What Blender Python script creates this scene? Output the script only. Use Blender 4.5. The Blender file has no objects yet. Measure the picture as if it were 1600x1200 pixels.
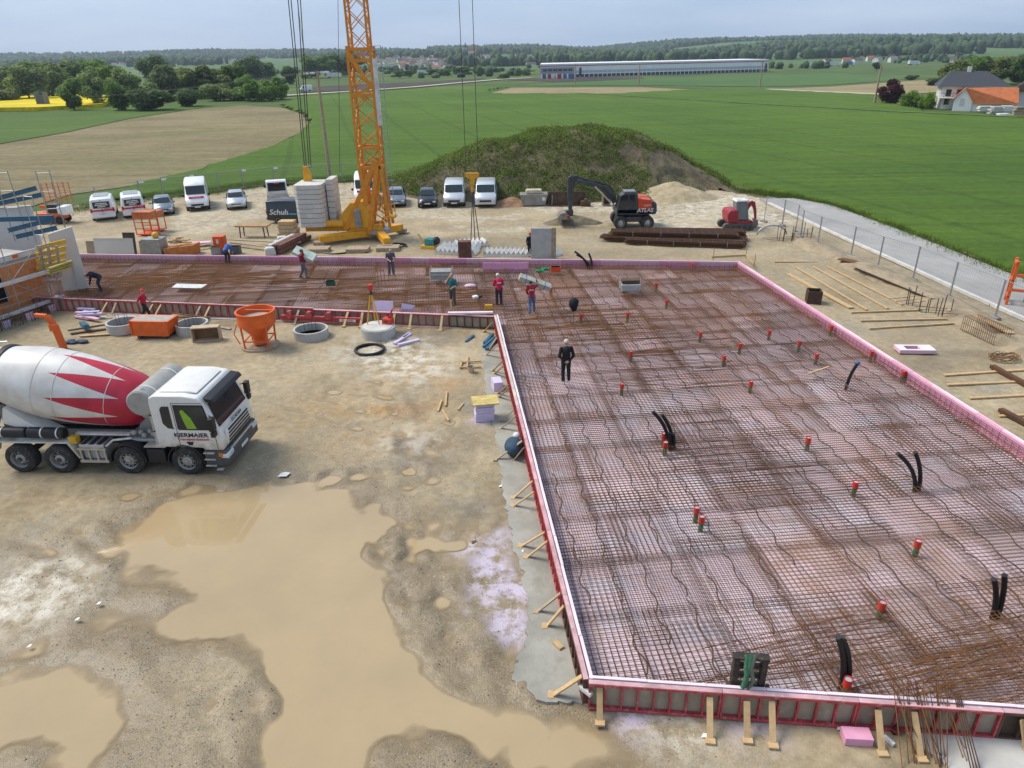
import bpy, bmesh, math, random
import numpy as np
from mathutils import Vector, Matrix
random.seed(7); rng = np.random.default_rng(7)
S = bpy.context.scene; C = S.collection
R = math.radians
# ---------------------------------------------------------------- camera
FPX, HY, CAMH, ROLL = 1100.0, 88.0, 12.7, R(1.0)      # focal length in photo pixels (1600 wide), horizon row, height
TH = math.atan((600-HY)/FPX)
sT, cT, sR, cR = math.sin(TH), math.cos(TH), math.sin(ROLL), math.cos(ROLL)
right0, up0, fwd0 = Vector((1,0,0)), Vector((0,sT,cT)), Vector((0,cT,-sT))
cr = right0*cR - up0*sR; cu = right0*sR + up0*cR
cam = bpy.data.cameras.new('camera'); cam_o = bpy.data.objects.new('camera', cam); C.objects.link(cam_o)
cam.sensor_width = 36; cam.lens = 36*FPX/1600; cam.clip_start = .1; cam.clip_end = 20000
m3 = Matrix((cr, cu, -fwd0)).transposed().to_4x4(); m3.translation = (0,0,CAMH)
cam_o.matrix_world = m3; S.camera = cam_o
# ---------------------------------------------------------------- sky, sun, exposure
SUN_EL, SUN_AZ = R(52), R(-68)          # azimuth from +Y towards +X: light comes from the left
w = bpy.data.worlds.new('World'); S.world = w; w.use_nodes = True
nt = w.node_tree; nt.nodes.clear(); N = nt.nodes.new; L = nt.links.new
out = N('ShaderNodeOutputWorld'); bg = N('ShaderNodeBackground'); bg.inputs[1].default_value = .1
sky = N('ShaderNodeTexSky'); sky.sky_type = 'NISHITA'; sky.sun_disc = False
sky.sun_elevation = SUN_EL; sky.sun_rotation = SUN_AZ; sky.air_density = 1.0; sky.dust_density = 1.5; sky.ozone_density = 2.0
tc = N('ShaderNodeTexCoord'); sep = N('ShaderNodeSeparateXYZ'); L(tc.outputs['Generated'], sep.inputs[0])
mz = N('ShaderNodeMath'); mz.operation = 'ADD'; mz.inputs[1].default_value = .12; L(sep.outputs[2], mz.inputs[0])
mz2 = N('ShaderNodeMath'); mz2.operation = 'MAXIMUM'; mz2.inputs[1].default_value = .06; L(mz.outputs[0], mz2.inputs[0])
dv = N('ShaderNodeVectorMath'); dv.operation = 'DIVIDE'; L(tc.outputs['Generated'], dv.inputs[0])
cmb = N('ShaderNodeCombineXYZ'); L(mz2.outputs[0], cmb.inputs[0]); L(mz2.outputs[0], cmb.inputs[1]); cmb.inputs[2].default_value = 1
L(cmb.outputs[0], dv.inputs[1])
nz = N('ShaderNodeTexNoise'); nz.inputs['Scale'].default_value = .55; nz.inputs['Detail'].default_value = 5; nz.inputs['Roughness'].default_value = .45
L(dv.outputs[0], nz.inputs['Vector'])
rp = N('ShaderNodeValToRGB'); e = rp.color_ramp.elements      # sheet of cloud: blue-grey to pale
e[0].position = .30; e[0].color = (2.65,3.6,5.2,1); e[1].position = .72; e[1].color = (3.9,4.75,6.1,1)
L(nz.outputs[0], rp.inputs[0])
mx = N('ShaderNodeMixRGB'); mx.inputs[0].default_value = .86; L(sky.outputs[0], mx.inputs[1]); L(rp.outputs[0], mx.inputs[2])
L(mx.outputs[0], bg.inputs[0]); L(bg.outputs[0], out.inputs[0])
sl = bpy.data.lights.new('sun', 'SUN'); sl.energy = 2.6; sl.angle = R(27); sl.color = (1,.93,.82)
so = bpy.data.objects.new('sun', sl); C.objects.link(so)
sd = Vector((math.sin(SUN_AZ)*math.cos(SUN_EL), math.cos(SUN_AZ)*math.cos(SUN_EL), math.sin(SUN_EL)))
so.rotation_euler = (-sd).to_track_quat('-Z','Y').to_euler(); so.location = (-30,20,60)
S.view_settings.view_transform = 'Standard'; S.view_settings.look = 'None'
S.view_settings.exposure = .62; S.view_settings.gamma = 1; S.view_settings.use_curve_mapping = False
# ---------------------------------------------------------------- helpers
def P(px, py, z=0.):
    """where the sight line of a photo pixel meets the height z (used to measure places on the site)"""
    d = cr*((px-800)/FPX) + cu*((600-py)/FPX) + fwd0
    t = (z-CAMH)/d.z
    return Vector((d.x*t, d.y*t, z))
def PD(px, py, Y):
    """the point of a pixel's sight line at world distance Y"""
    d = cr*((px-800)/FPX) + cu*((600-py)/FPX) + fwd0
    t = Y/d.y
    return Vector((d.x*t, Y, CAMH+d.z*t))
MATS = {}
def mat(name, col, rough=.65, metal=0., var=.18, scale=2.5, bump=0., bscale=None, col2=None, mix=.5, spec=.4, dirt=None, coat=0):
    if name in MATS: return MATS[name]
    m = bpy.data.materials.new(name); m.use_nodes = True; t = m.node_tree; b = t.nodes['Principled BSDF']
    b.inputs['Roughness'].default_value = rough; b.inputs['Metallic'].default_value = metal
    b.inputs['Specular IOR Level'].default_value = spec; b.inputs['Coat Weight'].default_value = coat
    tcn = t.nodes.new('ShaderNodeTexCoord'); oi = t.nodes.new('ShaderNodeObjectInfo')
    ad = t.nodes.new('ShaderNodeVectorMath'); ad.operation = 'ADD'
    cb = t.nodes.new('ShaderNodeVectorMath'); cb.operation = 'SCALE'; cb.inputs[0].default_value = (37,19,53)
    t.links.new(oi.outputs['Random'], cb.inputs['Scale']); t.links.new(tcn.outputs['Object'], ad.inputs[0]); t.links.new(cb.outputs[0], ad.inputs[1])
    n = t.nodes.new('ShaderNodeTexNoise'); n.inputs['Scale'].default_value = scale; n.inputs['Detail'].default_value = 6; n.inputs['Roughness'].default_value = .62
    t.links.new(ad.outputs[0], n.inputs['Vector'])
    c2 = col2 if col2 else tuple(max(0,c*(1-2*var)) for c in col); c1 = col if col2 else tuple(min(1,c*(1+.6*var)) for c in col)
    r = t.nodes.new('ShaderNodeValToRGB'); r.color_ramp.elements[0].position = mix-.2; r.color_ramp.elements[1].position = mix+.2
    r.color_ramp.elements[0].color = (*c2,1); r.color_ramp.elements[1].color = (*c1,1)
    t.links.new(n.outputs[0], r.inputs[0]); last = r.outputs[0]
    if dirt:
        n2 = t.nodes.new('ShaderNodeTexNoise'); n2.inputs['Scale'].default_value = scale*2.7; n2.inputs['Detail'].default_value = 8; n2.inputs['Roughness'].default_value = .7
        t.links.new(ad.outputs[0], n2.inputs['Vector'])
        r2 = t.nodes.new('ShaderNodeValToRGB'); r2.color_ramp.elements[0].position = .52; r2.color_ramp.elements[1].position = .75
        r2.color_ramp.elements[0].color = (0,0,0,1); r2.color_ramp.elements[1].color = (.8,.8,.8,1)
        t.links.new(n2.outputs[0], r2.inputs[0])
        x = t.nodes.new('ShaderNodeMixRGB'); t.links.new(r2.outputs[0], x.inputs[0]); t.links.new(last, x.inputs[1]); x.inputs[2].default_value = (*dirt,1); last = x.outputs[0]
    t.links.new(last, b.inputs['Base Color'])
    if bump:
        n3 = t.nodes.new('ShaderNodeTexNoise'); n3.inputs['Scale'].default_value = bscale or scale*6; n3.inputs['Detail'].default_value = 5
        t.links.new(ad.outputs[0], n3.inputs['Vector'])
        bp = t.nodes.new('ShaderNodeBump'); bp.inputs['Strength'].default_value = bump; bp.inputs['Distance'].default_value = .03
        t.links.new(n3.outputs[0], bp.inputs['Height']); t.links.new(bp.outputs[0], b.inputs['Normal'])
    MATS[name] = m; return m
def glass(name='dark_glass', col=(.02,.028,.03), rough=.06):
    return mat(name, col, rough, 0, .1, 2, spec=.6)
class MB:
    """collects shapes, then build() links them as ONE mesh object"""
    def __init__(s): s.v=[]; s.f=[]; s.m=[]
    def add(s, vs, fs, m=0):
        o=len(s.v); s.v += [tuple(p) for p in vs]; s.f += [tuple(i+o for i in f) for f in fs]; s.m += [m]*len(fs); return s
    def box(s, cx,cy,cz, sx,sy,sz, rz=0, m=0, tx=1., ty=1.):
        x,y,z=sx/2,sy/2,sz/2; c,n=math.cos(rz),math.sin(rz)
        vs=[]
        for k,(a,b,d) in enumerate(((-x,-y,-z),(x,-y,-z),(x,y,-z),(-x,y,-z),(-x,-y,z),(x,-y,z),(x,y,z),(-x,y,z))):
            if d>0: a*=tx; b*=ty
            vs.append((cx+a*c-b*n, cy+a*n+b*c, cz+d))
        return s.add(vs, ((3,2,1,0),(4,5,6,7),(0,1,5,4),(1,2,6,5),(2,3,7,6),(3,0,4,7)), m)
    def bx(s, x0,x1,y0,y1,z0,z1, m=0): return s.box((x0+x1)/2,(y0+y1)/2,(z0+z1)/2,abs(x1-x0),abs(y1-y0),abs(z1-z0),0,m)
    def bar(s, p, q, w, h=None, m=0, up=(0,0,1)):
        p,q=Vector(p),Vector(q); d=(q-p).normalized(); h=h or w; u=Vector(up)
        if abs(d.dot(u))>.99: u=Vector((0,1,0)) if abs(d.y)<.9 else Vector((1,0,0))
        a=d.cross(u).normalized()*w/2; b=a.cross(d).normalized()*h/2
        vs=[p-a-b,p+a-b,p+a+b,p-a+b,q-a-b,q+a-b,q+a+b,q-a+b]
        return s.add(vs, ((3,2,1,0),(4,5,6,7),(0,1,5,4),(1,2,6,5),(2,3,7,6),(3,0,4,7)), m)
    def tube(s, pts, r, n=6, m=0, caps=True):
        pts=[Vector(p) for p in pts]; k=len(pts); rr=r if isinstance(r,(list,tuple)) else [r]*k
        d0=(pts[1]-pts[0]).normalized(); u=Vector((0,0,1)) if abs(d0.z)<.9 else Vector((1,0,0)); a=d0.cross(u).normalized()
        vs=[]
        for i,p in enumerate(pts):
            d=((pts[min(i+1,k-1)]-pts[max(i-1,0)])).normalized(); a=(a-d*a.dot(d))
            a=a.normalized() if a.length>1e-6 else d.orthogonal().normalized(); b=d.cross(a)
            for j in range(n):
                t=2*math.pi*(j+.5)/n; vs.append(p+(a*math.cos(t)+b*math.sin(t))*rr[i])
        fs=[(i*n+j,i*n+(j+1)%n,(i+1)*n+(j+1)%n,(i+1)*n+j) for i in range(k-1) for j in range(n)]
        if caps: fs += [tuple(range(n-1,-1,-1)), tuple((k-1)*n+j for j in range(n))]
        return s.add(vs,fs,m)
    def loft(s, rings, m=0, caps=True, closed=True):
        n=len(rings[0]); vs=[p for r in rings for p in r]; k=len(rings); e=n if closed else n-1
        fs=[(i*n+j,i*n+(j+1)%n,(i+1)*n+(j+1)%n,(i+1)*n+j) for i in range(k-1) for j in range(e)]
        if caps: fs += [tuple(range(n-1,-1,-1)), tuple((k-1)*n+j for j in range(n))]
        return s.add(vs,fs,m)
    def lathe(s, prof, n=24, o=(0,0,0), axis='z', m=0, caps=True):
        rings=[]
        for r,z in prof:
            ring=[]
            for j in range(n):
                t=2*math.pi*j/n; a,b=r*math.cos(t),r*math.sin(t)
                p=(a,b,z) if axis=='z' else ((a,z,-b) if axis=='y' else (z,a,b))
                ring.append((p[0]+o[0],p[1]+o[1],p[2]+o[2]))
            rings.append(ring)
        return s.loft(rings,m,caps)
    def prism(s, poly, a0, a1, plane='xz', m=0):
        n=len(poly)
        def pt(p,a): return (p[0],a,p[1]) if plane=='xz' else ((a,p[0],p[1]) if plane=='yz' else (p[0],p[1],a))
        vs=[pt(p,a0) for p in poly]+[pt(p,a1) for p in poly]
        fs=[tuple(range(n)),tuple(range(2*n-1,n-1,-1))]+[(j,(j+n),(j+1)%n+n,(j+1)%n) for j in range(n)]
        return s.add(vs,fs,m)
    def sphere(s, c, r, n=10, k=6, m=0, sq=(1,1,1)):
        vs=[];
        for i in range(1,k):
            a=math.pi*i/k
            for j in range(n):
                t=2*math.pi*j/n; vs.append((c[0]+r*sq[0]*math.sin(a)*math.cos(t),c[1]+r*sq[1]*math.sin(a)*math.sin(t),c[2]+r*sq[2]*math.cos(a)))
        vs += [(c[0],c[1],c[2]+r*sq[2]),(c[0],c[1],c[2]-r*sq[2])]; T,B=len(vs)-2,len(vs)-1
        fs=[(i*n+j,(i+1)*n+j,(i+1)*n+(j+1)%n,i*n+(j+1)%n) for i in range(k-2) for j in range(n)]
        fs+=[(T,j,(j+1)%n) for j in range(n)]+[(B,(k-2)*n+(j+1)%n,(k-2)*n+j) for j in range(n)]
        return s.add(vs,fs,m)
    def mesh(s, name, mats, smooth=0):
        me=bpy.data.meshes.new(name); me.from_pydata(s.v,[],s.f)
        for q in (mats if isinstance(mats,(list,tuple)) else [mats]): me.materials.append(q)
        if any(s.m): me.polygons.foreach_set('material_index', s.m)
        bm=bmesh.new(); bm.from_mesh(me); bmesh.ops.recalc_face_normals(bm, faces=bm.faces); bm.to_mesh(me); bm.free()
        if smooth:
            me.polygons.foreach_set('use_smooth',[True]*len(me.polygons)); me.set_sharp_from_angle(angle=R(smooth))
        me.update(); return me
    def build(s, name, mats, parent=None, smooth=0, bevel=0, loc=None, rz=0, seg=2):
        return obj(name, s.mesh(name,mats,smooth), parent, loc, rz, bevel, seg)
def obj(name, me, parent=None, loc=None, rz=0, bevel=0, seg=2):
    o=bpy.data.objects.new(name, me); C.objects.link(o); o.parent=parent
    if loc is not None: o.location=loc
    if rz: o.rotation_euler[2]=rz
    if bevel:
        b=o.modifiers.new('bevel','BEVEL'); b.width=bevel; b.segments=seg; b.limit_method='ANGLE'; b.angle_limit=R(35); b.harden_normals=False
    return o
def tag(o, label, cat, group=None):
    o['label']=label; o['category']=cat
    if group: o['group']=group
    return o
def struct(o, kind='structure'): o['kind']=kind; return o
def thing(name, label, cat, loc=(0,0,0), rz=0, group=None):
    o=bpy.data.objects.new(name,None); C.objects.link(o); o.location=loc; o.rotation_euler[2]=rz; o.empty_display_size=.2
    return tag(o,label,cat,group)
def dup(o, loc=None, rz=None, label=None, parent=None):
    c=o.copy(); C.objects.link(c); c.parent=parent
    if loc is not None: c.location=loc
    if rz is not None: c.rotation_euler[2]=rz
    if label: c['label']=label
    for ch in list(o.children): dup(ch, parent=c)
    return c
def text_mesh(name, body, size, m, parent, loc, rot, depth=.004, sx=1., shear=0, align='CENTER', bold=0):
    cu_=bpy.data.curves.new(name,'FONT'); cu_.body=body; cu_.size=size; cu_.extrude=depth; cu_.align_x=align; cu_.align_y='CENTER'; cu_.shear=shear; cu_.offset=bold; cu_.resolution_u=3
    t=bpy.data.objects.new(name,cu_); C.objects.link(t); dg=bpy.context.evaluated_depsgraph_get()
    me=bpy.data.meshes.new_from_object(t.evaluated_get(dg)); bpy.data.objects.remove(t); bpy.data.curves.remove(cu_)
    me.materials.clear(); me.materials.append(m); o=obj(name,me,parent,loc); o.rotation_euler=rot; o.scale=(sx,1,1); return o
# lattice noise for height fields
_tab=rng.random((256,256))
def vnoise(x,y):
    xi=np.floor(x).astype(int); yi=np.floor(y).astype(int); fx=x-xi; fy=y-yi; fx=fx*fx*(3-2*fx); fy=fy*fy*(3-2*fy)
    g=lambda a,b:_tab[a%256,b%256]
    return (g(xi,yi)*(1-fx)+g(xi+1,yi)*fx)*(1-fy)+(g(xi,yi+1)*(1-fx)+g(xi+1,yi+1)*fx)*fy
def fbm(x,y,o=4,l=2.03,g=.5):
    r=0;a=1;t=0
    for i in range(o): r=r+a*vnoise(x+17.3*i,y+9.1*i); t+=a; a*=g; x=x*l; y=y*l
    return r/t
def inpoly(x,y,poly):
    c=np.zeros(np.shape(x),bool); n=len(poly)
    for i in range(n):
        x0,y0=poly[i][:2]; x1,y1=poly[(i+1)%n][:2]
        if y0==y1: continue
        k=((y0>y)!=(y1>y))&(x<(x1-x0)*(y-y0)/(y1-y0)+x0); c^=k
    return c
def sdist(x,y,poly):
    """signed distance, positive inside"""
    d=np.full(np.shape(x),1e9); n=len(poly)
    for i in range(n):
        ax,ay=poly[i][:2]; bx,by=poly[(i+1)%n][:2]; ex,ey=bx-ax,by-ay; l=ex*ex+ey*ey+1e-12
        t=np.clip(((x-ax)*ex+(y-ay)*ey)/l,0,1); d=np.minimum(d,np.hypot(x-ax-t*ex,y-ay-t*ey))
    return np.where(inpoly(x,y,poly),d,-d)
def sstep(a,b,x): t=np.clip((x-a)/(b-a),0,1); return t*t*(3-2*t)
def grid_mesh(name, xs, ys, Z, m, keep=None, attrs=None, smooth=True):
    nx,ny=len(xs),len(ys); X,Y=np.meshgrid(xs,ys); co=np.stack([X,Y,Z],-1).reshape(-1,3).astype(np.float32)
    i=np.arange((ny-1)*(nx-1)); r=i//(nx-1); c=i%(nx-1); a=r*nx+c
    F=np.stack([a,a+1,a+nx+1,a+nx],-1)
    if keep is not None:
        F=F[keep.reshape(-1)]; used=np.unique(F); mp=np.full(nx*ny,-1); mp[used]=np.arange(len(used)); F=mp[F]; co=co[used]
        if attrs: attrs={k:v.reshape(-1)[used] for k,v in attrs.items()}
    me=bpy.data.meshes.new(name); me.vertices.add(len(co)); me.vertices.foreach_set('co',co.ravel())
    me.loops.add(F.size); me.loops.foreach_set('vertex_index',F.ravel().astype(np.int32)); me.polygons.add(len(F)); me.polygons.foreach_set('loop_start',np.arange(0,F.size,4,dtype=np.int32))
    me.polygons.foreach_set('use_smooth',[smooth]*len(F))
    for k,v in (attrs or {}).items():
        at=me.attributes.new(k,'FLOAT','POINT'); at.data.foreach_set('value',v.reshape(-1).astype(np.float32))
    me.update(calc_edges=True); me.materials.append(m); return obj(name,me)
def soup(name, V, F, mats, parent=None, smooth=False, mi=None):
    """numpy verts / equal-sized faces to a mesh object"""
    k=F.shape[1]; me=bpy.data.meshes.new(name); me.vertices.add(len(V)); me.vertices.foreach_set('co',V.astype(np.float32).ravel())
    me.loops.add(F.size); me.loops.foreach_set('vertex_index',F.ravel().astype(np.int32)); me.polygons.add(len(F)); me.polygons.foreach_set('loop_start',np.arange(0,F.size,k,dtype=np.int32))
    for q in (mats if isinstance(mats,(list,tuple)) else [mats]): me.materials.append(q)
    if mi is not None: me.polygons.foreach_set('material_index',mi.astype(np.int32))
    if smooth: me.polygons.foreach_set('use_smooth',[True]*len(F))
    me.update(calc_edges=True); return obj(name,me,parent)
def sheet(name, pts, z, m, parent=None, thick=0):
    mb=MB(); n=len(pts)
    if thick: mb.prism([(p[0],p[1]) for p in pts], z-thick, z, 'xy')
    else: mb.add([(p[0],p[1],z) for p in pts],[tuple(range(n))])
    return mb.build(name,m,parent)
# ================================================================ GROUND
def pl(*pts, z=0): return [P(a,b,z) for a,b in pts]
def attr_mat():
    m=bpy.data.materials.new('site_dirt'); m.use_nodes=True; t=m.node_tree; b=t.nodes['Principled BSDF']; n=t.nodes.new; l=t.links.new
    geo=n('ShaderNodeNewGeometry')
    def noise(sc,det=6,ro=.6):
        q=n('ShaderNodeTexNoise'); q.inputs['Scale'].default_value=sc; q.inputs['Detail'].default_value=det; q.inputs['Roughness'].default_value=ro; l(geo.outputs['Position'],q.inputs['Vector']); return q.outputs[0]
    def ramp(src,p0,c0,p1,c1):
        q=n('ShaderNodeValToRGB'); e=q.color_ramp.elements; e[0].position=p0; e[0].color=(*c0,1); e[1].position=p1; e[1].color=(*c1,1); l(src,q.inputs[0]); return q.outputs[0]
    def mixc(f,a,c,typ='MIX'):
        q=n('ShaderNodeMixRGB'); q.blend_type=typ
        if isinstance(f,float): q.inputs[0].default_value=f
        else: l(f,q.inputs[0])
        for i,s in ((1,a),(2,c)):
            if isinstance(s,tuple): q.inputs[i].default_value=(*s,1)
            else: l(s,q.inputs[i])
        return q.outputs[0]
    def attr(k): q=n('ShaderNodeAttribute'); q.attribute_name=k; return q.outputs['Fac']
    def math_(op,a,c):
        q=n('ShaderNodeMath'); q.operation=op; q.use_clamp=True
        for i,s in ((0,a),(1,c)):
            if isinstance(s,float): q.inputs[i].default_value=s
            else: l(s,q.inputs[i])
        return q.outputs[0]
    base=ramp(noise(.22,7,.6),.34,(.27,.215,.128),.64,(.435,.355,.228))
    och=math_('ADD',ramp(noise(.55,5),.54,(0,0,0),.74,(.28,.28,.28)),math_('MULTIPLY',attr('och'),ramp(noise(.9,6,.65),.38,(0,0,0),.62,(1,1,1)))); base=mixc(och,base,(.38,.235,.095))
    gre=ramp(noise(.37,6),.53,(0,0,0),.68,(.7,.7,.7)); base=mixc(gre,base,(.27,.245,.19))
    base=mixc(1.,base,ramp(noise(3.1,8,.72),.3,(.66,.63,.58),.7,(1.15,1.15,1.15)),'MULTIPLY')
    # gravel: small stones, light and dark
    vo=n('ShaderNodeTexVoronoi'); vo.inputs['Scale'].default_value=32; l(geo.outputs['Position'],vo.inputs['Vector'])
    sp=n('ShaderNodeSeparateColor'); l(vo.outputs['Color'],sp.inputs[0])
    st=ramp(sp.outputs[0],.15,(.17,.135,.09),.95,(.44,.37,.27))
    gm=math_('MULTIPLY',attr('grav'),ramp(noise(2.2,6,.7),.36,(.35,.35,.35),.56,(1,1,1)))
    base=mixc(gm,base,st)
    wet=attr('wet'); base=mixc(wet,base,mixc(1.,base,(.70,.66,.60),'MULTIPLY'))
    pale=math_('MULTIPLY',attr('pale'),ramp(noise(1.6,7,.7),.42,(0,0,0),.6,(1,1,1))); base=mixc(pale,base,(.58,.53,.43))
    pk=math_('MULTIPLY',attr('pink'),ramp(noise(1.7,8,.7),.42,(0,0,0),.56,(1,1,1))); base=mixc(pk,base,(.52,.45,.53))
    chp=math_('MULTIPLY',attr('chip'),ramp(noise(11,4,.8),.63,(0,0,0),.67,(1,1,1))); base=mixc(chp,base,(.62,.56,.5))
    l(base,b.inputs['Base Color'])
    rg=mixc(wet,(.88,.88,.88),(.42,.42,.42)); l(rg,b.inputs['Roughness'])
    hs=n('ShaderNodeMath'); hs.operation='MULTIPLY_ADD'; l(vo.outputs['Distance'],hs.inputs[0]); hs.inputs[1].default_value=-.3; l(noise(9,8,.7),hs.inputs[2])
    bp=n('ShaderNodeBump'); bp.inputs['Strength'].default_value=.5; bp.inputs['Distance'].default_value=.035; l(hs.outputs[0],bp.inputs['Height']); l(bp.outputs[0],b.inputs['Normal'])
    return m
puddles=[pl((150,862),(235,800),(330,765),(415,758),(545,760),(578,790),(585,850),(602,905),(622,955),(650,1000),(690,1040),(722,1080),(770,1105),(800,1150),(730,1140),(650,1150),(600,1165),(560,1260),(380,1260),(400,1130),(412,1090),(400,1030),(350,1000),(235,998),(222,972),(288,932),(265,912),(190,890)),
 pl((-40,1098),(90,1056),(190,1075),(230,1105),(222,1140),(170,1170),(140,1230),(70,1230),(88,1160),(-40,1172)),
 pl((122,972),(170,945),(228,950),(195,985),(150,992)), pl((15,1024),(75,994),(62,1020),(30,1032)),
 pl((625,815),(690,812),(702,850),(690,885),(650,862)), pl((655,935),(742,912),(742,935),(700,952)),
 pl((640,692),(712,690),(700,716),(650,722)), pl((758,892),(805,893),(806,910),(770,908)), pl((790,985),(820,985),(812,1015),(780,1050)),
 pl((820,1110),(900,1115),(960,1140),(1000,1190),(900,1230),(760,1230),(740,1180),(790,1165))]
site=[P(118,322),P(240,309),P(330,302),P(420,290),P(520,286),P(600,284),P(700,262),P(1060,262),P(1148,300),P(1200,312),P(1290,322),Vector((45,38,0)),Vector((48,-4,0)),Vector((-62,-4,0)),Vector((-62,52,0))]
def axis(a,b,c,d,fine,coarse):
    return np.concatenate([np.arange(a,b,coarse),np.arange(b,c,fine),np.arange(c,d,coarse)])
xs=axis(-64,-20.5,4.5,50,.065,.4); ys=np.concatenate([np.arange(-5,7,.4),np.arange(7,27,.065),np.arange(27,40,.16),np.arange(40,92,.35)])
X,Y=np.meshgrid(xs,ys); Z=(fbm(X*.35,Y*.35,5)-.5)*.10+(fbm(X*2.1+5,Y*2.1,5,g=.55)-.5)*.05
wet=np.zeros_like(X); jit=(fbm(X*.75,Y*.75,5,g=.42)-.5)*1.3
for k,p in enumerate(puddles):
    cx=np.array([q.x for q in p]); cy=np.array([q.y for q in p])
    sel=(X>cx.min()-2.5)&(X<cx.max()+2.5)&(Y>cy.min()-2.5)&(Y<cy.max()+2.5)
    big=1. if k<2 else .45
    d=sdist(X[sel],Y[sel],p)+jit[sel]*big+(.22 if k<2 else .1)
    Z[sel]-=sstep(-.55,1.2,d)*(.20 if k<2 else .13)-.02*np.exp(-((d+.45)/.25)**2)
    wet[sel]=np.maximum(wet[sel],sstep(-1.4,-.05,d))
wet=np.maximum(wet,.85*sstep(.56,.68,fbm(X*.21+40,Y*.21,4))*(Y<36))
# wheel ruts left by lorries in front of the puddle and across the yard
def rut(pts,w=.28,dep=.05):
    global Z
    for a,b in zip(pts[:-1],pts[1:]):
        ex,ey=b.x-a.x,b.y-a.y; ll=ex*ex+ey*ey; t=np.clip(((X-a.x)*ex+(Y-a.y)*ey)/ll,0,1); d=np.hypot(X-a.x-t*ex,Y-a.y-t*ey)+(fbm(X*3,Y*3,2)-.5)*.2
        Z-=dep*np.exp(-(d/w)**2)-dep*.55*np.exp(-((d-w*1.9)/(w*.7))**2)
for q in (pl((590,790),(600,860),(640,930),(700,1000),(740,1060)),pl((620,800),(640,870),(690,940),(735,1010)),pl((560,740),(640,760),(700,740)),
          pl((400,560),(520,590),(640,600)),pl((390,585),(520,612),(650,625)),pl((60,770),(200,775),(330,755)),pl((700,350),(850,345),(1000,372)),pl((690,362),(850,358),(1000,385)),
          pl((420,600),(560,640),(700,660),(745,640)),pl((410,625),(560,668),(700,690)),pl((560,560),(620,640),(640,740)),pl((30,800),(120,830),(160,870)),pl((0,830),(80,860),(130,900)),pl((430,770),(520,745),(640,735),(720,770)),pl((600,1010),(650,1080),(760,1160)),pl((250,1040),(330,1100),(360,1180)),pl((300,1030),(385,1095),(420,1180)),pl((640,850),(720,850),(750,800)),pl((230,370),(330,352),(470,345)),pl((230,380),(330,362),(450,356))): rut(q)
inside=sdist(X,Y,site)+(fbm(X*.6,Y*.6,3)-.5)*2.2
Z=Z-sstep(.1,-.9,inside)*.75
grav=sstep(.42,.6,fbm(X*.3+9,Y*.3+3,4))*(Y<33); wn=sstep(-2.2,-.1,-np.abs(0*X))
nearp=np.zeros_like(X)
for p in puddles[:3]: nearp=np.maximum(nearp,.6*np.exp(-((sdist(X,Y,p)+.9)/1.1)**2))
grav=np.clip(np.maximum(grav*.32,nearp*.8),0,1)
def blob(px,py,r,sy=1.):
    c=P(px,py); return np.exp(-(((X-c.x)/r)**2+((Y-c.y)/(r*sy))**2))
pale=np.clip(blob(25,930,1.3)+blob(70,925,1.2)+blob(600,545,2.2)+blob(650,575,1.8)+blob(1060,1135,.8)+.8*blob(1000,300,9)+.7*blob(1150,335,7)+.6*blob(640,690,1.5)+.5*(Y>56)*(fbm(X*.15,Y*.15,3)>.5),0,1)
pkp=[P(a,b) for a,b in ((722,850),(760,828),(792,818),(800,850),(822,905),(828,960),(815,990),(770,985),(755,950),(735,900))]
pink=np.clip(sstep(-.5,.5,sdist(X,Y,pkp)+(fbm(X*1.3,Y*1.3,3)-.5)*1.2)+.9*blob(990,1120,.5)+blob(755,655,.5)+.9*blob(1180,1140,.5),0,1)
och_=np.clip(blob(640,640,1.6)+blob(590,690,1.8,.6)+blob(690,600,1.2)+.8*blob(640,580,2.)+.6*blob(520,640,2.),0,1)
chip=np.clip(.8*(Y>20)*(Y<36)*(X>-12)*(fbm(X*.5,Y*.5,3)>.5)+blob(740,900,2.5)+blob(700,650,3)+blob(1100,1130,2.),0,1)
site_o=struct(grid_mesh('site_ground',xs,ys,Z,attr_mat(),None,dict(wet=wet,grav=grav,pale=pale,pink=pink,chip=chip,och=och_)))
mud=mat('muddy_water',(.41,.305,.17),.03,0,.06,.35,spec=.5)
mud.node_tree.nodes['Principled BSDF'].inputs['IOR'].default_value=1.6
nb=mud.node_tree
_a=nb.nodes.new('ShaderNodeAttribute'); _a.attribute_name='depth'; _m=nb.nodes.new('ShaderNodeMapRange'); _m.inputs[1].default_value=-.004; _m.inputs[2].default_value=.045; nb.links.new(_a.outputs['Fac'],_m.inputs[0]); nb.links.new(_m.outputs[0],nb.nodes['Principled BSDF'].inputs['Alpha'])   # turbid water: clearer where it is shallow
_n=nb.nodes.new('ShaderNodeTexNoise'); _n.inputs['Scale'].default_value=3; _b=nb.nodes.new('ShaderNodeBump'); _b.inputs['Strength'].default_value=.02; _b.inputs['Distance'].default_value=.01
_g=nb.nodes.new('ShaderNodeNewGeometry'); nb.links.new(_g.outputs['Position'],_n.inputs['Vector']); nb.links.new(_n.outputs[0],_b.inputs['Height']); nb.links.new(_b.outputs[0],nb.nodes['Principled BSDF'].inputs['Normal'])
struct(sheet('puddle_tmp',[(-24,4),(6,4),(6,28),(-24,28)],-.055,mud)) if False else None
WL_=-.055; dep=WL_-Z; sel=(X>-30)&(X<6)&(Y>3)&(Y<28)&(dep>-.02)
kp=sel[:-1,:-1]|sel[1:,1:]|sel[1:,:-1]|sel[:-1,1:]
struct(grid_mesh('puddle_water',xs,ys,np.full_like(X,WL_),mud,kp,dict(depth=dep)))
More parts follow.
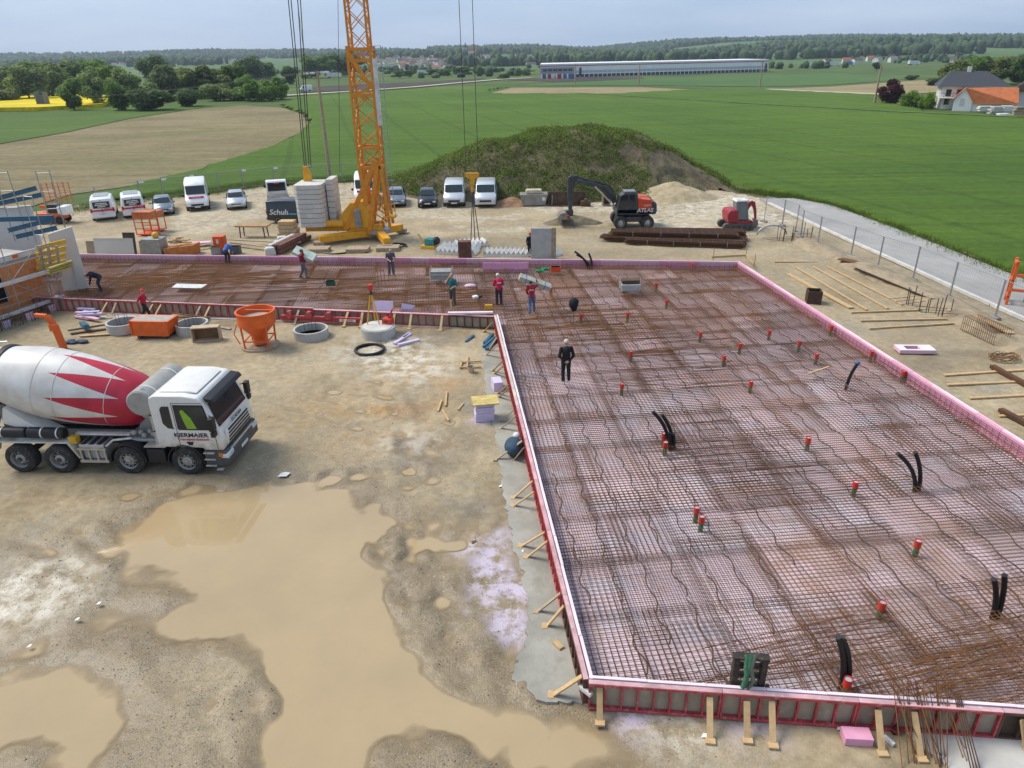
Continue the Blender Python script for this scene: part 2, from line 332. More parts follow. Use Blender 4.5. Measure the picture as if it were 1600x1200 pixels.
# loose stones lying on the mud round the puddles
m_=(X>-22)&(X<4.3)&(Y>7.5)&(Y<26.5)&(Z>WL_+.004); wts=(.06+np.clip(grav,0,1)**1.5*(fbm(X*.9+50,Y*.9,3)>.45))[m_]; idx=np.flatnonzero(m_.ravel())
pk_=rng.choice(idx,22000,p=wts/wts.sum()); n_=len(pk_); c_=np.stack([X.ravel()[pk_]+rng.uniform(-.04,.04,n_),Y.ravel()[pk_]+rng.uniform(-.04,.04,n_),Z.ravel()[pk_]],1)
oc=np.array([(1,0,0),(-1,0,0),(0,1,0),(0,-1,0),(0,0,1),(0,0,-1)],float); of=np.array([(0,2,4),(2,1,4),(1,3,4),(3,0,4),(2,0,5),(1,2,5),(3,1,5),(0,3,5)])
sz=np.clip(rng.lognormal(-4.5,.4,n_),.007,.032); V_=oc[None]*rng.uniform(.6,1.25,(n_,6,1))*sz[:,None,None]*np.array([1,1,.7]); an=rng.uniform(0,6.3,n_); ca,sa=np.cos(an)[:,None],np.sin(an)[:,None]
V_=np.stack([V_[...,0]*ca-V_[...,1]*sa,V_[...,0]*sa+V_[...,1]*ca,V_[...,2]],-1)+c_[:,None,:]; F_n=(of[None]+6*np.arange(n_)[:,None,None]).reshape(-1,3)
stn=soup('loose_stones',V_.reshape(-1,3),F_n,[mat('stone_dark',(.19,.16,.115),.8,0,.2,1),mat('stone_tan',(.33,.275,.19),.8,0,.2,1),mat('stone_pale',(.55,.50,.42),.8,0,.15,1)],None,False,np.repeat(rng.choice(3,n_,p=[.45,.35,.2]),8))
tag(stn,'loose stones scattered over the mud around the puddles','stones'); struct(stn,'stuff')
# ---------------------------------------------------------------- fields
def field_mat(name,c1,c2,sc=.05,tram=0,ang=0,c3=None,fine=2.,bump=.6,period=9.,dist=2.):
    m=bpy.data.materials.new(name); m.use_nodes=True; t=m.node_tree; b=t.nodes['Principled BSDF']; n=t.nodes.new; l=t.links.new
    b.inputs['Roughness'].default_value=.85; b.inputs['Specular IOR Level'].default_value=.2
    g=n('ShaderNodeNewGeometry')
    def noise(s,d=5,r=.6,vec=None):
        q=n('ShaderNodeTexNoise'); q.inputs['Scale'].default_value=s; q.inputs['Detail'].default_value=d; q.inputs['Roughness'].default_value=r; l(vec or g.outputs['Position'],q.inputs['Vector']); return q.outputs[0]
    r=n('ShaderNodeValToRGB'); r.color_ramp.elements[0].position=.36; r.color_ramp.elements[1].position=.64; r.color_ramp.elements[0].color=(*c1,1); r.color_ramp.elements[1].color=(*c2,1); l(noise(sc),r.inputs[0]); last=r.outputs[0]
    if c3:
        k=n('ShaderNodeValToRGB'); k.color_ramp.elements[0].position=.56; k.color_ramp.elements[1].position=.7; k.color_ramp.elements[0].color=(0,0,0,1); k.color_ramp.elements[1].color=(.7,.7,.7,1)
        l(noise(sc*.6,3),k.inputs[0]); x=n('ShaderNodeMixRGB'); l(k.outputs[0],x.inputs[0]); l(last,x.inputs[1]); x.inputs[2].default_value=(*c3,1); last=x.outputs[0]
    # drill rows / streaks along the working direction
    mp=n('ShaderNodeMapping'); mp.inputs['Rotation'].default_value=(0,0,ang); mp.inputs['Scale'].default_value=(.05,1,1); l(g.outputs['Position'],mp.inputs['Vector'])
    s2=noise(.8,6,.65,mp.outputs[0]); q=n('ShaderNodeValToRGB'); q.color_ramp.elements[0].position=.3; q.color_ramp.elements[1].position=.7; q.color_ramp.elements[0].color=(.72,.72,.72,1); q.color_ramp.elements[1].color=(1.2,1.2,1.2,1); l(s2,q.inputs[0])
    x=n('ShaderNodeMixRGB'); x.blend_type='MULTIPLY'; x.inputs[0].default_value=1; l(last,x.inputs[1]); l(q.outputs[0],x.inputs[2]); last=x.outputs[0]
    f2=n('ShaderNodeValToRGB'); f2.color_ramp.elements[0].position=.3; f2.color_ramp.elements[1].position=.7; f2.color_ramp.elements[0].color=(.7,.7,.7,1); f2.color_ramp.elements[1].color=(1.25,1.25,1.25,1); l(noise(fine,6,.75),f2.inputs[0])
    x=n('ShaderNodeMixRGB'); x.blend_type='MULTIPLY'; x.inputs[0].default_value=1; l(last,x.inputs[1]); l(f2.outputs[0],x.inputs[2]); last=x.outputs[0]
    if tram:
        mp2=n('ShaderNodeMapping'); mp2.inputs['Rotation'].default_value=(0,0,ang); l(g.outputs['Position'],mp2.inputs['Vector'])
        wv=n('ShaderNodeTexWave'); wv.wave_type='BANDS'; wv.bands_direction='Y'; wv.inputs['Scale'].default_value=1/period*.314*2; wv.inputs['Distortion'].default_value=dist; wv.inputs['Detail'].default_value=1; wv.inputs['Detail Scale'].default_value=.25; l(mp2.outputs[0],wv.inputs['Vector'])
        k=n('ShaderNodeValToRGB'); k.color_ramp.elements[0].position=.975; k.color_ramp.elements[1].position=.995; k.color_ramp.elements[0].color=(0,0,0,1); k.color_ramp.elements[1].color=(tram,tram,tram,1); l(wv.outputs[0],k.inputs[0])
        x=n('ShaderNodeMixRGB'); l(k.outputs[0],x.inputs[0]); l(last,x.inputs[1]); x.inputs[2].default_value=(c1[0]*.42,c1[1]*.42,c1[2]*.42,1); last=x.outputs[0]
    l(last,b.inputs['Base Color'])
    bp=n('ShaderNodeBump'); bp.inputs['Strength'].default_value=bump; bp.inputs['Distance'].default_value=.3; l(noise(fine*1.5,6,.8),bp.inputs['Height']); l(bp.outputs[0],b.inputs['Normal'])
    return m
meadow=field_mat('meadow',(.055,.095,.02),(.10,.15,.035),.03,0,0,(.16,.17,.06))
struct(sheet('ground',[(-7000,-300),(7000,-300),(7000,9000),(-7000,9000)],-.45,meadow))
wheat=field_mat('young_wheat',(.066,.128,.010),(.097,.170,.015),.02,.3,R(76),(.15,.185,.022),1.6,.8,21.,1.2)
# near field: a crop that stands a hand high, with a ragged edge towards the site
fx=np.concatenate([np.arange(-130,-45,2.),np.arange(-45,75,.45),np.arange(75,330,3.)]); fy=np.concatenate([np.arange(34,125,.45),np.arange(125,270,2.5),np.arange(270,460,6)])
FX,FY=np.meshgrid(fx,fy)
wf=[P(128,318),P(240,304),P(330,296),P(420,284),P(520,278),P(600,276),P(700,258),P(1060,268),P(1158,290),P(1235,305),P(1320,326),P(1430,366),P(1530,405),P(1640,445),Vector((60,34,0)),Vector((330,34,0)),P(1800,195),P(1455,174),P(1390,160),P(1368,148),P(1205,140),P(1090,139),P(960,146),P(770,146),P(760,140),P(800,134),P(620,141),P(470,150),P(440,163),P(478,176),P(487,190),P(474,205),P(424,229),P(305,266),P(210,288)]
fd=sdist(FX,FY,wf)+(fbm(FX*.7,FY*.7,3)-.5)*1.6
FZ=-.4+sstep(-.3,.5,fd)*.62+(fbm(FX*.9,FY*.9,4,g=.7)-.5)*.16
cc=(fd[:-1,:-1]+fd[1:,1:])/2
struct(grid_mesh('wheat_field',fx,fy,FZ,wheat,cc>-.4))
brown=field_mat('bare_tilled_soil',(.20,.162,.078),(.275,.225,.118),.04,.25,-math.atan2((P(420,226)-P(110,298)).y,(P(420,226)-P(110,298)).x),(.15,.165,.055),1.2,.8,3.,6.)
def far_field(name,pts,z,m): return struct(sheet(name,[P(a,b) for a,b in pts],z,m))
far_field('tilled_field',((-300,262),(0,222),(100,205),(200,184),(300,169),(380,163),(440,166),(472,176),(482,190),(470,203),(420,226),(300,263),(205,285),(110,298),(0,330),(-200,360),(-420,360)),-.38,brown)
wheat2=field_mat('green_cereal',(.06,.115,.013),(.09,.15,.018),.02,.6,R(-25),None,1.2,.6)
far_field('cereal_field',((-300,262),(0,221),(100,204),(200,183),(300,168),(330,164),(300,160),(170,163),(60,172),(-300,185)),-.36,wheat2)
yel=field_mat('rape_blossom',(.62,.47,.008),(.78,.62,.012),.03,0,R(0),(.5,.45,.02),.8,.6)
rp_=[P(a,b) for a,b in ((-120,151),(0,151),(60,150.5),(110,150),(178,152.5),(172,160),(160,166),(60,171.5),(0,172),(-120,178))]
struct(sheet('rapeseed_field',rp_,.75,yel,thick=1.1))
tan=field_mat('dry_stubble',(.25,.20,.10),(.32,.26,.14),.03,0,0,None,.8,.5)
dark=field_mat('ploughed_soil',(.055,.042,.035),(.08,.062,.05),.03,0,0,None,.8,.5)
grn=field_mat('far_grass',(.06,.125,.03),(.085,.155,.04),.01,0,0,(.12,.15,.05),.4,.4)
far_field('stubble_field',((758,146.5),(960,147),(1100,139.5),(1000,135),(800,136)),-.3,tan)
far_field('stubble_field',((1196,138),(1300,134),(1440,124),(1500,126),(1470,142),(1375,149)),-.3,tan)
far_field('ploughed_field',((468,143),(560,140),(735,126),(760,121),(660,127),(560,131),(480,136)),-.3,dark)
far_field('ploughed_field',((790,124),(830,121),(1000,119),(1010,122),(870,127)),-.3,dark)
far_field('pasture_field',((800,133),(1000,132),(1190,134),(1300,131),(1440,121),(1300,113),(1100,118),(870,128)),-.32,grn)
pale_road=mat('pale_gravel_road',(.52,.48,.40),.9,0,.1,.3)
def strip(name,pts,w,z,m,zs=None):
    q=[Vector((p[0],p[1],0)) for p in pts]; lft=[];rgt=[]
    for i,p in enumerate(q):
        d=(q[min(i+1,len(q)-1)]-q[max(i-1,0)]).normalized(); n_=Vector((-d.y,d.x,0))*w/2; lft.append(p+n_); rgt.append(p-n_)
    mb=MB(); n_=len(q); mb.add([(p.x,p.y,z) for p in lft]+[(p.x,p.y,z) for p in rgt],[(i,i+1,n_+i+1,n_+i) for i in range(n_-1)]); return struct(mb.build(name,m))
strip('country_road',[P(a,b) for a,b in ((405,152),(470,147.5),(560,142),(650,135.5),(720,129),(780,124),(830,121.5))],4.5,.1,pale_road)
strip('farm_track',[P(a,b) for a,b in ((1200,139.5),(1280,143.5),(1375,147.5))],3.2,.15,pale_road)
lt=mat('trodden_grass',(.10,.17,.05),.9,0,.15,.2)
strip('field_margin',[P(a,b,.3) for a,b in ((868,143),(1000,151),(1200,163),(1400,174),(1620,184))],1.3,.34,lt)
# ---------------------------------------------------------------- new concrete road on the right with its kerb
rc=mat('road_concrete',(.36,.35,.33),.8,0,.13,.28,.25,30,dirt=(.30,.28,.24))
RL=[P(1186,312),P(1200,319),P(1300,366),P(1400,411),P(1500,457),P(1600,502),P(1700,548)]
RR=[P(1240,312),P(1297,322),P(1360,345),P(1430,371),P(1530,411),P(1630,452),P(1730,494)]
mb=MB(); n_=len(RL); mb.add([(p.x,p.y,.13) for p in RL]+[(p.x,p.y,.13) for p in RR]+[(p.x,p.y,-.1) for p in RL]+[(p.x,p.y,-.1) for p in RR],[(i,i+1,n_+i+1,n_+i) for i in range(n_-1)]+[(i,2*n_+i,2*n_+i+1,i+1) for i in range(n_-1)]+[(n_+i,n_+i+1,3*n_+i+1,3*n_+i) for i in range(n_-1)])
road_o=struct(mb.build('access_road',rc))
kerb=mat('pale_kerb',(.66,.64,.60),.8,0,.1,1.)
for i in range(1,n_-1):
    a,b=RL[i],RL[i+1]; k=8
    for j in range(k):
        p=a.lerp(b,(j+.01)/k); q=a.lerp(b,(j+.99)/k)
        o=MB().bar((p.x,p.y,.12),(q.x,q.y,.12),.22,.16).build('kerb_stone',kerb,road_o)
# soil bank between the road and the lower yard on this side of the fence
soil=mat('loose_soil',(.36,.285,.185),.95,0,.22,1.4,.6,9)
# ================================================================ FLOOR SLAB BEING REINFORCED
FT=.75; RB=.45                      # formwork top, level of the upper reinforcement
A_=P(920,1062,FT); F_=P(775,492,FT); Cb=P(1155,409,FT); rr_=P(1600,690,FT); fr_=P(1600,1109,FT); D_=P(128,397,FT); E_=P(140,467,FT)
def isect(p,d,q,e):
    k=d.x*e.y-d.y*e.x; t=((q.x-p.x)*e.y-(q.y-p.y)*e.x)/k; return p+d*t
fdir=(fr_-A_).normalized(); rdir=(rr_-Cb).normalized(); B_=isect(A_,fdir,Cb,rdir)
bdir=(D_-Cb).normalized(); D2=D_+bdir*4; E2=E_+(E_-F_).normalized()*4
for q in (A_,B_,Cb,D2,E2,F_): q.z=0
slabpoly=[A_,B_,Cb,D2,E2,F_]
V2=(F_-A_).normalized(); U2=Vector((V2.y,-V2.x,0))
def loc2(p): d=p-A_; return d.dot(U2),d.dot(V2)
def wor2(u,v,z=0): p=A_+U2*u+V2*v; return Vector((p.x,p.y,z))
slab=thing('reinforced_floor','wide rusty steel reinforcement laid over pale pink insulation boards inside the formwork','floor slab',(0,0,0))
pinkm=mat('pink_foam',(.74,.46,.56),.8,0,.06,3,.1,20); lil=mat('lilac_foam',(.60,.52,.70),.8,0,.05,3,.1,20)
whitefoam=mat('pale_foam',(.80,.66,.71),.8,0,.08,2.5,.1)
# insulation boards: lifted a little against each other, joints open
lc=[loc2(p) for p in slabpoly]; mb=MB(); u0=min(a for a,b in lc); u1=max(a for a,b in lc); v0=min(b for a,b in lc); v1=max(b for a,b in lc)
v=v0; row=0
while v<v1:
    u=u0-(row%2)*.6
    while u<u1:
        cu_=(u+.62,v+.3)
        z=.20+random.uniform(-.006,.006); far=(u<-2) or v>21+random.uniform(-2,2) or (v<4.5 and u>6); mi=random.choice((2,2,0)) if far else random.choice((0,0,1))
        if inpoly(np.array([u,u+1.25,u+1.25,u]),np.array([v,v,v+.6,v+.6]),lc).all():
            c=wor2(u+.62,v+.3,z-.03); mb.box(c.x,c.y,c.z,1.235,.592,.06,math.atan2(U2.y,U2.x),mi)
        else:
            for a in range(6):
                for b in range(3):
                    uu,vv=u+.208*a,v+.2*b
                    if inpoly(np.array([uu,uu+.208,uu+.208,uu]),np.array([vv,vv,vv+.2,vv+.2]),lc).all():
                        c=wor2(uu+.104,vv+.1,z-.03); mb.box(c.x,c.y,c.z,.206,.198,.06,math.atan2(U2.y,U2.x),mi)
        u+=1.25
    v+=.6; row+=1
o=mb.build('insulation_board',[mat('bed_foam_pink',(.82,.65,.70),.7,0,.10,.33,dirt=(.50,.34,.25)),mat('bed_foam_lilac',(.80,.70,.77),.7,0,.10,.33,dirt=(.50,.35,.26)),mat('bed_foam_stained',(.72,.56,.56),.7,0,.14,.33,dirt=(.42,.24,.12))],slab); struct(o,'stuff')
o2=sheet('insulation_bed',[p for p in slabpoly],.135,mat('bed_joint',(.22,.15,.13),.9),slab)
# mesh mats, clipped by the formwork
inset=[]
cen=sum(slabpoly,Vector())/6
def clipseg(p,q,poly):
    ts=[0,1]; d=q-p; n=len(poly)
    for i in range(n):
        a,b=poly[i],poly[(i+1)%n]; e=b-a; k=d.x*e.y-d.y*e.x
        if abs(k)<1e-9: continue
        t=((a.x-p.x)*e.y-(a.y-p.y)*e.x)/k; s=((a.x-p.x)*d.y-(a.y-p.y)*d.x)/k
        if 0<t<1 and 0<=s<=1: ts.append(t)
    ts.sort(); r=[]
    for a,b in zip(ts[:-1],ts[1:]):
        m_=p+d*(a+b)/2
        if inpoly(np.array([m_.x]),np.array([m_.y]),poly)[0] and (b-a)*d.length>.1: r.append((p+d*(a+.07/d.length),p+d*(b-.07/d.length)))
    return r
rust=[mat('rust_dark',(.07,.035,.02),.75,.1,.3,1.2,col2=(.12,.055,.024)),mat('rust_brown',(.115,.052,.024),.8,.1,.3,1.2,col2=(.19,.084,.03)),mat('rust_orange',(.25,.108,.03),.85,0,.3,1.,col2=(.15,.066,.025))]
def bars_mesh(segs,r):
    mb=MB()
    for p,q in segs:
        d=(q-p).normalized(); a=Vector((-d.y,d.x,0))*r; b=Vector((0,0,r))
        vs=[p-a,p+b,p+a,p-b,q-a,q+b,q+a,q-b]; mb.add(vs,((0,4,5,1),(1,5,6,2),(2,6,7,3),(3,7,4,0)))
    return mb
def mat_piece(uc,vc,lu,lv,z,mt,r=.0075,su=.15,sv=.145,jit=.5):
    a=R(random.uniform(-jit,jit)); ca,sa=math.cos(a),math.sin(a); du=random.uniform(-.06,.06); dv=random.uniform(-.06,.06); segs=[]
    def w(u,v,z): return wor2(uc+du+u*ca-v*sa, vc+dv+u*sa+v*ca, z)
    n=int(lv/sv)
    for i in range(n+1):
        v=-lv/2+i*sv; segs+=clipseg(w(-lu/2,v,z),w(lu/2,v,z),slabpoly)
    n=int(lu/su)
    for i in range(n+1):
        u=-lu/2+i*su; segs+=clipseg(w(u,-lv/2,z+.013),w(u,lv/2,z+.013),slabpoly)
    if not segs: return
    bars_mesh(segs,r).build('mesh_mat',mt,slab)
def pick(u=0,v=0):
    far=(u<-1) or v>19
    return random.choices(rust,(1,3,5) if far else (6,4,1))[0]
v=v0+.6; j=0
while v<v1+1:                       # lower layer, mats long across
    u=u0+2.5-(j%2)*2.2
    while u<u1+2: mat_piece(u,v,6,2.35,.265,pick(u,v)); u+=5.6
    v+=2.05; j+=1
u=u0+.9; j=0
while u<u1+1:                       # upper layer, mats long away from the viewer
    v=v0+2.2-(j%2)*2.4
    while v<v1+2: mat_piece(u,v,2.35,6,RB+random.choice((0,.012)),pick(u,v),.0084); v+=5.5
    u+=2.05; j+=1
# loose extra bars
def loose(poly_px,n,ang,L_,z,mt,r=.008):
    pp=[P(a,b,z) for a,b in poly_px]; xs_=[p.x for p in pp]; ys_=[p.y for p in pp]; segs=[]
    while n>0:
        x=random.uniform(min(xs_),max(xs_)); y=random.uniform(min(ys_),max(ys_))
        if not inpoly(np.array([x]),np.array([y]),pp)[0]: continue
        n-=1; a=ang+R(random.gauss(0,2.2)); l=L_*random.uniform(.7,1.1); d=Vector((math.cos(a),math.sin(a),0))*l/2; c=Vector((x,y,z+random.uniform(0,.05)))
        segs+=clipseg(c-d,c+d,slabpoly)
    return bars_mesh(segs,r).build('loose_bars',mt,slab)
aU=math.atan2(U2.y,U2.x); aV=math.atan2(V2.y,V2.x)
loose(((1150,985),(1640,960),(1640,1110),(1250,1080),(1170,1060)),75,aU+R(9),5,RB+.03,rust[2],.010)
loose(((1150,985),(1640,960),(1640,1110),(1250,1080)),60,aV,4,RB+.02,rust[1],.009)
loose(((790,470),(1000,480),(1050,560),(800,545)),80,aU,6,RB+.02,rust[2],.009)
loose(((1080,640),(1230,690),(1300,800),(1150,800),(1050,700)),50,aU,3.5,RB+.02,rust[0],.009)
loose(((1080,640),(1230,690),(1300,800),(1150,800),(1050,700)),45,aV,3.5,RB+.02,rust[0],.009)
loose(((280,425),(400,415),(700,440),(690,480),(300,455)),90,aU-R(3),5,RB+.02,rust[2],.010)
loose(((140,430),(330,415),(420,440),(150,462)),120,aU-R(3),5,RB+.02,rust[2],.012)
loose(((480,455),(760,450),(770,485),(560,478)),70,aU-R(4),4,RB+.02,rust[2],.010)
loose(((1000,520),(1180,540),(1200,620),(1000,600)),40,aU,5,RB+.02,rust[1],.009)
# wavy spacer bars standing between the two layers
mb=MB(); pts=[]
for i in range(41):
    t=i/40; pts.append((.085*math.sin(t*2*math.pi*2.6)*(.75+.25*math.sin(7*t)),t*2.95-1.47,0))
snake=mb.tube(pts,.0195,5,0,False).mesh('spacer_bar',mat('rust_spacer',(.10,.056,.036),.8,0,.2,2),0)
k=0
for a in list(range(-1,-30,-4))+list(range(0,24)):
    for b in range(-1,16):
        u=.55+a*.80; v=.9+b*3.05+(a%3)*.8
        p=wor2(u,v,RB+.036)
        ends=[wor2(u,v-1.5),wor2(u,v+1.5)]
        if not all(inpoly(np.array([q.x]),np.array([q.y]),slabpoly)[0] for q in ends): continue
        if k>=297 or random.random()<.05: continue
        o=obj('spacer_bar',snake,slab,p,aV-math.pi/2+R(random.uniform(-2.5,2.5))); k+=1
# edge insulation: pink strips standing inside the formwork, each board its own piece
def edge_strip(p,q,mt,h0=.12,h1=FT+.03,th=.07,step=1.25,off=0.,zj=.0,name='edge_board',par=None):
    L_=(q-p).length; n=max(1,round(L_/step)); d=(q-p)/n; nn=Vector((-d.y,d.x,0)).normalized()*off
    for i in range(n):
        a=p+d*(i+.004)+nn; b=p+d*(i+.996)+nn; z=random.uniform(-zj,zj); t=random.uniform(-.006,.006)
        o=MB().bar((a.x,a.y,(h0+h1)/2+z),(b.x,b.y,(h0+h1)/2+z),th,h1-h0).build(name,mt if not isinstance(mt,list) else random.choice(mt),par); o.location=nn.normalized()*t if off else (0,0,0)
hot=mat('pink_foam_hot',(.70,.33,.47),.8,0,.06,3)
edge_strip(A_,F_,whitefoam,off=-.06,par=slab,zj=.006); edge_strip(B_,A_,whitefoam,off=-.06,par=slab,zj=.008)
edge_strip(Cb,B_,[whitefoam,whitefoam,pinkm],off=-.05,th=.1,par=slab,zj=.006); edge_strip(Cb,B_,hot,off=-.13,th=.05,h1=FT-.02,par=slab)
edge_strip(Cb,D2,[pinkm,pinkm,hot],off=.06,th=.12,par=slab,zj=.006)
edge_strip(F_,E2,[pinkm],off=-.06,th=.06,h1=FT-.08,par=slab)
# starter bars of the slab edge (upright hairpins seen against the pink)
mb=MB()
for p,q,st in ((Cb,D2,.3),(Cb,B_,.3)):
    n=int((q-p).length/st)
    nn=(q-p).normalized(); nn=Vector((-nn.y,nn.x,0))*(.2 if p is Cb and q is D2 else -.2)
    for i in range(n):
        c=p+(q-p)*(i/n)+nn; mb.tube([(c.x,c.y,.2),(c.x,c.y,.66)],.008,4,0,False)
    for z in (.5,.58,.66): mb.tube([(p.x+nn.x,p.y+nn.y,z),(q.x+nn.x,q.y+nn.y,z)],.008,4,0,False)
struct(mb.build('edge_hairpins',rust[1],slab),'stuff')
# ---------------------------------------------------------------- formwork
redp=mat('red_frame_paint',(.50,.07,.075),.6,.0,.2,3,.1,dirt=(.52,.38,.33)); ply=mat('weathered_ply',(.36,.30,.22),.8,0,.15,1.5,.2,dirt=(.45,.40,.33)); plyd=mat('dark_ply',(.09,.06,.04),.8,0,.2,2)
wood=mat('fresh_timber',(.58,.40,.21),.75,0,.14,6,.15,col2=(.44,.29,.14)); woodo=mat('weathered_timber',(.40,.31,.21),.85,0,.18,5,.2); brownf=mat('brown_frame',(.13,.065,.045),.7,0,.2,3)
topc=mat('dusty_pink_cap',(.60,.36,.38),.8,0,.2,2,dirt=(.66,.58,.54))
def panel(p,q,label,h=FT,bays=7,frame=redp,plate=ply,grp=None,out=1,cap=None,z0=.0):
    """one framed formwork panel from p to q, its ribs towards the outside"""
    d=q-p; L_=d.length-.012; t=thing('formwork_panel',label,'formwork',(p.x,p.y,z0),math.atan2(d.y,d.x),grp); s=-1 if out>0 else 1; D=.12
    MB().bx(0.02,L_-.02,s*.0,s*.02,.03,h-.03).build('face_plate',plate,t)
    for z in (.0,h-.07): MB().bx(0,L_,s*.021,s*D,z,z+.07).build('rail',frame,t,bevel=.006,seg=1)
    for i in range(bays+1):
        x=(L_-.04)*i/bays; MB().bx(x,x+.04+(0.02 if i in (0,bays) else 0)*0,s*.021,s*(D-.006),.07,h-.07).build('rib',frame,t)
    MB().bx(.0,L_,s*-.0,s*(D-.01),h+.001,h+.012).build('top_cap',cap or topc,t)
    return t
def run(p,q,lens,fn):
    d=(q-p).normalized(); a=0
    for i,l in enumerate(lens): fn(i,p+d*a,p+d*(a+l)); a+=l
def frontp(i,a,b):
    nm=('panel with handwritten number, first from the near corner','panel right behind the upright clamp frame','red panel left of the bundle of upright bars','dark brown panel behind the upright bars','dark brown panel at the right photo edge','dark panel beyond')[i]
    t=panel(a,b,'front formwork '+nm,bays=7 if i else 8,frame=redp if i<3 else brownf,plate=ply if i<3 else plyd,grp='formwork panels of the front edge')
    if i==0:
        struct(text_mesh('chalk_mark','110',.34,mat('chalk_mark_ink',(.13,.16,.14),.8),t,(1.66,-.006,.36),(R(90),R(-90),0),.002,1.2),'stuff')
run(A_,B_,[2.75,2.7,2.75,2.75,2.75,2.7],frontp)
Lf=(F_-A_).length; nl=9
labs=['nearest the camera corner','second from the near corner','third from the near corner','fourth from the near corner','fifth from the near corner, beside the blue sack','sixth from the near corner','seventh, beside the lilac foam stack','eighth, near the inner corner','ninth, at the inner corner']
run(F_,A_,[Lf/nl]*nl,lambda i,a,b: panel(a,b,'left long edge formwork panel, '+labs[nl-1-i],bays=8,frame=redp if i<8 else brownf,grp='formwork panels of the long left edge',out=1,cap=topc if i>3 else mat('bare_cap',(.62,.52,.46),.8,0,.2,2)))
La=(E2-F_).length
names=['right end by the inner corner','behind the man in teal','behind the lilac sheet','behind the laser tripod','behind the red beam','behind the orange concrete bucket','right of the rectangular tub','behind the walking man in red','left end by the foam offcuts','by the grey wall element','far left']
run(E2,F_,[La/11]*11,lambda i,a,b: panel(a,b,'cross edge red ribbed formwork panel '+names[10-i],h=FT if i<7 else FT-.08,bays=6,frame=redp if i<10 else brownf,plate=ply,grp='formwork panels of the cross edge'))
# the back and right edges are only boards seen from inside
edge_strip(Cb+Vector((.02,.06,0)),D2+Vector((.02,.06,0)),brownf,h0=0,h1=FT-.05,th=.04,off=-.05,step=2.5,par=slab,name='edge_shutter')
edge_strip(B_,Cb,brownf,h0=0,h1=FT-.06,th=.04,off=-.07,step=2.5,par=slab,name='edge_shutter')
# braces: sloping boards with a foot block
def brace(top,foot,w=.11,label='',grp='',m=None):
    f=Vector((foot.x,foot.y,0)); t=thing('timber_brace',label,'brace',f,0,grp); tp=Vector((top.x,top.y,top.z))-f; d=Vector((tp.x,tp.y,0)).normalized()
    MB().bar(Vector((0,0,.05)),tp,w,.035,up=(d.x*-tp.z,d.y*-tp.z,tp.xy.length)).build('strut',m or wood,t)
    MB().box(-d.x*.06,-d.y*.06,.035,.2,.14,.05,math.atan2(d.y,d.x)+math.pi/2).build('foot_block',m or wood,t)
def pair(lst,label,grp,zt,w=.11):
    for a,b,c,d in lst: brace(P(a,b,zt),P(c,d,0),w,label,grp)
front_b=[(937,1074,937,1128),(1109,1089,1109,1156),(1167,1096,1167,1155),(1206,1095,1207,1163),(1372,1109,1377,1175),(1428,1112,1438,1184),(1597,1124,1601,1170)]
fl=['leftmost timber brace of the front formwork','front timber brace just left of the green strap clamp','front timber brace under the green strap clamp','front timber brace just right of the green strap clamp','front timber brace right of the pink foam block','front timber brace behind the upright rusty bars','rightmost timber brace of the front formwork']
for (a,b,c,d),l in zip(front_b,fl): brace(P(a,b,.62),P(c,d,0),.125,l,'braces of the front formwork')
left_b=[(832,752,804,779),(834,769,804,792),(851,832,816,855),(855,846,825,872),(876,927,841,957),(881,947,855,980),(769,504,757,519),(776,528,763,549),(778,540,760,556),(785,565,770,581),(786,572,773,585),(794,601,778,616),(795,606,780,622),(803,641,782,660),(806,650,783,671),(818,700,804,720),(816,689,776,719)]
left_b.sort(key=lambda q:-q[3])
ords=('first','second','third','fourth','fifth','sixth','seventh','eighth','ninth','tenth','eleventh','twelfth','thirteenth','fourteenth','fifteenth','sixteenth','seventeenth')
for (a,b,c,d),w_ in zip(left_b,ords): brace(P(a,b,.66),P(c,d,0),.1,w_+' sloping timber brace from the near end of the long left formwork','braces of the long left formwork',random.choice((wood,woodo)))
brace(P(910,1056,.7),P(865,1088,0),.12,'timber brace at the near corner of the formwork','braces of the long left formwork')
en=(E2-F_).normalized(); eo=Vector((en.y,-en.x,0)); eo=eo if eo.y<0 else -eo
def on_cross(px):
    best=min((abs((F_+en*(k*.05)).x*0+project_x(F_+en*(k*.05))-px),k) for k in range(int(La/.05)))[1]; return F_+en*(best*.05)
def project_x(p):
    d=Vector((p.x,p.y,.4-CAMH)); return 800+FPX*d.dot(cr)/d.dot(fwd0)
for i,(px,sh) in enumerate(((172,.25),(185,.1),(243,.25),(256,.25),(317,.2),(331,.2),(400,.1),(470,.1),(546,.1),(568,0),(618,0),(644,0),(692,0))):
    q=on_cross(px); tp=q+eo*.13+Vector((0,0,.64)); ft=q+eo*.62-en*-sh
    brace(tp,ft,.12,('first','second','third','fourth','fifth','sixth','seventh','eighth','ninth','tenth','eleventh','twelfth','thirteenth')[i]+' short timber brace from the left on the cross edge formwork','braces of the cross edge formwork',random.choice((wood,wood,woodo)))
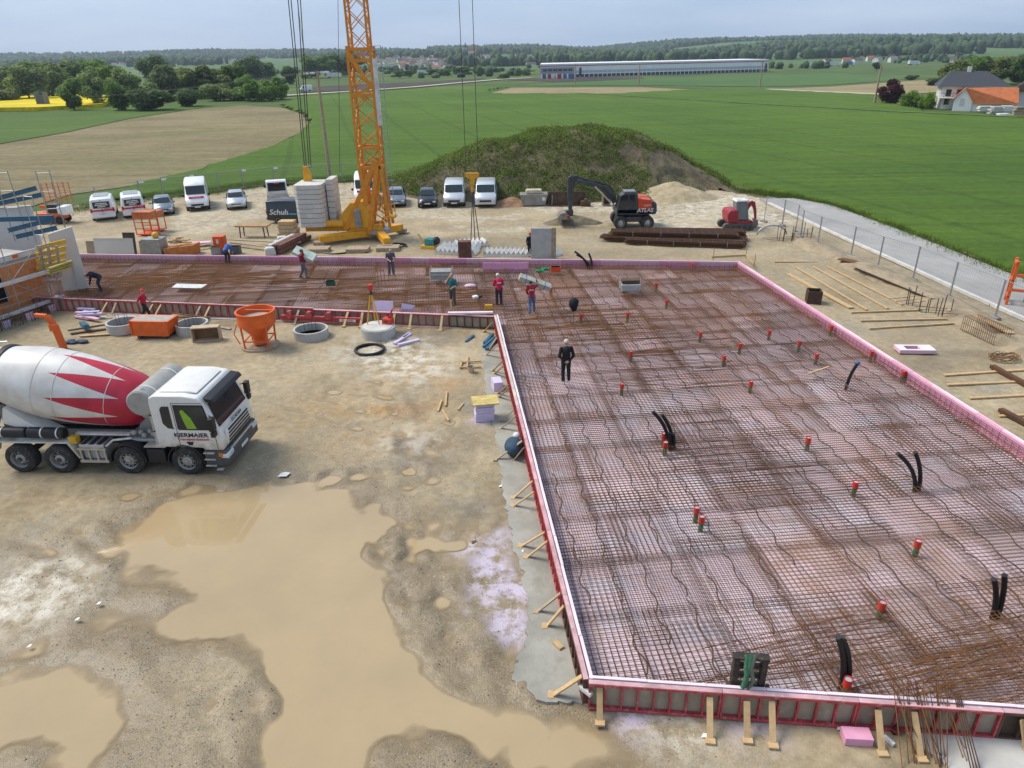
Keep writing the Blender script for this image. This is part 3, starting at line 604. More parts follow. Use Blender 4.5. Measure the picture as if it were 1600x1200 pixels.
# lean concrete strip beside the long formwork
conc=mat('lean_concrete',(.36,.345,.295),.75,0,.2,.7,.3,14,dirt=(.22,.20,.155))
cl=[(752,545),(756,575),(757,600),(766,650),(777,690),(783,740),(789,790),(797,812),(800,850),(817,895),(826,960),(824,1000),(808,1030),(800,1062),(850,1100),(905,1098)]
cl=[P(a,b) for a,b in cl]; dense=[]
for a,b in zip(cl[:-1],cl[1:]):
    for j in range(7):
        q=a.lerp(b,j/7); dense.append(q+Vector((random.uniform(-.07,.07),random.uniform(-.05,.05),0)))
bk=[wor2(.1,-.1),wor2(.1,Lf-2)]
struct(sheet('concrete_strip',[(p.x,p.y) for p in dense]+[(bk[0].x,bk[0].y),(bk[1].x,bk[1].y)],.045,conc,thick=.16))
struct(sheet('concrete_apron',[P(a,b)+Vector((random.uniform(-.05,.05),random.uniform(-.05,.05),0)) for a,b in ((1410,1140),(1440,1170),(1475,1190),(1500,1230),(1700,1230),(1700,1150),(1600,1150))],.035,mat('apron_concrete',(.55,.53,.49),.75,0,.12,.9,.2),thick=.15))
struct(sheet('concrete_apron',[P(a,b)+Vector((random.uniform(-.12,.12),random.uniform(-.12,.12),0)) for a,b in ((150,497),(240,503),(340,500),(460,503),(560,507),(680,512),(740,512),(768,505),(768,497),(640,494),(400,488),(150,480))],.03,mat('pale_apron',(.50,.47,.41),.8,0,.16,.6,.25),thick=.15))
# ---------------------------------------------------------------- pipes through the slab
pr=mat('red_pipe_cap',(.62,.045,.025),.45,0,.08,3); pg=mat('green_pipe',(.06,.20,.085),.5,0,.1,3); pb=mat('black_corrugated',(.012,.012,.013),.45,0,.1,3); pw=mat('pale_pipe_inside',(.42,.46,.52),.6)
def pipe(px,py,grp='pipe stubs with red caps',label=None,r=.08,tall=.74):
    p=P(px,py,tall); t=thing('pipe_stub',label,'pipe',(p.x,p.y,.2),0,grp)
    MB().lathe([(r*.9,0),(r*.9,tall-.38)],10).build('green_pipe',pg,t,40)
    MB().lathe([(r*1.0,tall-.43),(r*1.12,tall-.42),(r*1.12,tall-.2),(r*.98,tall-.22),(r*.98,tall-.26)],12).build('red_cap',pr,t,40)
    MB().lathe([(r*.97,tall-.235),(r*.5,tall-.232)],12).build('pipe_mouth',pw,t)
    return t
stubs=[(1095,518,'red capped pipe stub in the far middle, left of the close pair'),(1132,555,'red capped pipe stub below the far middle row'),(1157,536,'red capped pipe stub at the centre of the far group'),(1203,515,'red capped pipe stub topmost of the right far group'),(1250,532,'red capped pipe stub right of the far group'),(1277,552,'red capped pipe stub above the pale batten'),(1174,595,'red capped pipe stub left of the pale batten'),
 (986,548,'red capped pipe stub right of the man in black'),(972,599,'red capped pipe stub right below the man in black'),(1038,676,'rear red capped stub beside the black conduits'),(1040,690,'front red capped stub beside the black conduits'),(1264,683,'red capped pipe stub in the middle of the mats'),(1338,752,'red capped pipe stub left of the leaning conduit pair'),(1436,844,'red capped pipe stub on the right, halfway down'),(1380,940,'red capped pipe stub below the middle right'),(1326,1060,'red capped stub standing against the near conduit pair'),(1089,792,'rear of the two close red capped stubs'),(1097,806,'front of the two close red capped stubs'),
 (908,490,'red capped pipe stub beside the hanging black jacket'),(981,488,'red capped pipe stub in front of the brick pallet'),(1026,442,'red capped pipe stub right of the brick pallet'),(1042,468,'faded red pipe stub right of the brick pallet'),(1300,508,'red capped stub close to the right edge, far'),(1363,548,'red capped stub along the right edge, middle'),(1413,579,'red capped stub along the right edge, near'),(1082,412,'red capped stub near the back edge'),(861,449,'red capped stub beside the man with the plank')]
for a,b,l in stubs: pipe(a,b,label=l)
def conduit(base,tops,label,cap=None,r=.068):
    b=P(base[0],base[1],.3); t=thing('conduit_bundle',label,'conduit',(b.x,b.y,.2),0,'black corrugated conduits')
    for i,(a,c) in enumerate(tops):
        e=PD(a,c,b.y+.02)-Vector((b.x,b.y,.2)); x0=(i-(len(tops)-1)/2)*r*2.1; pts=[];rs=[]
        n=26
        for j in range(n):
            s=j/(n-1); pts.append((x0+(e.x-x0)*s**1.9, .03*i, e.z*(s*1.12-.12*s*s))); rs.append(r*(1.0 if j%2 else .86))
        MB().tube(pts,rs,10).build('corrugated_pipe',pb,t,60)
        if cap: 
            p=pts[-1]; q=pts[-2]; d=(Vector(p)-Vector(q)).normalized(); MB().tube([Vector(p)-d*.06,Vector(p)+d*.04],r*1.2,12).build('end_cap',cap,t,40)
blu=mat('blue_cap',(.04,.16,.50),.45)
conduit((1048,696),((1020,643),(1034,648)),'two black conduits bending left beside red stubs in the mid slab')
conduit((1050,700),((1046,676),(1052,678)),'short upright black conduit pair right of the red stubs')
conduit((1433,764),((1402,708),(1430,707)),'black conduit pair bending left on the right of the slab')
conduit((1556,962),((1552,904),(1570,899)),'black conduit pair bending right near the right photo edge')
conduit((1320,1072),((1309,994),(1316,996)),'tall black conduit pair next to the front formwork')
conduit((1322,606),((1341,566),),'single black conduit with a blue cap',blu)
conduit((922,419),((898,393),(901,398),(920,396)),'black conduits bending left at the back edge')
# ================================================================ MIXER LORRY
wp=mat('lorry_white',(.74,.72,.68),.3,0,.05,2,spec=.5,coat=.2,dirt=(.60,.54,.44)); blk=mat('black_plastic',(.018,.018,.02),.5,0,.15,3); rub=mat('tyre_rubber',(.035,.034,.033),.85,0,.25,4,.3,dirt=(.16,.13,.09)); rimm=mat('rim_steel',(.40,.39,.37),.45,.4,.15,4,dirt=(.22,.19,.15))
alu=mat('aluminium',(.55,.55,.54),.35,.7,.12,4); gry=mat('grey_steel_paint',(.36,.35,.325),.5,0,.12,3,dirt=(.30,.26,.2)); lamp_or=mat('orange_lamp',(.8,.2,.02),.3); lamp_w=mat('clear_lamp',(.7,.72,.74),.12,.2); chs=mat('chassis_grey',(.05,.05,.05),.7,0,.2,3,dirt=(.2,.165,.12))
# mud sprayed up from the road over the lower white panels
_t=wp.node_tree; _b=_t.nodes['Principled BSDF']; _src=_b.inputs['Base Color'].links[0].from_socket; _tc=_t.nodes.new('ShaderNodeTexCoord'); _sp=_t.nodes.new('ShaderNodeSeparateXYZ'); _t.links.new(_tc.outputs['Object'],_sp.inputs[0])
_n=_t.nodes.new('ShaderNodeTexNoise'); _n.name='mud_spray'; _n.inputs['Scale'].default_value=3.2; _n.inputs['Detail'].default_value=9; _n.inputs['Roughness'].default_value=.75; _t.links.new(_tc.outputs['Object'],_n.inputs['Vector'])
_z=_t.nodes.new('ShaderNodeMapRange'); _z.inputs[1].default_value=.9; _z.inputs[2].default_value=1.9; _z.inputs[3].default_value=.34; _z.inputs[4].default_value=-.2; _t.links.new(_sp.outputs[2],_z.inputs[0])
_a=_t.nodes.new('ShaderNodeMath'); _t.links.new(_n.outputs[0],_a.inputs[0]); _t.links.new(_z.outputs[0],_a.inputs[1])
_r=_t.nodes.new('ShaderNodeValToRGB'); _r.color_ramp.elements[0].position=.55; _r.color_ramp.elements[1].position=.85; _r.color_ramp.elements[0].color=(0,0,0,1); _r.color_ramp.elements[1].color=(.85,.85,.85,1); _t.links.new(_a.outputs[0],_r.inputs[0])
_x=_t.nodes.new('ShaderNodeMixRGB'); _t.links.new(_r.outputs[0],_x.inputs[0]); _t.links.new(_src,_x.inputs[1]); _x.inputs[2].default_value=(.40,.33,.23,1); _t.links.new(_x.outputs[0],_b.inputs['Base Color'])
gl=glass(); ltr=mat('black_lettering',(.015,.015,.017),.5); rtr=mat('red_lettering',(.55,.03,.05),.5)
w1=P(297,741); w4=P(36,736.5); hd=(w1-w4).normalized(); side=Vector((-hd.y,hd.x,0)); org=w1+side*1.22
trk=thing('mixer_lorry','white concrete mixer lorry with red zigzag drum standing by the muddy puddle','truck',(org.x,org.y,-.03),math.atan2(hd.y,hd.x))
def wheel(par,x,y,r=.53,w=.3,dual=False,front=True,rimc=None,name='wheel',tread=True):
    s=-1 if y<0 else 1; n=28
    t=bpy.data.objects.new(name,None); C.objects.link(t); t.parent=par; t.location=(x,y,r); t.empty_display_size=.1
    pr_=[(r*.58,-w/2),(r*.86,-w/2),(r*.955,-w*.44),(r,-w*.34),(r,w*.34),(r*.955,w*.44),(r*.86,w/2),(r*.58,w/2)]
    mb=MB().lathe(pr_,n,axis='y',caps=False)
    mb.build('tyre',rub,t,35)
    d=.085 if front else .15
    MB().lathe([(r*.60,s*w*.5),(r*.56,s*w*.47),(r*.50,s*(w*.5-d)),(r*.34,s*(w*.5-d-.02)),(r*.32,s*(w*.5-d+(.05 if front else .09))),(r*.16,s*(w*.5-d+(.07 if front else .12)))],n,axis='y',caps=False).build('rim',rimc or rimm,t,40)
    mb=MB()
    for k in range(10):
        a=2*math.pi*k/10; mb.lathe([(.022,0),(.022,s*.035)],6,(r*.42*math.cos(a),s*(w*.5-d),r*.42*math.sin(a)),'y')
    struct(mb.build('wheel_nuts',alu,t),'stuff')
    MB().lathe([(r*.505,s*(w*.5-d+.012)),(r*.39,s*(w*.5-d+.004))],n,axis='y',caps=False).build('rim_gap',blk,t)
    MB().lathe([(r*.15,s*(w*.5-d+.03)),(r*.15,s*(w*.5-d+(.1 if front else .16))),(r*.1,s*(w*.5-d+(.11 if front else .17)))],14,axis='y').build('hub_cap',rimm if front else chs,t,40)
    return t
AX=[0,-2.02,-4.45,-5.85]
for i,x in enumerate(AX):
    for y in (-1.07,1.07): wheel(trk,x,y,.53,.34 if i<2 else .42,front=i<2)
MB().bx(-7.4,1.1,-.45,-.35,.78,1.05).bx(-7.4,1.1,.35,.45,.78,1.05).bx(-7.0,.9,-.35,.35,.8,.95).build('chassis_frame',chs,trk)
mb=MB()
for x in AX: mb.bar((x,-1,.53),(x,1,.53),.16,.16)
mb.build('axles',chs,trk)
# cab
cabp=[(.66,1.06),(.70,.98),(1.36,.98),(1.42,1.25),(1.36,1.62),(1.30,1.78),(1.00,2.70),(.80,2.90),(.3,2.98),(-.62,2.98),(-.80,2.90),(-.84,2.7),(-.84,1.08),(-.6,1.08)]
cab=MB().prism(cabp,-1.22,1.22).build('cab',wp,trk,30,.07,seg=3)
roof=MB().prism([(-.6,2.97),(.72,2.95),(.5,3.03),(-.45,3.03)],-.95,.95).build('roof_fairing',wp,trk,30,.05)
# windscreen, visor, side glazing
MB().add([(1.315,-1.08,1.80),(1.315,1.08,1.80),(1.045,1.02,2.62),(1.045,-1.02,2.62)],[(0,1,2,3)]).build('windscreen',gl,trk)
MB().prism([(1.04,2.72),(1.28,2.66),(1.33,2.70),(1.24,2.82),(.95,2.88)],-1.13,1.13).build('sun_visor',blk,trk,0,.03)
for s in (-1,1):
    y=s*1.226
    MB().prism([(1.14,1.78),(.93,2.60),(.08,2.62),(.02,2.55),(.02,1.82),(.2,1.78)],y-s*.002,y+s*.008).build('door_window',gl,trk)
    MB().prism([(-.18,1.82),(-.14,1.78),(-.36,1.80),(-.50,1.98),(-.50,2.50),(-.42,2.60),(-.18,2.60)],y-s*.002,y+s*.008).build('rear_window',gl,trk)
    MB().prism([(1.14,1.72),(1.10,1.74),(.0,1.74),(-.04,1.8),(-.04,2.66),(.95,2.66),(.97,2.64)],y-s*.004,y+s*.0015).build('window_surround',blk,trk)
    # door seams
    mb=MB()
    for a,b in (((-.08,1.1),(-.08,2.72)),((1.17,1.72),(1.19,1.05)),((-.08,2.72),(.95,2.72))): mb.bar((a[0],y+s*.001,a[1]),(b[0],y+s*.001,b[1]),.012,.012)
    struct(mb.build('door_seam',chs,trk),'stuff')
    MB().prism([(.14,1.30),(.40,1.30),(.34,1.17),(.22,1.17)],y-s*.002,y+s*.006).build('door_handle',blk,trk)
    # mirrors
    mb=MB().box(1.26,s*1.42,2.08,.16,.24,.46).box(1.26,s*1.42,1.72,.14,.22,.18); mb.bar((1.1,s*1.2,2.28),(1.26,s*1.42,2.25),.04); mb.bar((1.1,s*1.2,1.6),(1.26,s*1.42,1.74),.04)
    mb.build('mirror',blk,trk,0,.04)
vest=mat('hi_vis_cloth',(.26,.46,.04),.8,0,.1,8)
MB().prism([(.62,1.80),(.30,1.80),(.22,2.1),(.16,2.45),(.26,2.5),(.48,2.2)],-1.245,-1.236).build('high_visibility_jacket',vest,trk)
# front: grille slats, bumper, lamps, plate
MB().prism([(1.36,1.02),(1.44,1.1),(1.44,1.5),(1.39,1.64)],-.98,.98).build('grille_panel',wp,trk,0,.03)
for k,z in enumerate((1.06,1.18,1.30,1.42,1.54)):
    MB().box(1.442,0,z,.03,1.75-.05*k,.062).build('grille_slot',blk,trk)
bump=MB().prism([(.66,.36),(1.40,.36),(1.50,.45),(1.50,.80),(1.42,.96),(.66,.98)],-1.24,1.24).build('bumper',mat('grey_bumper',(.07,.072,.076),.55,0,.15,3,dirt=(.24,.2,.15)),trk,0,.06)
MB().bx(1.44,1.47,-.9,.9,.70,.93).build('lower_grille',wp,trk,0,.02)
for s in (-1,1):
    MB().box(1.36,s*1.02,.78,.30,.46,.20).build('headlight',lamp_w,trk,0,.05); MB().box(1.24,s*1.2,.82,.16,.12,.14).build('indicator',lamp_or,trk,0,.02)
    mb=MB()
    for z in (.42,.66,.9): mb.box(.86,s*1.20,z,.38,.20,.05)
    mb.build('cab_step',alu,trk,0,.01)
    MB().box(1.15,s*1.28,.30,.22,.12,.06).build('corner_flap',gry,trk,0,.01)
MB().box(1.51,0,.6,.012,.52,.11).build('number_plate',mat('plate_white',(.75,.75,.73),.5),trk)
text_mesh('front_lettering','SCANIA',.2,mat('chrome_lettering',(.10,.10,.105),.4,.3),trk,(1.408,0,1.70),(R(90),0,R(90)),.006,1.15)
text_mesh('door_lettering','KIERMAIER',.215,ltr,trk,(.36,-1.232,1.545),(R(90),0,0),.004,1.12,bold=.003)
text_mesh('door_lettering','Transportbeton',.14,rtr,trk,(.40,-1.232,1.395),(R(90),0,0),.004,1.2,bold=.001)
# front mudguards
for x0 in AX[:2]:
    for s in (-1,1):
        mb=MB(); ring=[]; 
        for k in range(13):
            a=math.pi*(-.03+1.06*k/12); ring.append((x0+.64*math.cos(a),.53+.64*math.sin(a)))
        inner=[(x0+.60*math.cos(math.pi*(-.03+1.06*k/12)),.53+.60*math.sin(math.pi*(-.03+1.06*k/12))) for k in range(13)]
        mb.prism(ring+inner[::-1],s*.84,s*1.25).build('mudguard',blk,trk,30)
for s in (-1,1):
    MB().bx(-1.33,-.70,s*.75,s*1.22,.46,.98).build('side_locker',blk,trk,0,.04)
    MB().bx(-1.36,-.62,s*.72,s*1.23,1.06,1.10).build('chequer_step',alu,trk)
    # battery and tool tray between second and third axle
    MB().bx(-3.66,-2.78,s*.6,s*1.2,.98,1.12).build('tank_top',alu,trk,0,.03)
    mb=MB().bx(-3.72,-2.72,s*1.18,s*1.24,.92,.99).bx(-3.72,-2.72,s*1.18,s*1.24,.44,.54)
    for k in range(4): mb.bx(-3.66+k*.28,-3.60+k*.28,s*1.19,s*1.23,.5,.95)
    mb.build('side_guard',alu,trk)
    MB().bx(-3.6,-2.8,s*.62,s*1.16,.52,.96).build('fuel_tank',gry,trk,0,.08)
    mb=MB()
    for k in range(3): mb.box(-3.5+k*.28,s*.95,1.14,.12,.5,.03)
    mb.build('tank_strap',blk,trk)
    # white rear mudguard frame
    mb=MB(); mb.bx(-6.55,-3.95,s*.84,s*1.25,1.17,1.21); mb.add([(-3.95,s*.84,1.21),(-3.95,s*1.25,1.21),(-3.66,s*1.25,.62),(-3.66,s*.84,.62),(-4.01,s*.84,1.17),(-4.01,s*1.25,1.17),(-3.72,s*1.25,.60),(-3.72,s*.84,.60)],[(0,1,2,3),(7,6,5,4),(0,4,5,1),(1,5,6,2),(2,6,7,3),(3,7,4,0)])
    mb.add([(-6.55,s*.84,1.21),(-6.55,s*1.25,1.21),(-6.75,s*1.25,.72),(-6.75,s*.84,.72)],[(0,1,2,3)]); mb.build('rear_mudguard',wp,trk)
    # black spare chutes lying along the side
    for a,b in ((-6.9,-5.45),(-5.40,-4.12)):
        MB().lathe([(.16,a),(.19,a+.03),(.19,b-.03),(.16,b)],16,(0,s*1.02,1.46),'x').build('spare_chute',blk,trk,40)
    mb=MB()
    for x in (-6.3,-4.9,-4.35): mb.lathe([(.197,x),(.197,x+.045)],16,(0,s*1.02,1.46),'x')
    mb.build('chute_strap',wp,trk)
    MB().box(-3.85,s*1.05,1.24,.28,.24,.26).build('water_canister',mat('yellow_plastic',(.72,.42,.03),.5),trk,0,.03)
# bearer frame of the drum
mb=MB()
for s in (-1,1):
    mb.bar((-7.2,s*.42,1.16),(-1.0,s*.42,1.16),.12,.20); mb.bar((-6.6,s*.42,1.2),(-6.5,s*.55,2.3),.18,.18); mb.bar((-7.1,s*.42,1.2),(-6.6,s*.5,2.1),.12,.12)
mb.bar((-6.52,-.9,2.25),(-6.52,.9,2.25),.2,.2); mb.build('drum_frame',gry,trk)
mb=MB().prism([(-2.0,1.15),(-.98,1.15),(-1.15,1.6),(-1.25,2.0),(-1.7,2.0),(-1.8,1.6)],-.42,.42); mb.bx(-2.2,-.95,-.9,.9,1.08,1.20); mb.build('drum_pedestal',gry,trk,0,.04)
mb=MB()
for k in range(7): mb.sphere((-1.0-.17*k,-.7-.12*(k%2),1.3+.05*(k%3)),.10,8,5)
struct(mb.build('hydraulic_fittings',gry,trk,40),'stuff')
# walkway pipe along the frame and dark strip under the drum
mb=MB().tube([(-1.9,-.95,1.25),(-2.5,-1.05,1.22),(-2.75,-1.12,1.02)],.04,8); mb.bar((-3.9,-.8,1.33),(-2.0,-.8,1.33),.14,.06); mb.build('hose_rail',wp,trk,40)
# the drum, with its own axis
dm=bpy.data.materials.new('drum_paint'); dm.use_nodes=True; t_=dm.node_tree; b_=t_.nodes['Principled BSDF']; b_.inputs['Roughness'].default_value=.38
n_=t_.nodes.new; l_=t_.links.new; tc_=n_('ShaderNodeTexCoord'); sp_=n_('ShaderNodeSeparateXYZ'); l_(tc_.outputs['Object'],sp_.inputs[0])
def mth(op,a,b=None,c=None):
    q=n_('ShaderNodeMath'); q.operation=op
    for i,s in enumerate((a,b,c)):
        if s is None: continue
        if isinstance(s,(int,float)): q.inputs[i].default_value=s
        else: l_(s,q.inputs[i])
    return q.outputs[0]
ang=mth('ARCTAN2',sp_.outputs[2],sp_.outputs[1]); tri=mth('PINGPONG',mth('ADD',mth('MULTIPLY',ang,9/(2*math.pi)),20.35),.5); thr=mth('MULTIPLY_ADD',tri,4.6,.72)
isred=mth('LESS_THAN',sp_.outputs[0],thr)
ns=n_('ShaderNodeTexNoise'); ns.inputs['Scale'].default_value=1.6; ns.inputs['Detail'].default_value=7; l_(tc_.outputs['Object'],ns.inputs['Vector'])
rw=n_('ShaderNodeValToRGB'); rw.color_ramp.elements[0].position=.36; rw.color_ramp.elements[1].position=.62; rw.color_ramp.elements[0].color=(.55,.515,.47,1); rw.color_ramp.elements[1].color=(.68,.655,.62,1); l_(ns.outputs[0],rw.inputs[0])
rd_=n_('ShaderNodeValToRGB'); rd_.color_ramp.elements[0].position=.36; rd_.color_ramp.elements[1].position=.62; rd_.color_ramp.elements[0].color=(.40,.012,.035,1); rd_.color_ramp.elements[1].color=(.52,.016,.045,1); l_(ns.outputs[0],rd_.inputs[0])
mm=n_('ShaderNodeMixRGB'); l_(isred,mm.inputs[0]); l_(rw.outputs[0],mm.inputs[1]); l_(rd_.outputs[0],mm.inputs[2]); l_(mm.outputs[0],b_.inputs['Base Color'])
prof=[(.0,.0),(.45,.0),(.62,.10),(.80,.30),(.93,.62),(1.03,1.15),(1.12,1.75),(1.19,2.35),(1.215,2.75),(1.215,3.45),(1.17,4.0),(1.03,4.75),(.88,5.3),(.74,5.75),(.62,6.15),(.56,6.25)]
drum=MB().lathe(prof,64,axis='x').build('drum',dm,trk,30)
drum.location=(-1.42,0,2.12); drum.rotation_euler=(0,R(-12),math.pi)
for s_ in (2.75,3.45,1.15): 
    rr=[a for a,b in prof if abs(b-s_)<.01][0]; MB().lathe([(rr+.004,s_-.012),(rr+.009,s_),(rr+.004,s_+.012)],64,axis='x',caps=False).build('weld_seam',mat('seam_white',(.6,.57,.53),.5),drum,40)
MB().lathe([(1.0,4.86),(1.05,4.86),(1.05,5.02),(.95,5.02)],48,axis='x',caps=False).build('roller_ring',blk,drum,40)
# water tank across, exhaust, hopper and chute
MB().lathe([(.40,-1.18),(.45,-1.14),(.45,1.14),(.40,1.18)],32,(-1.16,0,2.66),'y').build('water_tank',gry,trk,35)
mb=MB()
for y in (-.7,.7): mb.lathe([(.458,y-.03),(.458,y+.03)],32,(-1.16,0,2.66),'y',caps=False)
mb.build('tank_band',wp,trk,40)
MB().lathe([(.2,-.14),(.2,.14)],20,(-1.3,-.62,2.12),'y').lathe([(.2,-.14),(.2,.14)],20,(-1.3,.62,2.12),'y').build('tank_support',gry,trk,40)
MB().tube([(-.96,-1.02,1.1),(-.96,-1.02,2.75),(-.98,-1.0,2.98),(-1.08,-.96,3.12)],.07,12).build('exhaust_stack',alu,trk,50)
mb=MB()
for z in (1.6,2.2): mb.box(-.93,-1.0,z,.12,.2,.05)
mb.build('exhaust_bracket',chs,trk)
MB().prism([(-6.3,1.75),(-5.15,1.35),(-4.55,1.32),(-4.75,1.42),(-5.3,1.72),(-6.1,2.35)],-.95,-.35).build('discharge_chute',wp,trk,0,.03)
MB().prism([(-8.0,2.9),(-6.7,3.1),(-6.7,3.7),(-8.3,3.9)],-.6,.6).build('hopper',gry,trk,0,.03)
mb=MB()
for y in (-.75,.75):
    mb.tube([(-8.1,y,2.2),(-8.1,y,4.0),(-6.6,y,4.05),(-6.6,y,3.5)],.025,6); mb.tube([(-8.1,y,3.5),(-6.6,y,3.6)],.02,6)
mb.tube([(-8.1,-.75,4.0),(-8.1,.75,4.0)],.025,6); mb.build('platform_rail',wp,trk,40)
# ================================================================ TOWER CRANE
cy_=mat('crane_yellow',(.70,.27,.02),.45,0,.1,2,dirt=(.55,.24,.05)); cyl=mat('crane_yellow_plain',(.76,.36,.02),.5,0,.12,3); steel=mat('galvanised',(.40,.41,.42),.45,.6,.15,4); rope=mat('steel_rope',(.10,.09,.085),.6,.5); cblk=mat('ballast_concrete',(.60,.575,.52),.85,0,.1,1.2,.2,dirt=(.45,.42,.36))
cb=P(574,372); CY=cb.y
crn=thing('tower_crane','tall orange yellow lattice tower crane with white concrete ballast, standing behind the slab','crane',(cb.x,cb.y,0))
def cl_(px,py,dy=0): p=PD(px,py,CY+dy); return Vector((p.x-cb.x,dy,p.z))
mx0=(cl_(578,230)).x; zj=cl_(565,72).z; zl=cl_(580,262).z; hw=.80
def lattice(name,x,y,z0,z1,h,chord,bz,step,m,par,skip=()):
    mb=MB()
    cs=[(-h,-h),(h,-h),(h,h),(-h,h)]
    for a,b in cs: mb.bar((x+a,y+b,z0),(x+a,y+b,z1),chord)
    mb.build('mast_chords',m,par)
    n=max(1,round((z1-z0)/step)); st=(z1-z0)/n; mb=MB()
    for i in range(n):
        za,zb=z0+i*st,z0+(i+1)*st
        for k in range(4):
            a,b=cs[k],cs[(k+1)%4]
            if (i+k)%2: a,b=b,a
            mb.tube([(x+a[0],y+a[1],za),(x+b[0],y+b[1],zb)],bz,6)
            mb.tube([(x+b[0],y+b[1],za),(x+a[0],y+a[1],zb)],bz*.8,6)
    return struct(mb.build(name,m,par),'stuff')
lattice('lower_bracing',mx0,0,zl,zj,hw,.17,.045,1.35,cy_,crn)
lattice('upper_bracing',mx0,0,zj-.3,30,hw-.14,.14,.035,1.25,cy_,crn)
for z in (zl+.1,cl_(575,230).z,zj-.2,zj-.9,zj-3.2):
    mb=MB()
    for s in (-1,1): mb.bar((mx0-hw,s*hw,z),(mx0+hw,s*hw,z),.2,.22); mb.bar((mx0+s*hw,-hw,z),(mx0+s*hw,hw,z),.2,.22)
    mb.build('mast_collar',cy_,crn)
mb=MB().bar((mx0-hw,-hw-.06,zj-.3),(mx0+hw*.75,-hw-.06,zj-2.6),.2,.26).bar((mx0+hw,-hw-.06,zj-2.6),(mx0-hw,-hw-.06,zj-3.2),.15,.2); mb.build('collar_strut',cy_,crn)
MB().bx(mx0+hw+.1,mx0+hw+.4,-hw-.1,-hw+.1,zj-5.2,zj-.8).build('name_board',mat('board_white',(.72,.70,.66),.5),crn)
# winch mast column and access ladder with hoops
mb=MB(); lx=mx0+hw+.55
for s in (-.2,.2): mb.tube([(lx+s,-hw,2.2),(lx+s,-hw,zj)],.025,5)
z=2.4
while z<zj: mb.tube([(lx-.2,-hw,z),(lx+.2,-hw,z)],.018,5); z+=.3
mb.build('ladder',steel,crn)
mb=MB(); z=3.
while z<zj-1.: mb.box(lx+.1,-hw-.2,z,.5,.06,.05); z+=1.5
mb.build('ladder_hoop',steel,crn)
# lower A-frame
apx=Vector((mx0+.35,-hw,zl+.5))
mb=MB()
for s in (-1,1):
    mb.bar((mx0+.45,s*hw,zl+.6),cl_(543,356)+Vector((0,s*hw,0)),.26,.34); mb.bar((mx0+.55,s*hw,zl+.4),cl_(580,362)+Vector((0,s*hw,0)),.24,.3); mb.bar((mx0+.75,s*hw,zl+.3),cl_(612,352)+Vector((0,s*hw,0)),.2,.2)
    mb.bar((mx0-.75,s*hw,zl+.2),cl_(582,318)+Vector((-.3,s*hw,0)),.3,.3)
mb.build('a_frame',cy_,crn)
mb=MB()
for s in (-1,1):
    for a,b in (((585,300),(608,330)),((605,300),(590,330)),((588,330),(612,345)),((608,330),(592,350)),((600,285),(606,345))): mb.bar(cl_(*a)+Vector((0,s*hw,0)),cl_(*b)+Vector((0,s*hw,0)),.09)
mb.build('frame_bracing',cy_,crn)
g=cl_(545,360); gx=g.x
mb=MB().prism([(cl_(537,368).x,1.0),(cl_(586,368).x,1.0),(cl_(582,352).x,2.2),(cl_(570,335).x,2.9),(cl_(553,335).x,2.9),(cl_(538,352).x,2.0)],-.9,.9); mb.build('winch_housing',cyl,crn,0,.04)
MB().lathe([(.35,-.7),(.35,.7)],20,(cl_(563,352).x,0,2.4),'y').build('rope_drum',steel,crn,40)
MB().bx(cl_(482,360).x,cl_(600,360).x,-.75,-.4,.75,1.2).bx(cl_(482,360).x,cl_(600,360).x,.4,.75,.75,1.2).build('slewing_platform',cyl,crn,0,.03)
MB().lathe([(.28,0),(.28,1.6)],16,(cl_(510,360).x,-.9,1.35),'x').build('drive_motor',cyl,crn,40)
MB().lathe([(1.0,.45),(1.0,.78)],28,(mx0,0,0)).build('slewing_ring',steel,crn,40)
MB().bx(cl_(560,350).x,cl_(569,350).x,-1.15,-.9,1.1,2.4).build('control_cabinet',mat('grey_cabinet',(.30,.29,.27),.6),crn)
# outriggers
def outrig(a,b,w=.55,h=.5):
    d=b-a; t=MB().bar(a,b,w,h); t.build('outrigger',cyl,crn,0,.03); e=b; MB().box(e.x,e.y,.22,.75,.75,.25).build('base_pad',woodo,crn)
ctr=Vector((mx0,0,.5))
for px,py in ((500,384),(628,364),(606,388),(545,352)):
    q=P(px,py); outrig(ctr,Vector((q.x-cb.x,q.y-cb.y,.5)))
mb=MB()
for px,py in ((498,393),(560,393),(607,391)):
    q=P(px,py); MB().box(q.x-cb.x,q.y-cb.y,.15,1.6,1.1,.3).build('timber_pad',woodo,crn,0,.02)
# service platform with rail
mb=MB(); px0,px1=cl_(603,340).x,cl_(622,340).x
mb.bx(px0,px1,-1.2,-.2,1.75,1.85)
for x in (px0,(px0+px1)/2,px1): mb.tube([(x,-1.2,1.8),(x,-1.2,2.8)],.03,5)
for z in (2.3,2.8): mb.tube([(px0,-1.2,z),(px1,-1.2,z),(px1,-.2,z)],.03,5)
mb.build('service_platform',cyl,crn)
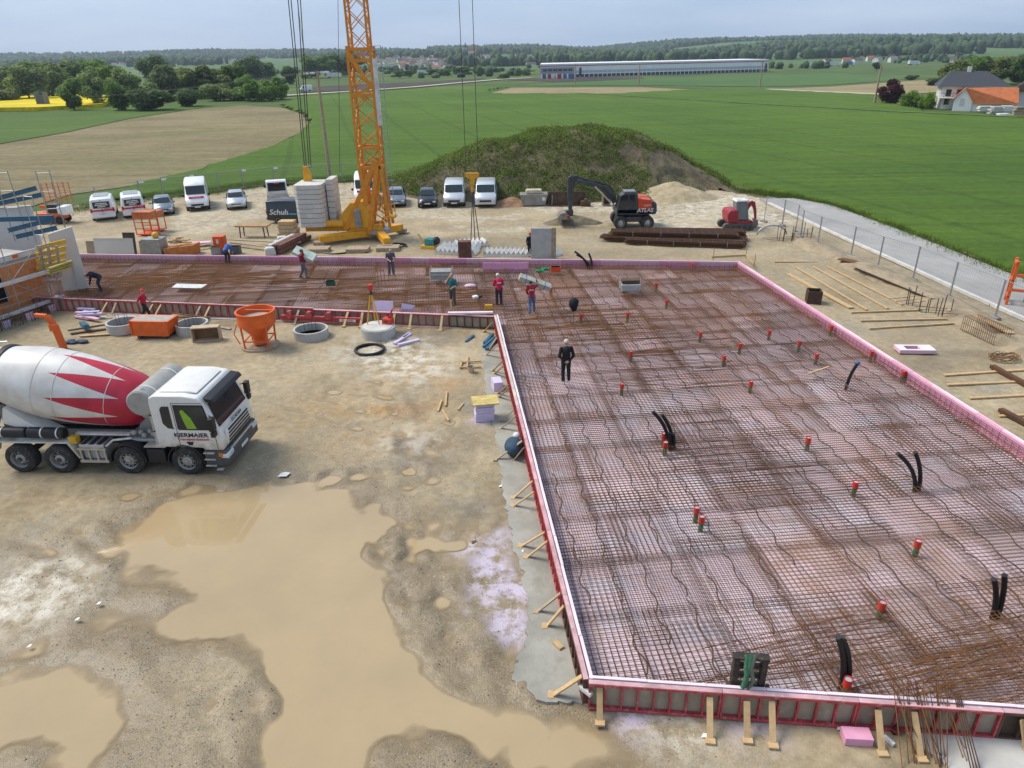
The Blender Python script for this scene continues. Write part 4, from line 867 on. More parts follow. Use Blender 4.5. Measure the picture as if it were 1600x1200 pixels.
# ballast: two stacks of concrete slabs
bz=1.2; bh=(cl_(495,284).z-bz)/9
for k in range(9):
    x0,x1=cl_(470,320).x,cl_(512,320).x
    MB().prism([(x0+.25,-1.5),(x1-.25,-1.5),(x1,-1.2),(x1,1.2),(x0,1.2),(x0,-1.25)],bz+k*bh+.012,bz+(k+1)*bh-.012,'xy').build('ballast_block',cblk,crn,0,.03)
for k in range(8):
    x0,x1=cl_(514,320).x,cl_(525,320).x
    MB().bx(x0,x1,-.3,1.6,bz+k*bh*1.2+.012,bz+(k+1)*bh*1.2-.012).build('ballast_block',cblk,crn,0,.03)
mb=MB()
for a,b in (((522,300),(528,362)),((528,330),(545,362))): mb.bar(cl_(*a),cl_(*b),.06)
for py in (340,350,360): mb.tube([cl_(527,py),cl_(546,py)],.025,5)
mb.build('ballast_guard',cy_,crn)
# guy rods rising from the ballast bracket, with the bracket
br=cl_(481,283,.6); MB().prism([(br.x-.28,br.z-.6),(br.x+.35,br.z-.6),(br.x+.3,br.z+.5),(br.x+.1,br.z+1.1),(br.x-.2,br.z+1.1)],.35,.75).build('guy_bracket',cyl,crn)
for a,b in (((476,262),(436,-150)),((479,262),(441,-150)),((483,262),(455,-150)),((486,262),(460,-150))):
    MB().tube([cl_(*a,.6),cl_(*b,.6)],.035,5).build('guy_rod',rope,crn)
MB().tube([cl_(474,76,40),cl_(457,-60,10)],.03,4).build('tag_rope',rope,crn); MB().tube([cl_(531,270,.8),cl_(527,-100,.8)],.02,4).build('control_cable',rope,crn)
# jib high above the picture and the hoist ropes
hk=P(748,384); HYw=hk.y
hp=PD(738,276,HYw); zt=30.
jd=Vector((hp.x-cb.x,hp.y-cb.y,0)); ja=Vector((mx0,0,zt)); jb=Vector((jd.x,jd.y,zt))+jd.normalized()*4; sdv=Vector((-jd.y,jd.x,0)).normalized()*.5
mb=MB(); n=12
for o in (sdv,-sdv,Vector((0,0,1.2))): mb.tube([ja+o,jb+o],.06,6)
for i in range(n):
    a=ja.lerp(jb,i/n); b=ja.lerp(jb,(i+1)/n); m_=(a+b)/2+Vector((0,0,1.2))
    for s in (sdv,-sdv): mb.tube([a+s,m_],.035,5); mb.tube([m_,b+s],.035,5)
    mb.tube([a+sdv,a-sdv],.035,5)
mb.build('jib',cy_,crn)
MB().box(jd.x,jd.y,zt-.15,1.4,.9,.3).build('trolley',cy_,crn)
for px in (728.5,747.5):
    q=PD(px,272,HYw); MB().tube([(q.x-cb.x,q.y-cb.y,q.z),(q.x-cb.x,q.y-cb.y,zt)],.022,5).build('hoist_rope',rope,crn)
def hq(px,py): p=PD(px,py,HYw); return (p.x-cb.x,p.z)
y0=hp.y-cb.y
blk_=MB().prism([hq(727.5,270),hq(748.5,270),hq(749,276),hq(742,280),hq(741,289),hq(735.5,289),hq(734.5,280),hq(727.5,276)],y0-.14,y0+.14).build('hook_block',cyl,crn,0,.02)
MB().tube([hq(738,289)[:1]+(y0,)+hq(738,289)[1:],hq(738,300)[:1]+(y0,)+hq(738,300)[1:]],.09,8).build('hook_shank',cyl,crn)
mb=MB()
for px,py in ((736,376),(742,375),(749,376)):
    a=hq(738.5,300); b=hq(px,py); mb.tube([(a[0],y0,a[1]),(b[0],y0+random.uniform(-.4,.4),b[1])],.035,5)
mb.build('lifting_chain',rope,crn)
# ================================================================ VEHICLES
CAR=[(-2.12,.45,.80,.84,.70,.60),(-2.06,.30,.93,.98,.83,.70),(-1.72,.24,.98,1.34,.88,.62),(-1.05,.22,.95,1.47,.90,.62),(-.1,.22,.93,1.49,.90,.63),(.42,.22,.92,1.41,.90,.64),(1.08,.22,.92,1.0,.89,.74),(1.72,.25,.80,.87,.87,.72),(2.06,.32,.66,.72,.79,.64),(2.15,.40,.55,.60,.68,.56)]
VAN=[(-2.45,.45,1.10,1.84,.88,.78),(-2.38,.30,1.15,1.94,.95,.82),(-1.5,.25,1.15,1.98,.97,.84),(-.4,.25,1.15,1.99,.97,.85),(.75,.25,1.14,1.95,.97,.84),(1.12,.25,1.14,1.86,.96,.82),(1.75,.25,1.12,1.22,.95,.84),(2.28,.30,.98,1.04,.91,.78),(2.46,.38,.75,.82,.82,.70)]
BIG=[(-2.8,.45,1.3,2.40,.98,.90),(-2.74,.32,1.35,2.50,1.02,.92),(-1.5,.28,1.35,2.54,1.03,.92),(.0,.28,1.35,2.54,1.03,.92),(1.0,.28,1.33,2.46,1.03,.90),(1.3,.28,1.32,2.25,1.02,.88),(1.95,.28,1.28,1.42,1.0,.88),(2.5,.32,1.08,1.16,.97,.84),(2.72,.40,.8,.88,.88,.76)]
def vring(s):
    x,zb,zk,zr,w,wr=s; return [(x,-w*.93,zb),(x,-w,zb+(zk-zb)*.35),(x,-w,zk-.05),(x,-w*.985,zk),(x,-wr,zr-.07),(x,-wr*.86,zr),(x,wr*.86,zr),(x,wr,zr-.07),(x,w*.985,zk),(x,w,zk-.05),(x,w,zb+(zk-zb)*.35),(x,w*.93,zb)]
def lerp3(a,b,t): return tuple(a[i]+(b[i]-a[i])*t for i in range(3))
def off(p,n,d): return tuple(p[i]+n[i]*d for i in range(3))
def vehicle(name,label,cat,loc,rz,st,paint,roof_i,ws,rearw,wb,wr=.32,grp='vehicles parked along the far edge of the yard',glassy=gl,bump=None,sidewin=None,grille=blk,liner=None,plate=True,scale=1.):
    t=thing(name,label,cat,loc,rz,grp); t.scale=(scale,)*3
    R_=[vring(s) for s in st]; MB().loft(R_).build('body',paint,t,38,.03)
    # windscreen (front) and rear window from the same skin, a finger proud
    def pane(nm,i,j,e0=.1,e1=.9,m=glassy):
        a,b=R_[i],R_[j]; q=[lerp3(a[5],b[5],1),lerp3(a[6],b[6],1),a[6],a[5]]
        wide=[b[4],b[7],a[7],a[4]]; c=[(q[k][0],q[k][1]+(wide[k][1]-q[k][1])*.6,q[k][2]) for k in range(4)]
        p=[lerp3(c[0],c[3],.08),lerp3(c[1],c[2],.08),lerp3(c[1],c[2],.92),lerp3(c[0],c[3],.92)]
        n=(Vector(p[1])-Vector(p[0])).cross(Vector(p[3])-Vector(p[0])).normalized()
        if n.x*(1 if nm=='windscreen' else -1)<0: n=-n
        MB().add([off(v,n,.035) for v in p],[(0,1,2,3)]).build(nm,m,t)
    pane('windscreen',ws,ws+1)
    if rearw is not None: pane('rear_window',rearw+1,rearw)
    for s,(lo,hi) in ((-1,(3,4)),(1,(8,7))):
        for i,j,f0,f1 in (sidewin or ()):
            a,b=R_[i],R_[j]; q=[lerp3(a[lo],b[lo],f0),lerp3(a[lo],b[lo],f1),lerp3(a[hi],b[hi],f1),lerp3(a[hi],b[hi],f0)]
            p=[lerp3(q[0],q[3],.06),lerp3(q[1],q[2],.06),lerp3(q[1],q[2],.9),lerp3(q[0],q[3],.9)]
            MB().add([(v[0],v[1]+s*.02,v[2]+.005) for v in p],[(0,1,2,3)]).build('side_window',glassy,t)
        fx,fw=st[-2][0],st[-2][4]; z0,z1=st[-2][1],st[-2][2]
        MB().box(fx-.04,s*(fw-.16),z0+(z1-z0)*.80,.24,.30,.15).build('headlight',lamp_w,t,0,.03)
        MB().box(st[1][0]+.0,s*(st[1][4]-.08),st[1][2]*.86,.16,.16,.34 if cat=='van' else .16).build('tail_light',mat('tail_red',(.45,.015,.02),.3),t,0,.02)
        i=ws+1; MB().box(st[i][0]-.25,s*(st[i][4]+.12),st[i][2]+.12,.12,.2,.22 if cat=='van' else .14).build('mirror',blk if cat=='van' else paint,t,0,.03)
    f=st[-1]; MB().box(f[0]-.02,0,(f[1]+f[2])/2+.06,.10,f[4]*1.25,.16).build('grille',grille,t,0,.02)
    MB().loft([[(st[-1][0]+.035,-st[-1][4]*1.0,st[-1][1]-.02),(st[-1][0]+.035,st[-1][4]*1.0,st[-1][1]-.02),(st[-1][0]+.035,st[-1][4],st[-1][1]+.14),(st[-1][0]+.035,-st[-1][4],st[-1][1]+.14)],[(st[-2][0],-st[-2][4]*1.02,st[-2][1]-.03),(st[-2][0],st[-2][4]*1.02,st[-2][1]-.03),(st[-2][0],st[-2][4]*1.02,st[-2][1]+.16),(st[-2][0],-st[-2][4]*1.02,st[-2][1]+.16)]]).build('front_bumper',bump or paint,t,0,.02)
    MB().bx(st[0][0]-.05,st[1][0]+.1,-st[1][4],st[1][4],.36,.58).build('rear_bumper',bump or paint,t,0,.04)
    if plate:
        MB().box(f[0]+.045,0,f[1]+.07,.02,.52,.11).build('number_plate',MATS['plate_white'],t); MB().box(st[0][0]-.06,0,.72,.02,.52,.11).build('number_plate',MATS['plate_white'],t)
    for x in wb:
        for s in (-1,1):
            wh_=MB().lathe([(wr*.6,-.1),(wr*.92,-.11),(wr,-.07),(wr,.07),(wr*.92,.11),(wr*.6,.1)],20,(x,s*(st[3][4]-.10),wr),'y').build('wheel',rub,t,35)
            MB().lathe([(wr*.64,s*.09),(wr*.6,s*.105),(wr*.2,s*.085),(wr*.1,s*.1)],16,(x,s*(st[3][4]-.10),wr),'y',caps=False).build('rim',rimm,wh_,35)
    return t
carw=dict(roof_i=4,ws=5,rearw=1,wb=(-1.3,1.35),sidewin=((2,3,.25,1),(3,5,.03,.5),(3,5,.53,1),(5,6,.0,.55)))
vanw=dict(roof_i=4,ws=5,rearw=None,wb=(-1.5,1.55),sidewin=((4,5,0,1),))
silver=mat('silver_paint',(.52,.54,.56),.3,.5,.06,2,coat=.5); greyp=mat('grey_blue_paint',(.22,.25,.29),.3,.5,.06,2,coat=.5); blackp=mat('black_paint',(.018,.02,.024),.25,.1,.06,2,coat=.6); vwhite=mat('van_white',(.78,.78,.77),.35,0,.05,2,coat=.3,dirt=(.66,.63,.58)); darkp=mat('anthracite_paint',(.045,.055,.062),.35,.2,.08,2,coat=.4); pinks=mat('crimson_stripe',(.62,.03,.10),.45); silverw=mat('silver_white_paint',(.62,.65,.68),.3,.3,.06,2,coat=.4)
FRONT=-math.pi/2
def face(px,py,o=0,rear=False): p=P(px,py); return math.atan2(-p.y,-p.x)+R(o)+(math.pi if rear else 0)
def gp(px,py): p=P(px,py); return (p.x,p.y,-.02)
def backdoors(t,st,text=None):
    """rear doors of a small van: dark panes with sticker lines, crimson band"""
    x=st[0][0]-.012
    for s in (-1,1): MB().bx(x-.03,x,s*.04,s*.66,1.18,1.72).build('door_pane',gl,t)
    MB().bx(x-.025,x+.02,-.86,.86,.90,1.04).build('door_stripe',pinks,t)
    for z,wd in ((1.58,.9),(1.44,1.0),(1.30,.6)):
        MB().bx(x-.04,x-.031,-wd/2,wd/2,z-.035,z+.035).build('sticker_line',MATS['plate_white'],t)
    MB().bx(x-.03,x,-.015,.015,.6,1.85).build('door_joint',blk,t)
    text_mesh('door_sign','KIENLE',.16,pinks,t,(x-.03,-.45,1.11),(R(90),0,R(-90)),.004,1.2)
    MB().box(-.2,0,2.0,2.2,1.2,.04).build('roof_rack',steel,t)
t=vehicle('small_van','white van with crimson stripe seen from behind, leftmost in the row','van',gp(166,338),face(166,338,-4,True),VAN,vwhite,bump=vwhite,**vanw); backdoors(t,VAN)
t=vehicle('small_van','white van with crimson stripe seen from behind, second in the row','van',gp(211,334),face(211,334,0,True),VAN,vwhite,bump=vwhite,**vanw); backdoors(t,VAN)
vehicle('estate_car','grey blue estate car behind the orange basket','car',gp(257,331),face(257,331,-2),CAR,greyp,**carw)
t=vehicle('panel_van','tall white panel van with crimson name strip on its bonnet','van',gp(311,323),face(311,323,-2),BIG,vwhite,roof_i=4,ws=5,rearw=None,wb=(-1.7,1.75),wr=.36,sidewin=((4,5,0,1),),bump=blk)
MB().box(2.30,0,1.29,.3,1.3,.13).build('bonnet_stripe',pinks,t); text_mesh('bonnet_sign','ERLAND',.15,MATS['plate_white'],t,(2.46,0,1.30),(R(90),0,R(90)),.004,1.4)
vehicle('hatchback_car','silver hatchback car right of the tall white van','car',gp(371,322),face(371,322,-2),CAR,silver,**carw)
# flatbed pickup seen from the rear
t=thing('pickup_truck','white flatbed pickup with dark rear window seen from behind','truck',gp(436,318),face(436,318,0,True),'vehicles parked along the far edge of the yard')
MB().prism([(.2,.55),(2.4,.55),(2.5,1.1),(2.0,1.35),(1.6,2.1),(.3,2.15),(.2,2.0)],-.95,.95).build('cab',vwhite,t,30,.05)
MB().bx(.17,.21,-.82,.82,1.2,2.0).build('rear_window',gl,t); MB().bx(.14,.17,-.25,.25,1.86,1.96).build('roof_sign',pinks,t)
for s in (-1,1): MB().bx(-2.5,.1,s*.97,s*1.0,.85,1.2).build('side_board',alu,t); MB().box(-2.5,s*.85,.55,.08,.22,.14).build('tail_light',mat('tail_red',(.45,.015,.02),.3),t); MB().box(1.9,s*1.1,1.45,.1,.2,.28).build('mirror',blk,t)
MB().bx(-2.53,-2.5,-1,1,.85,1.2).build('tailgate',alu,t); MB().bx(-2.5,.1,-.97,.97,.78,.85).build('load_bed',woodo,t); MB().bx(-2.4,2.2,-.4,.4,.45,.7).build('frame',chs,t)
for x in (-1.6,1.6):
    for s in (-1,1): MB().lathe([(.2,-.1),(.33,-.11),(.35,-.06),(.35,.06),(.33,.11),(.2,.1)],18,(x,s*.85,.35),'y').build('wheel',rub,t,35)
# dark van standing sideways
t=vehicle('dark_van','anthracite van parked sideways beside the crane ballast','van',gp(462,346),math.pi-R(4),VAN,darkp,**vanw,bump=darkp)
text_mesh('side_lettering','Schuh',.62,MATS['plate_white'],t,(1.2-1.55-.3,.995,1.0),(R(90),0,math.pi),.006,1.1,shear=.25,bold=.012)
MB().bx(-1.3,.4,.985,.99,.80,.92).build('sky_band',mat('sky_blue_band',(.10,.42,.62),.5),t)
t.rotation_euler[2]=R(-4); t.location=gp(468,346)
for ch in t.children:
    if ch.name.startswith('side_lettering'): ch.location=(-1.35,-.995,1.0); ch.rotation_euler=(R(90),0,0)
    if ch.name.startswith('sky_band'): ch.location=(0,-1.975,0)
t=vehicle('panel_van','white van with red stripe half hidden behind the crane mast','van',gp(572,313),face(572,313,-2),BIG,vwhite,roof_i=4,ws=5,rearw=None,wb=(-1.7,1.75),wr=.36,sidewin=((4,5,0,1),),bump=blk); MB().box(2.30,0,1.29,.3,1.4,.13).build('bonnet_stripe',pinks,t)
vehicle('saloon_car','grey blue car parked right of the crane mast','car',gp(620,318),face(620,318,-2),CAR,greyp,**carw)
vehicle('hatchback_car','black car between the grey car and the silver vans','car',gp(669,319),face(669,319,-2),CAR,blackp,**carw)
vehicle('transporter_van','silver van with black bumper, left of the hanging crane hook','van',gp(711,317),face(711,317,-2),VAN,silverw,bump=blk,scale=1.05,**vanw)
vehicle('transporter_van','silver van with silver bumper, right of the hanging crane hook','van',gp(760,317),face(760,317,-2),VAN,silverw,bump=silverw,scale=1.05,**vanw)
# ================================================================ MOUND AND PILES
mg=np.arange(-20,32,.22); my=np.arange(62,100,.22); MX,MY=np.meshgrid(mg,my)
def heap_profile(x): # ridge height along x, measured from the photo silhouette
    px=[-15.5,-12.9,-10.4,-6.3,-2.2,.5,4.4,8.4,12.,13.7,15.8,17.9,20.7,22.5,24]; h=[0,.8,1.7,3.2,4.9,5.6,6.1,6.05,5.9,5.6,4.5,3.2,1.5,.6,0]
    return np.interp(x,px,h)*.9
yc=77.; fr_edge=np.interp(MX,[-16,-12,-6,2,9,16,22,25],[76,73,68.6,67,66.6,67.5,70.5,74])+.5*np.sin(MX*.8)
up=sstep(0,1,(MY-fr_edge)/(yc-fr_edge)); dn=1-sstep(0,1,(MY-yc-3)/14)
MZ=heap_profile(MX)*np.minimum(up,dn)*(1+.0*MX)+(fbm(MX*.33,MY*.4,5,g=.55)-.5)*1.35*np.clip(heap_profile(MX)*np.minimum(up,dn),0,1)-.12
bare=(((MX+6.)/3.0)**2+((MY-69.8)/2.6)**2<1)|(((MX-18.2)/4.6)**2+((MY-71.5)/5.6)**2<1)
barf=np.where(bare,1.,0.); 
MZ=MZ-np.where(((MX-18.5)/4.0)**2+((MY-70.)/4.)**2<1,.5,0)
mm_=field_mat('mound_soil',(.19,.15,.095),(.27,.215,.14),.5,0,0,(.10,.115,.045),3.,1.)
mound=tag(grid_mesh('earth_mound',mg,my,MZ,mm_,MZ[:-1,:-1]>-.25),'big earth mound overgrown with green weeds behind the parked vans','mound')
def hz(x,y):
    i=np.clip(((x+20)/.22).astype(int),0,len(mg)-1); j=np.clip(((y-62)/.22).astype(int),0,len(my)-1); return MZ[j,i],barf[j,i]
def leaves(n,pts,size,mats,name,parent,upb=.4,spread=1.,w=None,blade=False):
    """many small leaf faces round the given points"""
    c=pts[rng.integers(0,len(pts),n)]+rng.normal(0,1,(n,3))*np.asarray(spread)
    d=rng.normal(0,1,(n,3)); d[:,2]+=upb; d/=np.linalg.norm(d,axis=1)[:,None]; e=np.cross(d,rng.normal(0,1,(n,3))); e/=np.linalg.norm(e,axis=1)[:,None]+1e-9; f=np.cross(d,e)
    s=(size*rng.uniform(.5,1.3,n))[:,None]; f=f*(.16 if blade else 1.)
    if blade: e=np.stack([rng.normal(0,.3,n),rng.normal(0,.3,n),np.ones(n)],1); f=np.cross(e,rng.normal(0,1,(n,3))); f/=np.linalg.norm(f,axis=1)[:,None]; f*=.13
    V=np.stack([c-e*s,c+f*s*.6,c+e*s,c-f*s*.6],1).reshape(-1,3); F=np.arange(4*n).reshape(n,4)
    return soup(name,V,F,mats,parent,False,rng.choice(len(mats),n,p=w) if len(mats)>1 else None)
def leafm(name,c): 
    if name in MATS: return MATS[name]
    m=mat(name,c,.65,0,.22,.6,spec=.2); t=m.node_tree; b=t.nodes['Principled BSDF']; tr=t.nodes.new('ShaderNodeBsdfTranslucent'); mx=t.nodes.new('ShaderNodeMixShader'); mx.inputs[0].default_value=.42
    src=b.inputs['Base Color'].links[0].from_socket; br=t.nodes.new('ShaderNodeMixRGB'); br.blend_type='MULTIPLY'; br.inputs[0].default_value=1; t.links.new(src,br.inputs[1]); br.inputs[2].default_value=(1.5,1.6,.9,1); t.links.new(br.outputs[0],tr.inputs[0])
    t.links.new(b.outputs[0],mx.inputs[1]); t.links.new(tr.outputs[0],mx.inputs[2]); t.links.new(mx.outputs[0],t.nodes['Material Output'].inputs['Surface']); return m
weedm=[leafm('weed_dark',(.065,.105,.025)),leafm('weed_green',(.125,.185,.038)),leafm('weed_bright',(.19,.255,.055)),leafm('weed_dry',(.25,.21,.12))]
n=70000; wx=rng.uniform(-15,25,n); wy=rng.uniform(67,84,n); z,bf=hz(wx,wy); dens=fbm(wx*.5+3,wy*.5,4); keep=(z>.12)&((bf<.5)|(rng.random(n)<.10))&(dens+rng.normal(0,.07,n)>.34)
wp_=np.stack([wx,wy,z+.05],1)[keep]; clump=wp_[rng.integers(0,len(wp_),26000)]
struct(leaves(170000,clump,.088,weedm,'weeds',mound,.9,(.30,.30,.12),[.22,.42,.26,.10]),'stuff')
# loose sand heap in front of the mound, right of the excavator
def heap(name,label,px,py,rx,ry,h,m,cat='heap',seed=0,n=60):
    c=P(px,py); a=np.linspace(-1.25,1.25,n); A,B=np.meshgrid(a,a); r=np.hypot(A,B)
    z=h*np.clip(1-r,0,None)**.85*(.75+.6*fbm(A*2.2+seed,B*2.2+seed,4))+(fbm(A*7+seed,B*7,3)-.5)*h*.16-.1
    o=grid_mesh(name,a*rx,a*ry,z,m,z[:-1,:-1]>-.14); o.location=(c.x,c.y,.06); return tag(o,label,cat)
sand=mat('sand_heap',(.46,.37,.23),.95,0,.2,1.2,.7,8)
heap('gravel_heap','pale gravel heap between the wheeled excavator and the mound',1050,309,4.6,2.8,1.5,sand)
heap('soil_heap','low reddish soil heap beside the silver van',800,320,2.6,1.2,.7,mat('red_soil',(.33,.19,.11),.95,0,.2,1.5,.6),seed=5)
heap('grit_heap','dark spoil heap under the excavator bucket',895,349,2.6,1.0,.8,mat('wet_grit',(.20,.165,.11),.95,0,.2,1.5,.6),seed=9)
# ================================================================ WHEELED EXCAVATOR
eb=P(988,353); EY=eb.y
ex=thing('wheeled_excavator','grey and orange wheeled excavator with its bucket on the ground','excavator',(eb.x,eb.y,0))
def eq(px,py,dy=0): p=PD(px,py,EY+dy); return (p.x-eb.x,p.z)
eg=mat('machine_grey',(.055,.06,.066),.45,0,.12,3,dirt=(.2,.17,.13)); eo_=mat('machine_orange',(.66,.075,.02),.4,0,.08,3); 
def epr(nm,pts,y0,y1,m,bev=.03): return MB().prism([eq(*p) for p in pts],y0,y1).build(nm,m,ex,0,bev)
for x in (eq(966,350)[0],eq(1007,350)[0]):
    for y in (-1.15,-.75,.75,1.15):
        wheel(ex,x,y,.52,.32,front=True,rimc=alu)
MB().bx(eq(962,345)[0],eq(1012,345)[0],-.55,.55,.5,1.0).build('undercarriage',eg,ex,0,.04)
MB().bx(eq(975,345)[0],eq(999,345)[0],-1.1,-.55,.55,.95).build('toolbox_step',eg,ex,0,.03)
MB().lathe([(.7,1.0),(.7,1.25)],24,(eq(988,340)[0],0,0)).build('slew_ring',chs,ex,40)
epr('upper_frame',((960,331),(1020,330),(1021,322),(960,323)),-1.2,1.2,eg)
epr('engine_hood',((993,331),(1014,330),(1015,309),(1012,308),(993,306)),-1.2,1.2,eo_,.06)
epr('counterweight',((1014,331),(1020,330),(1022,326),(1022,314),(1019,311),(1014,311)),-1.22,1.22,eg,.08)
epr('cab',((961,330),(992,330),(993,312),(993,300),(990,296.5),(972,298),(966,302),(961,318)),-1.2,-.1,eg,.06)
gy=-1.215
for nm,pts in (('cab_window',((963,320),(966,304),(971,301),(978,301),(978,317),(972,322))),('cab_window',((980,301),(988,300),(989,318),(980,318)))): MB().prism([eq(*p) for p in pts],gy,gy+.02).build(nm,gl,ex)
MB().prism([eq(961.2,320),eq(966,303),eq(965.3,303),eq(960.4,320)],-1.1,-.2).build('windscreen',gl,ex)
MB().bx(eq(972,297)[0],eq(990,297)[0],-1.15,-.15,eq(972,297)[1]-.02,eq(972,296)[1]+.04).build('cab_roof',mat('machine_light_grey',(.22,.23,.24),.5),ex,0,.03)
text_mesh('side_lettering','ATLAS',.42,MATS['plate_white'],ex,(eq(1003.5,324)[0],-1.225,eq(1003.5,324)[1]),(R(90),0,0),.006,1.05,shear=.2,bold=.012)
text_mesh('side_number','160W',.22,MATS['plate_white'],ex,(eq(1007,316)[0],-1.225,eq(1007,316.5)[1]),(R(90),0,0),.006,1.05)
epr('boom',((958,320),(964,316),(962,303),(952,293),(925,285),(902,281),(897,285),(920,291),(945,299),(954,308)),.15,.6,eg,.04)
epr('stick',((889,277),(899,276),(899,286),(896,300),(894,334),(889,334),(887,300),(887,284)),.2,.55,eg,.04)
epr('boom_link',((887,283),(893,274),(903,275),(905,283)),.25,.5,eg,.03)
mb=MB()
def et(a,b,r,y): p,q=eq(*a),eq(*b); mb.tube([(p[0],y,p[1]),(q[0],y,q[1])],r,8)
for y in (.05,.7): et((957,314),(938,292),.09,y)
et((900,277),(945,290),.1,.38); et((895,300),(897,283),.07,.1); mb.build('hydraulic_cylinder',chs,ex,40)
mb=MB(); et((955,317),(930,292),.07,-.02); mb.build('cylinder_rod',mat('cream_guard',(.62,.55,.38),.5),ex,40)
mb=MB(); 
for k,(a,b) in enumerate((((893,281),(893,290)),)): et(a,b,.16,.38)
mb.build('stick_marking',MATS['plate_white'],ex)
mb=MB()
for k in range(3):
    a=[eq(960,300+k*2),eq(954,291+k*2),eq(930,283+k*2)]; mb.tube([(p[0],.1+.2*k,p[1]) for p in a],.03,5)
mb.build('hydraulic_hose',blk,ex)
epr('quick_coupler',((884,330),(896,329),(896,338),(886,339)),.1,.65,eg,.03)
mb=MB().prism([eq(*p) for p in ((888,336),(884,331),(875,333),(871,340),(873,347),(878,349),(877,341),(882,338),(888,341))],-.35,1.1); mb.build('bucket',mat('worn_bucket_steel',(.30,.26,.22),.5,.4,.2,3,dirt=(.3,.24,.16)),ex,0,.02)
MB().tube([(eq(888,338)[0],-.36,eq(888,338)[1]),(eq(888,338)[0],1.12,eq(888,338)[1])],.12,10).build('bucket_pin',mat('red_oxide',(.30,.04,.03),.6),ex,40)
mb=MB().tube([(eq(996,308)[0],-1.2,eq(996,307)[1]),(eq(996,308)[0],-1.2,eq(996,303)[1]),(eq(1012,308)[0],-1.2,eq(1012,304)[1]),(eq(1013,308)[0],-1.2,eq(1012,309)[1])],.025,5); mb.build('handrail',chs,ex)
# ================================================================ MINI EXCAVATOR
mb_=P(1152,357); MYw=mb_.y
me_=thing('mini_excavator','small crimson tracked excavator beside the site fence','excavator',(mb_.x,mb_.y,0))
def mq(px,py): p=PD(px,py,MYw); return (p.x-mb_.x,p.z)
cr_=mat('crimson_machine',(.34,.02,.035),.4,0,.1,3,dirt=(.3,.16,.12))
def mpr(nm,pts,y0,y1,m,bev=.03): return MB().prism([mq(*p) for p in pts],y0,y1).build(nm,m,me_,0,bev)
for y in (-.95,.6):
    z=.30; xa,xb=mq(1130,352)[0],mq(1168,352)[0]; pts=[(xa+.25*math.cos(a),z+.28*math.sin(a)) for a in np.linspace(R(90),R(270),8)]+[(xb+.25*math.cos(a),z+.28*math.sin(a)) for a in np.linspace(R(-90),R(90),8)]
    MB().prism(pts,y,y+.4).build('track',mat('track_rubber',(.10,.09,.085),.8,0,.2,4,dirt=(.3,.25,.18)),me_,0,.02)
    mb=MB()
    for k in range(5): mb.lathe([(.14,y-.02),(.14,y+.42)],12,(xa+.1+(xb-xa-.2)*k/4,0,.28),'y')
    mb.build('track_rollers',chs,me_,40)
mpr('undercarriage',((1134,348),(1164,348),(1164,344),(1134,344)),-.5,.5,chs)
mpr('engine_cover',((1133,346),(1149,346),(1150,326),(1146,325),(1136,326),(1132,332)),-.85,.85,cr_,.1)
mpr('floor_frame',((1148,346),(1170,346),(1170,341),(1148,341)),-.85,.85,cr_)
mpr('cab_frame',((1146,342),(1149,342),(1149,313),(1146,313)),-.8,.2,MATS['machine_light_grey']); mpr('cab_frame',((1163,342),(1165,342),(1164,313),(1162,313)),-.8,.2,MATS['machine_light_grey'])
mpr('cab_roof',((1145,313),(1166,312),(1165,309.5),(1147,310)),-.9,.3,MATS['board_white'],.04)
mpr('cab_window',((1149,340),(1163,340),(1162,313.5),(1149,313.5)),-.76,.16,glass('cab_glass_grey',(.16,.19,.2),.08),.0)
mpr('boom',((1162,344),(1169,341),(1171,328),(1176,322),(1181,317),(1178,314.5),(1168,319),(1165,330)),.25,.5,cr_)
mpr('stick',((1175,317),(1182,316),(1184,330),(1184,345),(1181,345),(1180,330)),.27,.48,cr_)
mpr('bucket',((1179,343),(1185,344),(1186,352),(1182,356),(1178,355),(1180,349)),.1,.7,MATS['worn_bucket_steel'])
mpr('dozer_blade',((1169,352),(1172,352),(1172,343),(1170,343)),-.9,.9,cr_)
MB().tube([(mq(1166,338)[0],.37,mq(1166,338)[1]),(mq(1176,320)[0],.37,mq(1176,320)[1])],.05,6).build('boom_cylinder',chs,me_)
# ================================================================ PRECAST STAIRS
stc=mat('precast_concrete',(.76,.74,.69),.8,0,.08,1.5,.15)
def stairs(name,label,p0,p1,n,w,rise=.18,th=.16,flip=False,tilt=0):
    a,b=P(*p0),P(*p1); d=b-a; L_=d.length; t=thing(name,label,'stairs',(a.x,a.y,.15),math.atan2(d.y,d.x),'precast concrete stair flights'); st=L_/n
    poly=[(0,0)]
    for k in range(n): poly+=[(k*st+st*.5,rise*1.6),((k+1)*st,0.02)] if k<n-1 else [(k*st+st*.5,rise*1.6),(L_,0)]
    poly+=[(L_,-.14),(0,-.14)]
    MB().prism(poly,0,w).build('flight',stc,t)
    for k in range(0,n): 
        MB().add([(k*st+.02,0-.004,.02),(k*st+st*.5,-.004,rise*1.6-.02),(k*st+st-.02,-.004,.02)],[(0,1,2)]).build('step_end',cblk,t)
    return t
stairs('stair_flight','precast concrete stair flight lying in front of the crane hook, left one',(678,397),(742,400),9,1.3)
stairs('stair_flight','precast stair flight lying left behind the red-brown column form',(686,391),(748,392),8,1.2)
stairs('stair_flight','precast stair flight hanging in the crane chains',(716,389),(764,384),7,1.2)
stairs('stair_flight','precast concrete stair flight left of the worker behind the panel',(754,401),(836,402),11,1.3)
stairs('stair_flight','precast stair flight turned away near the lone worker',(836,398),(860,404),4,1.2)
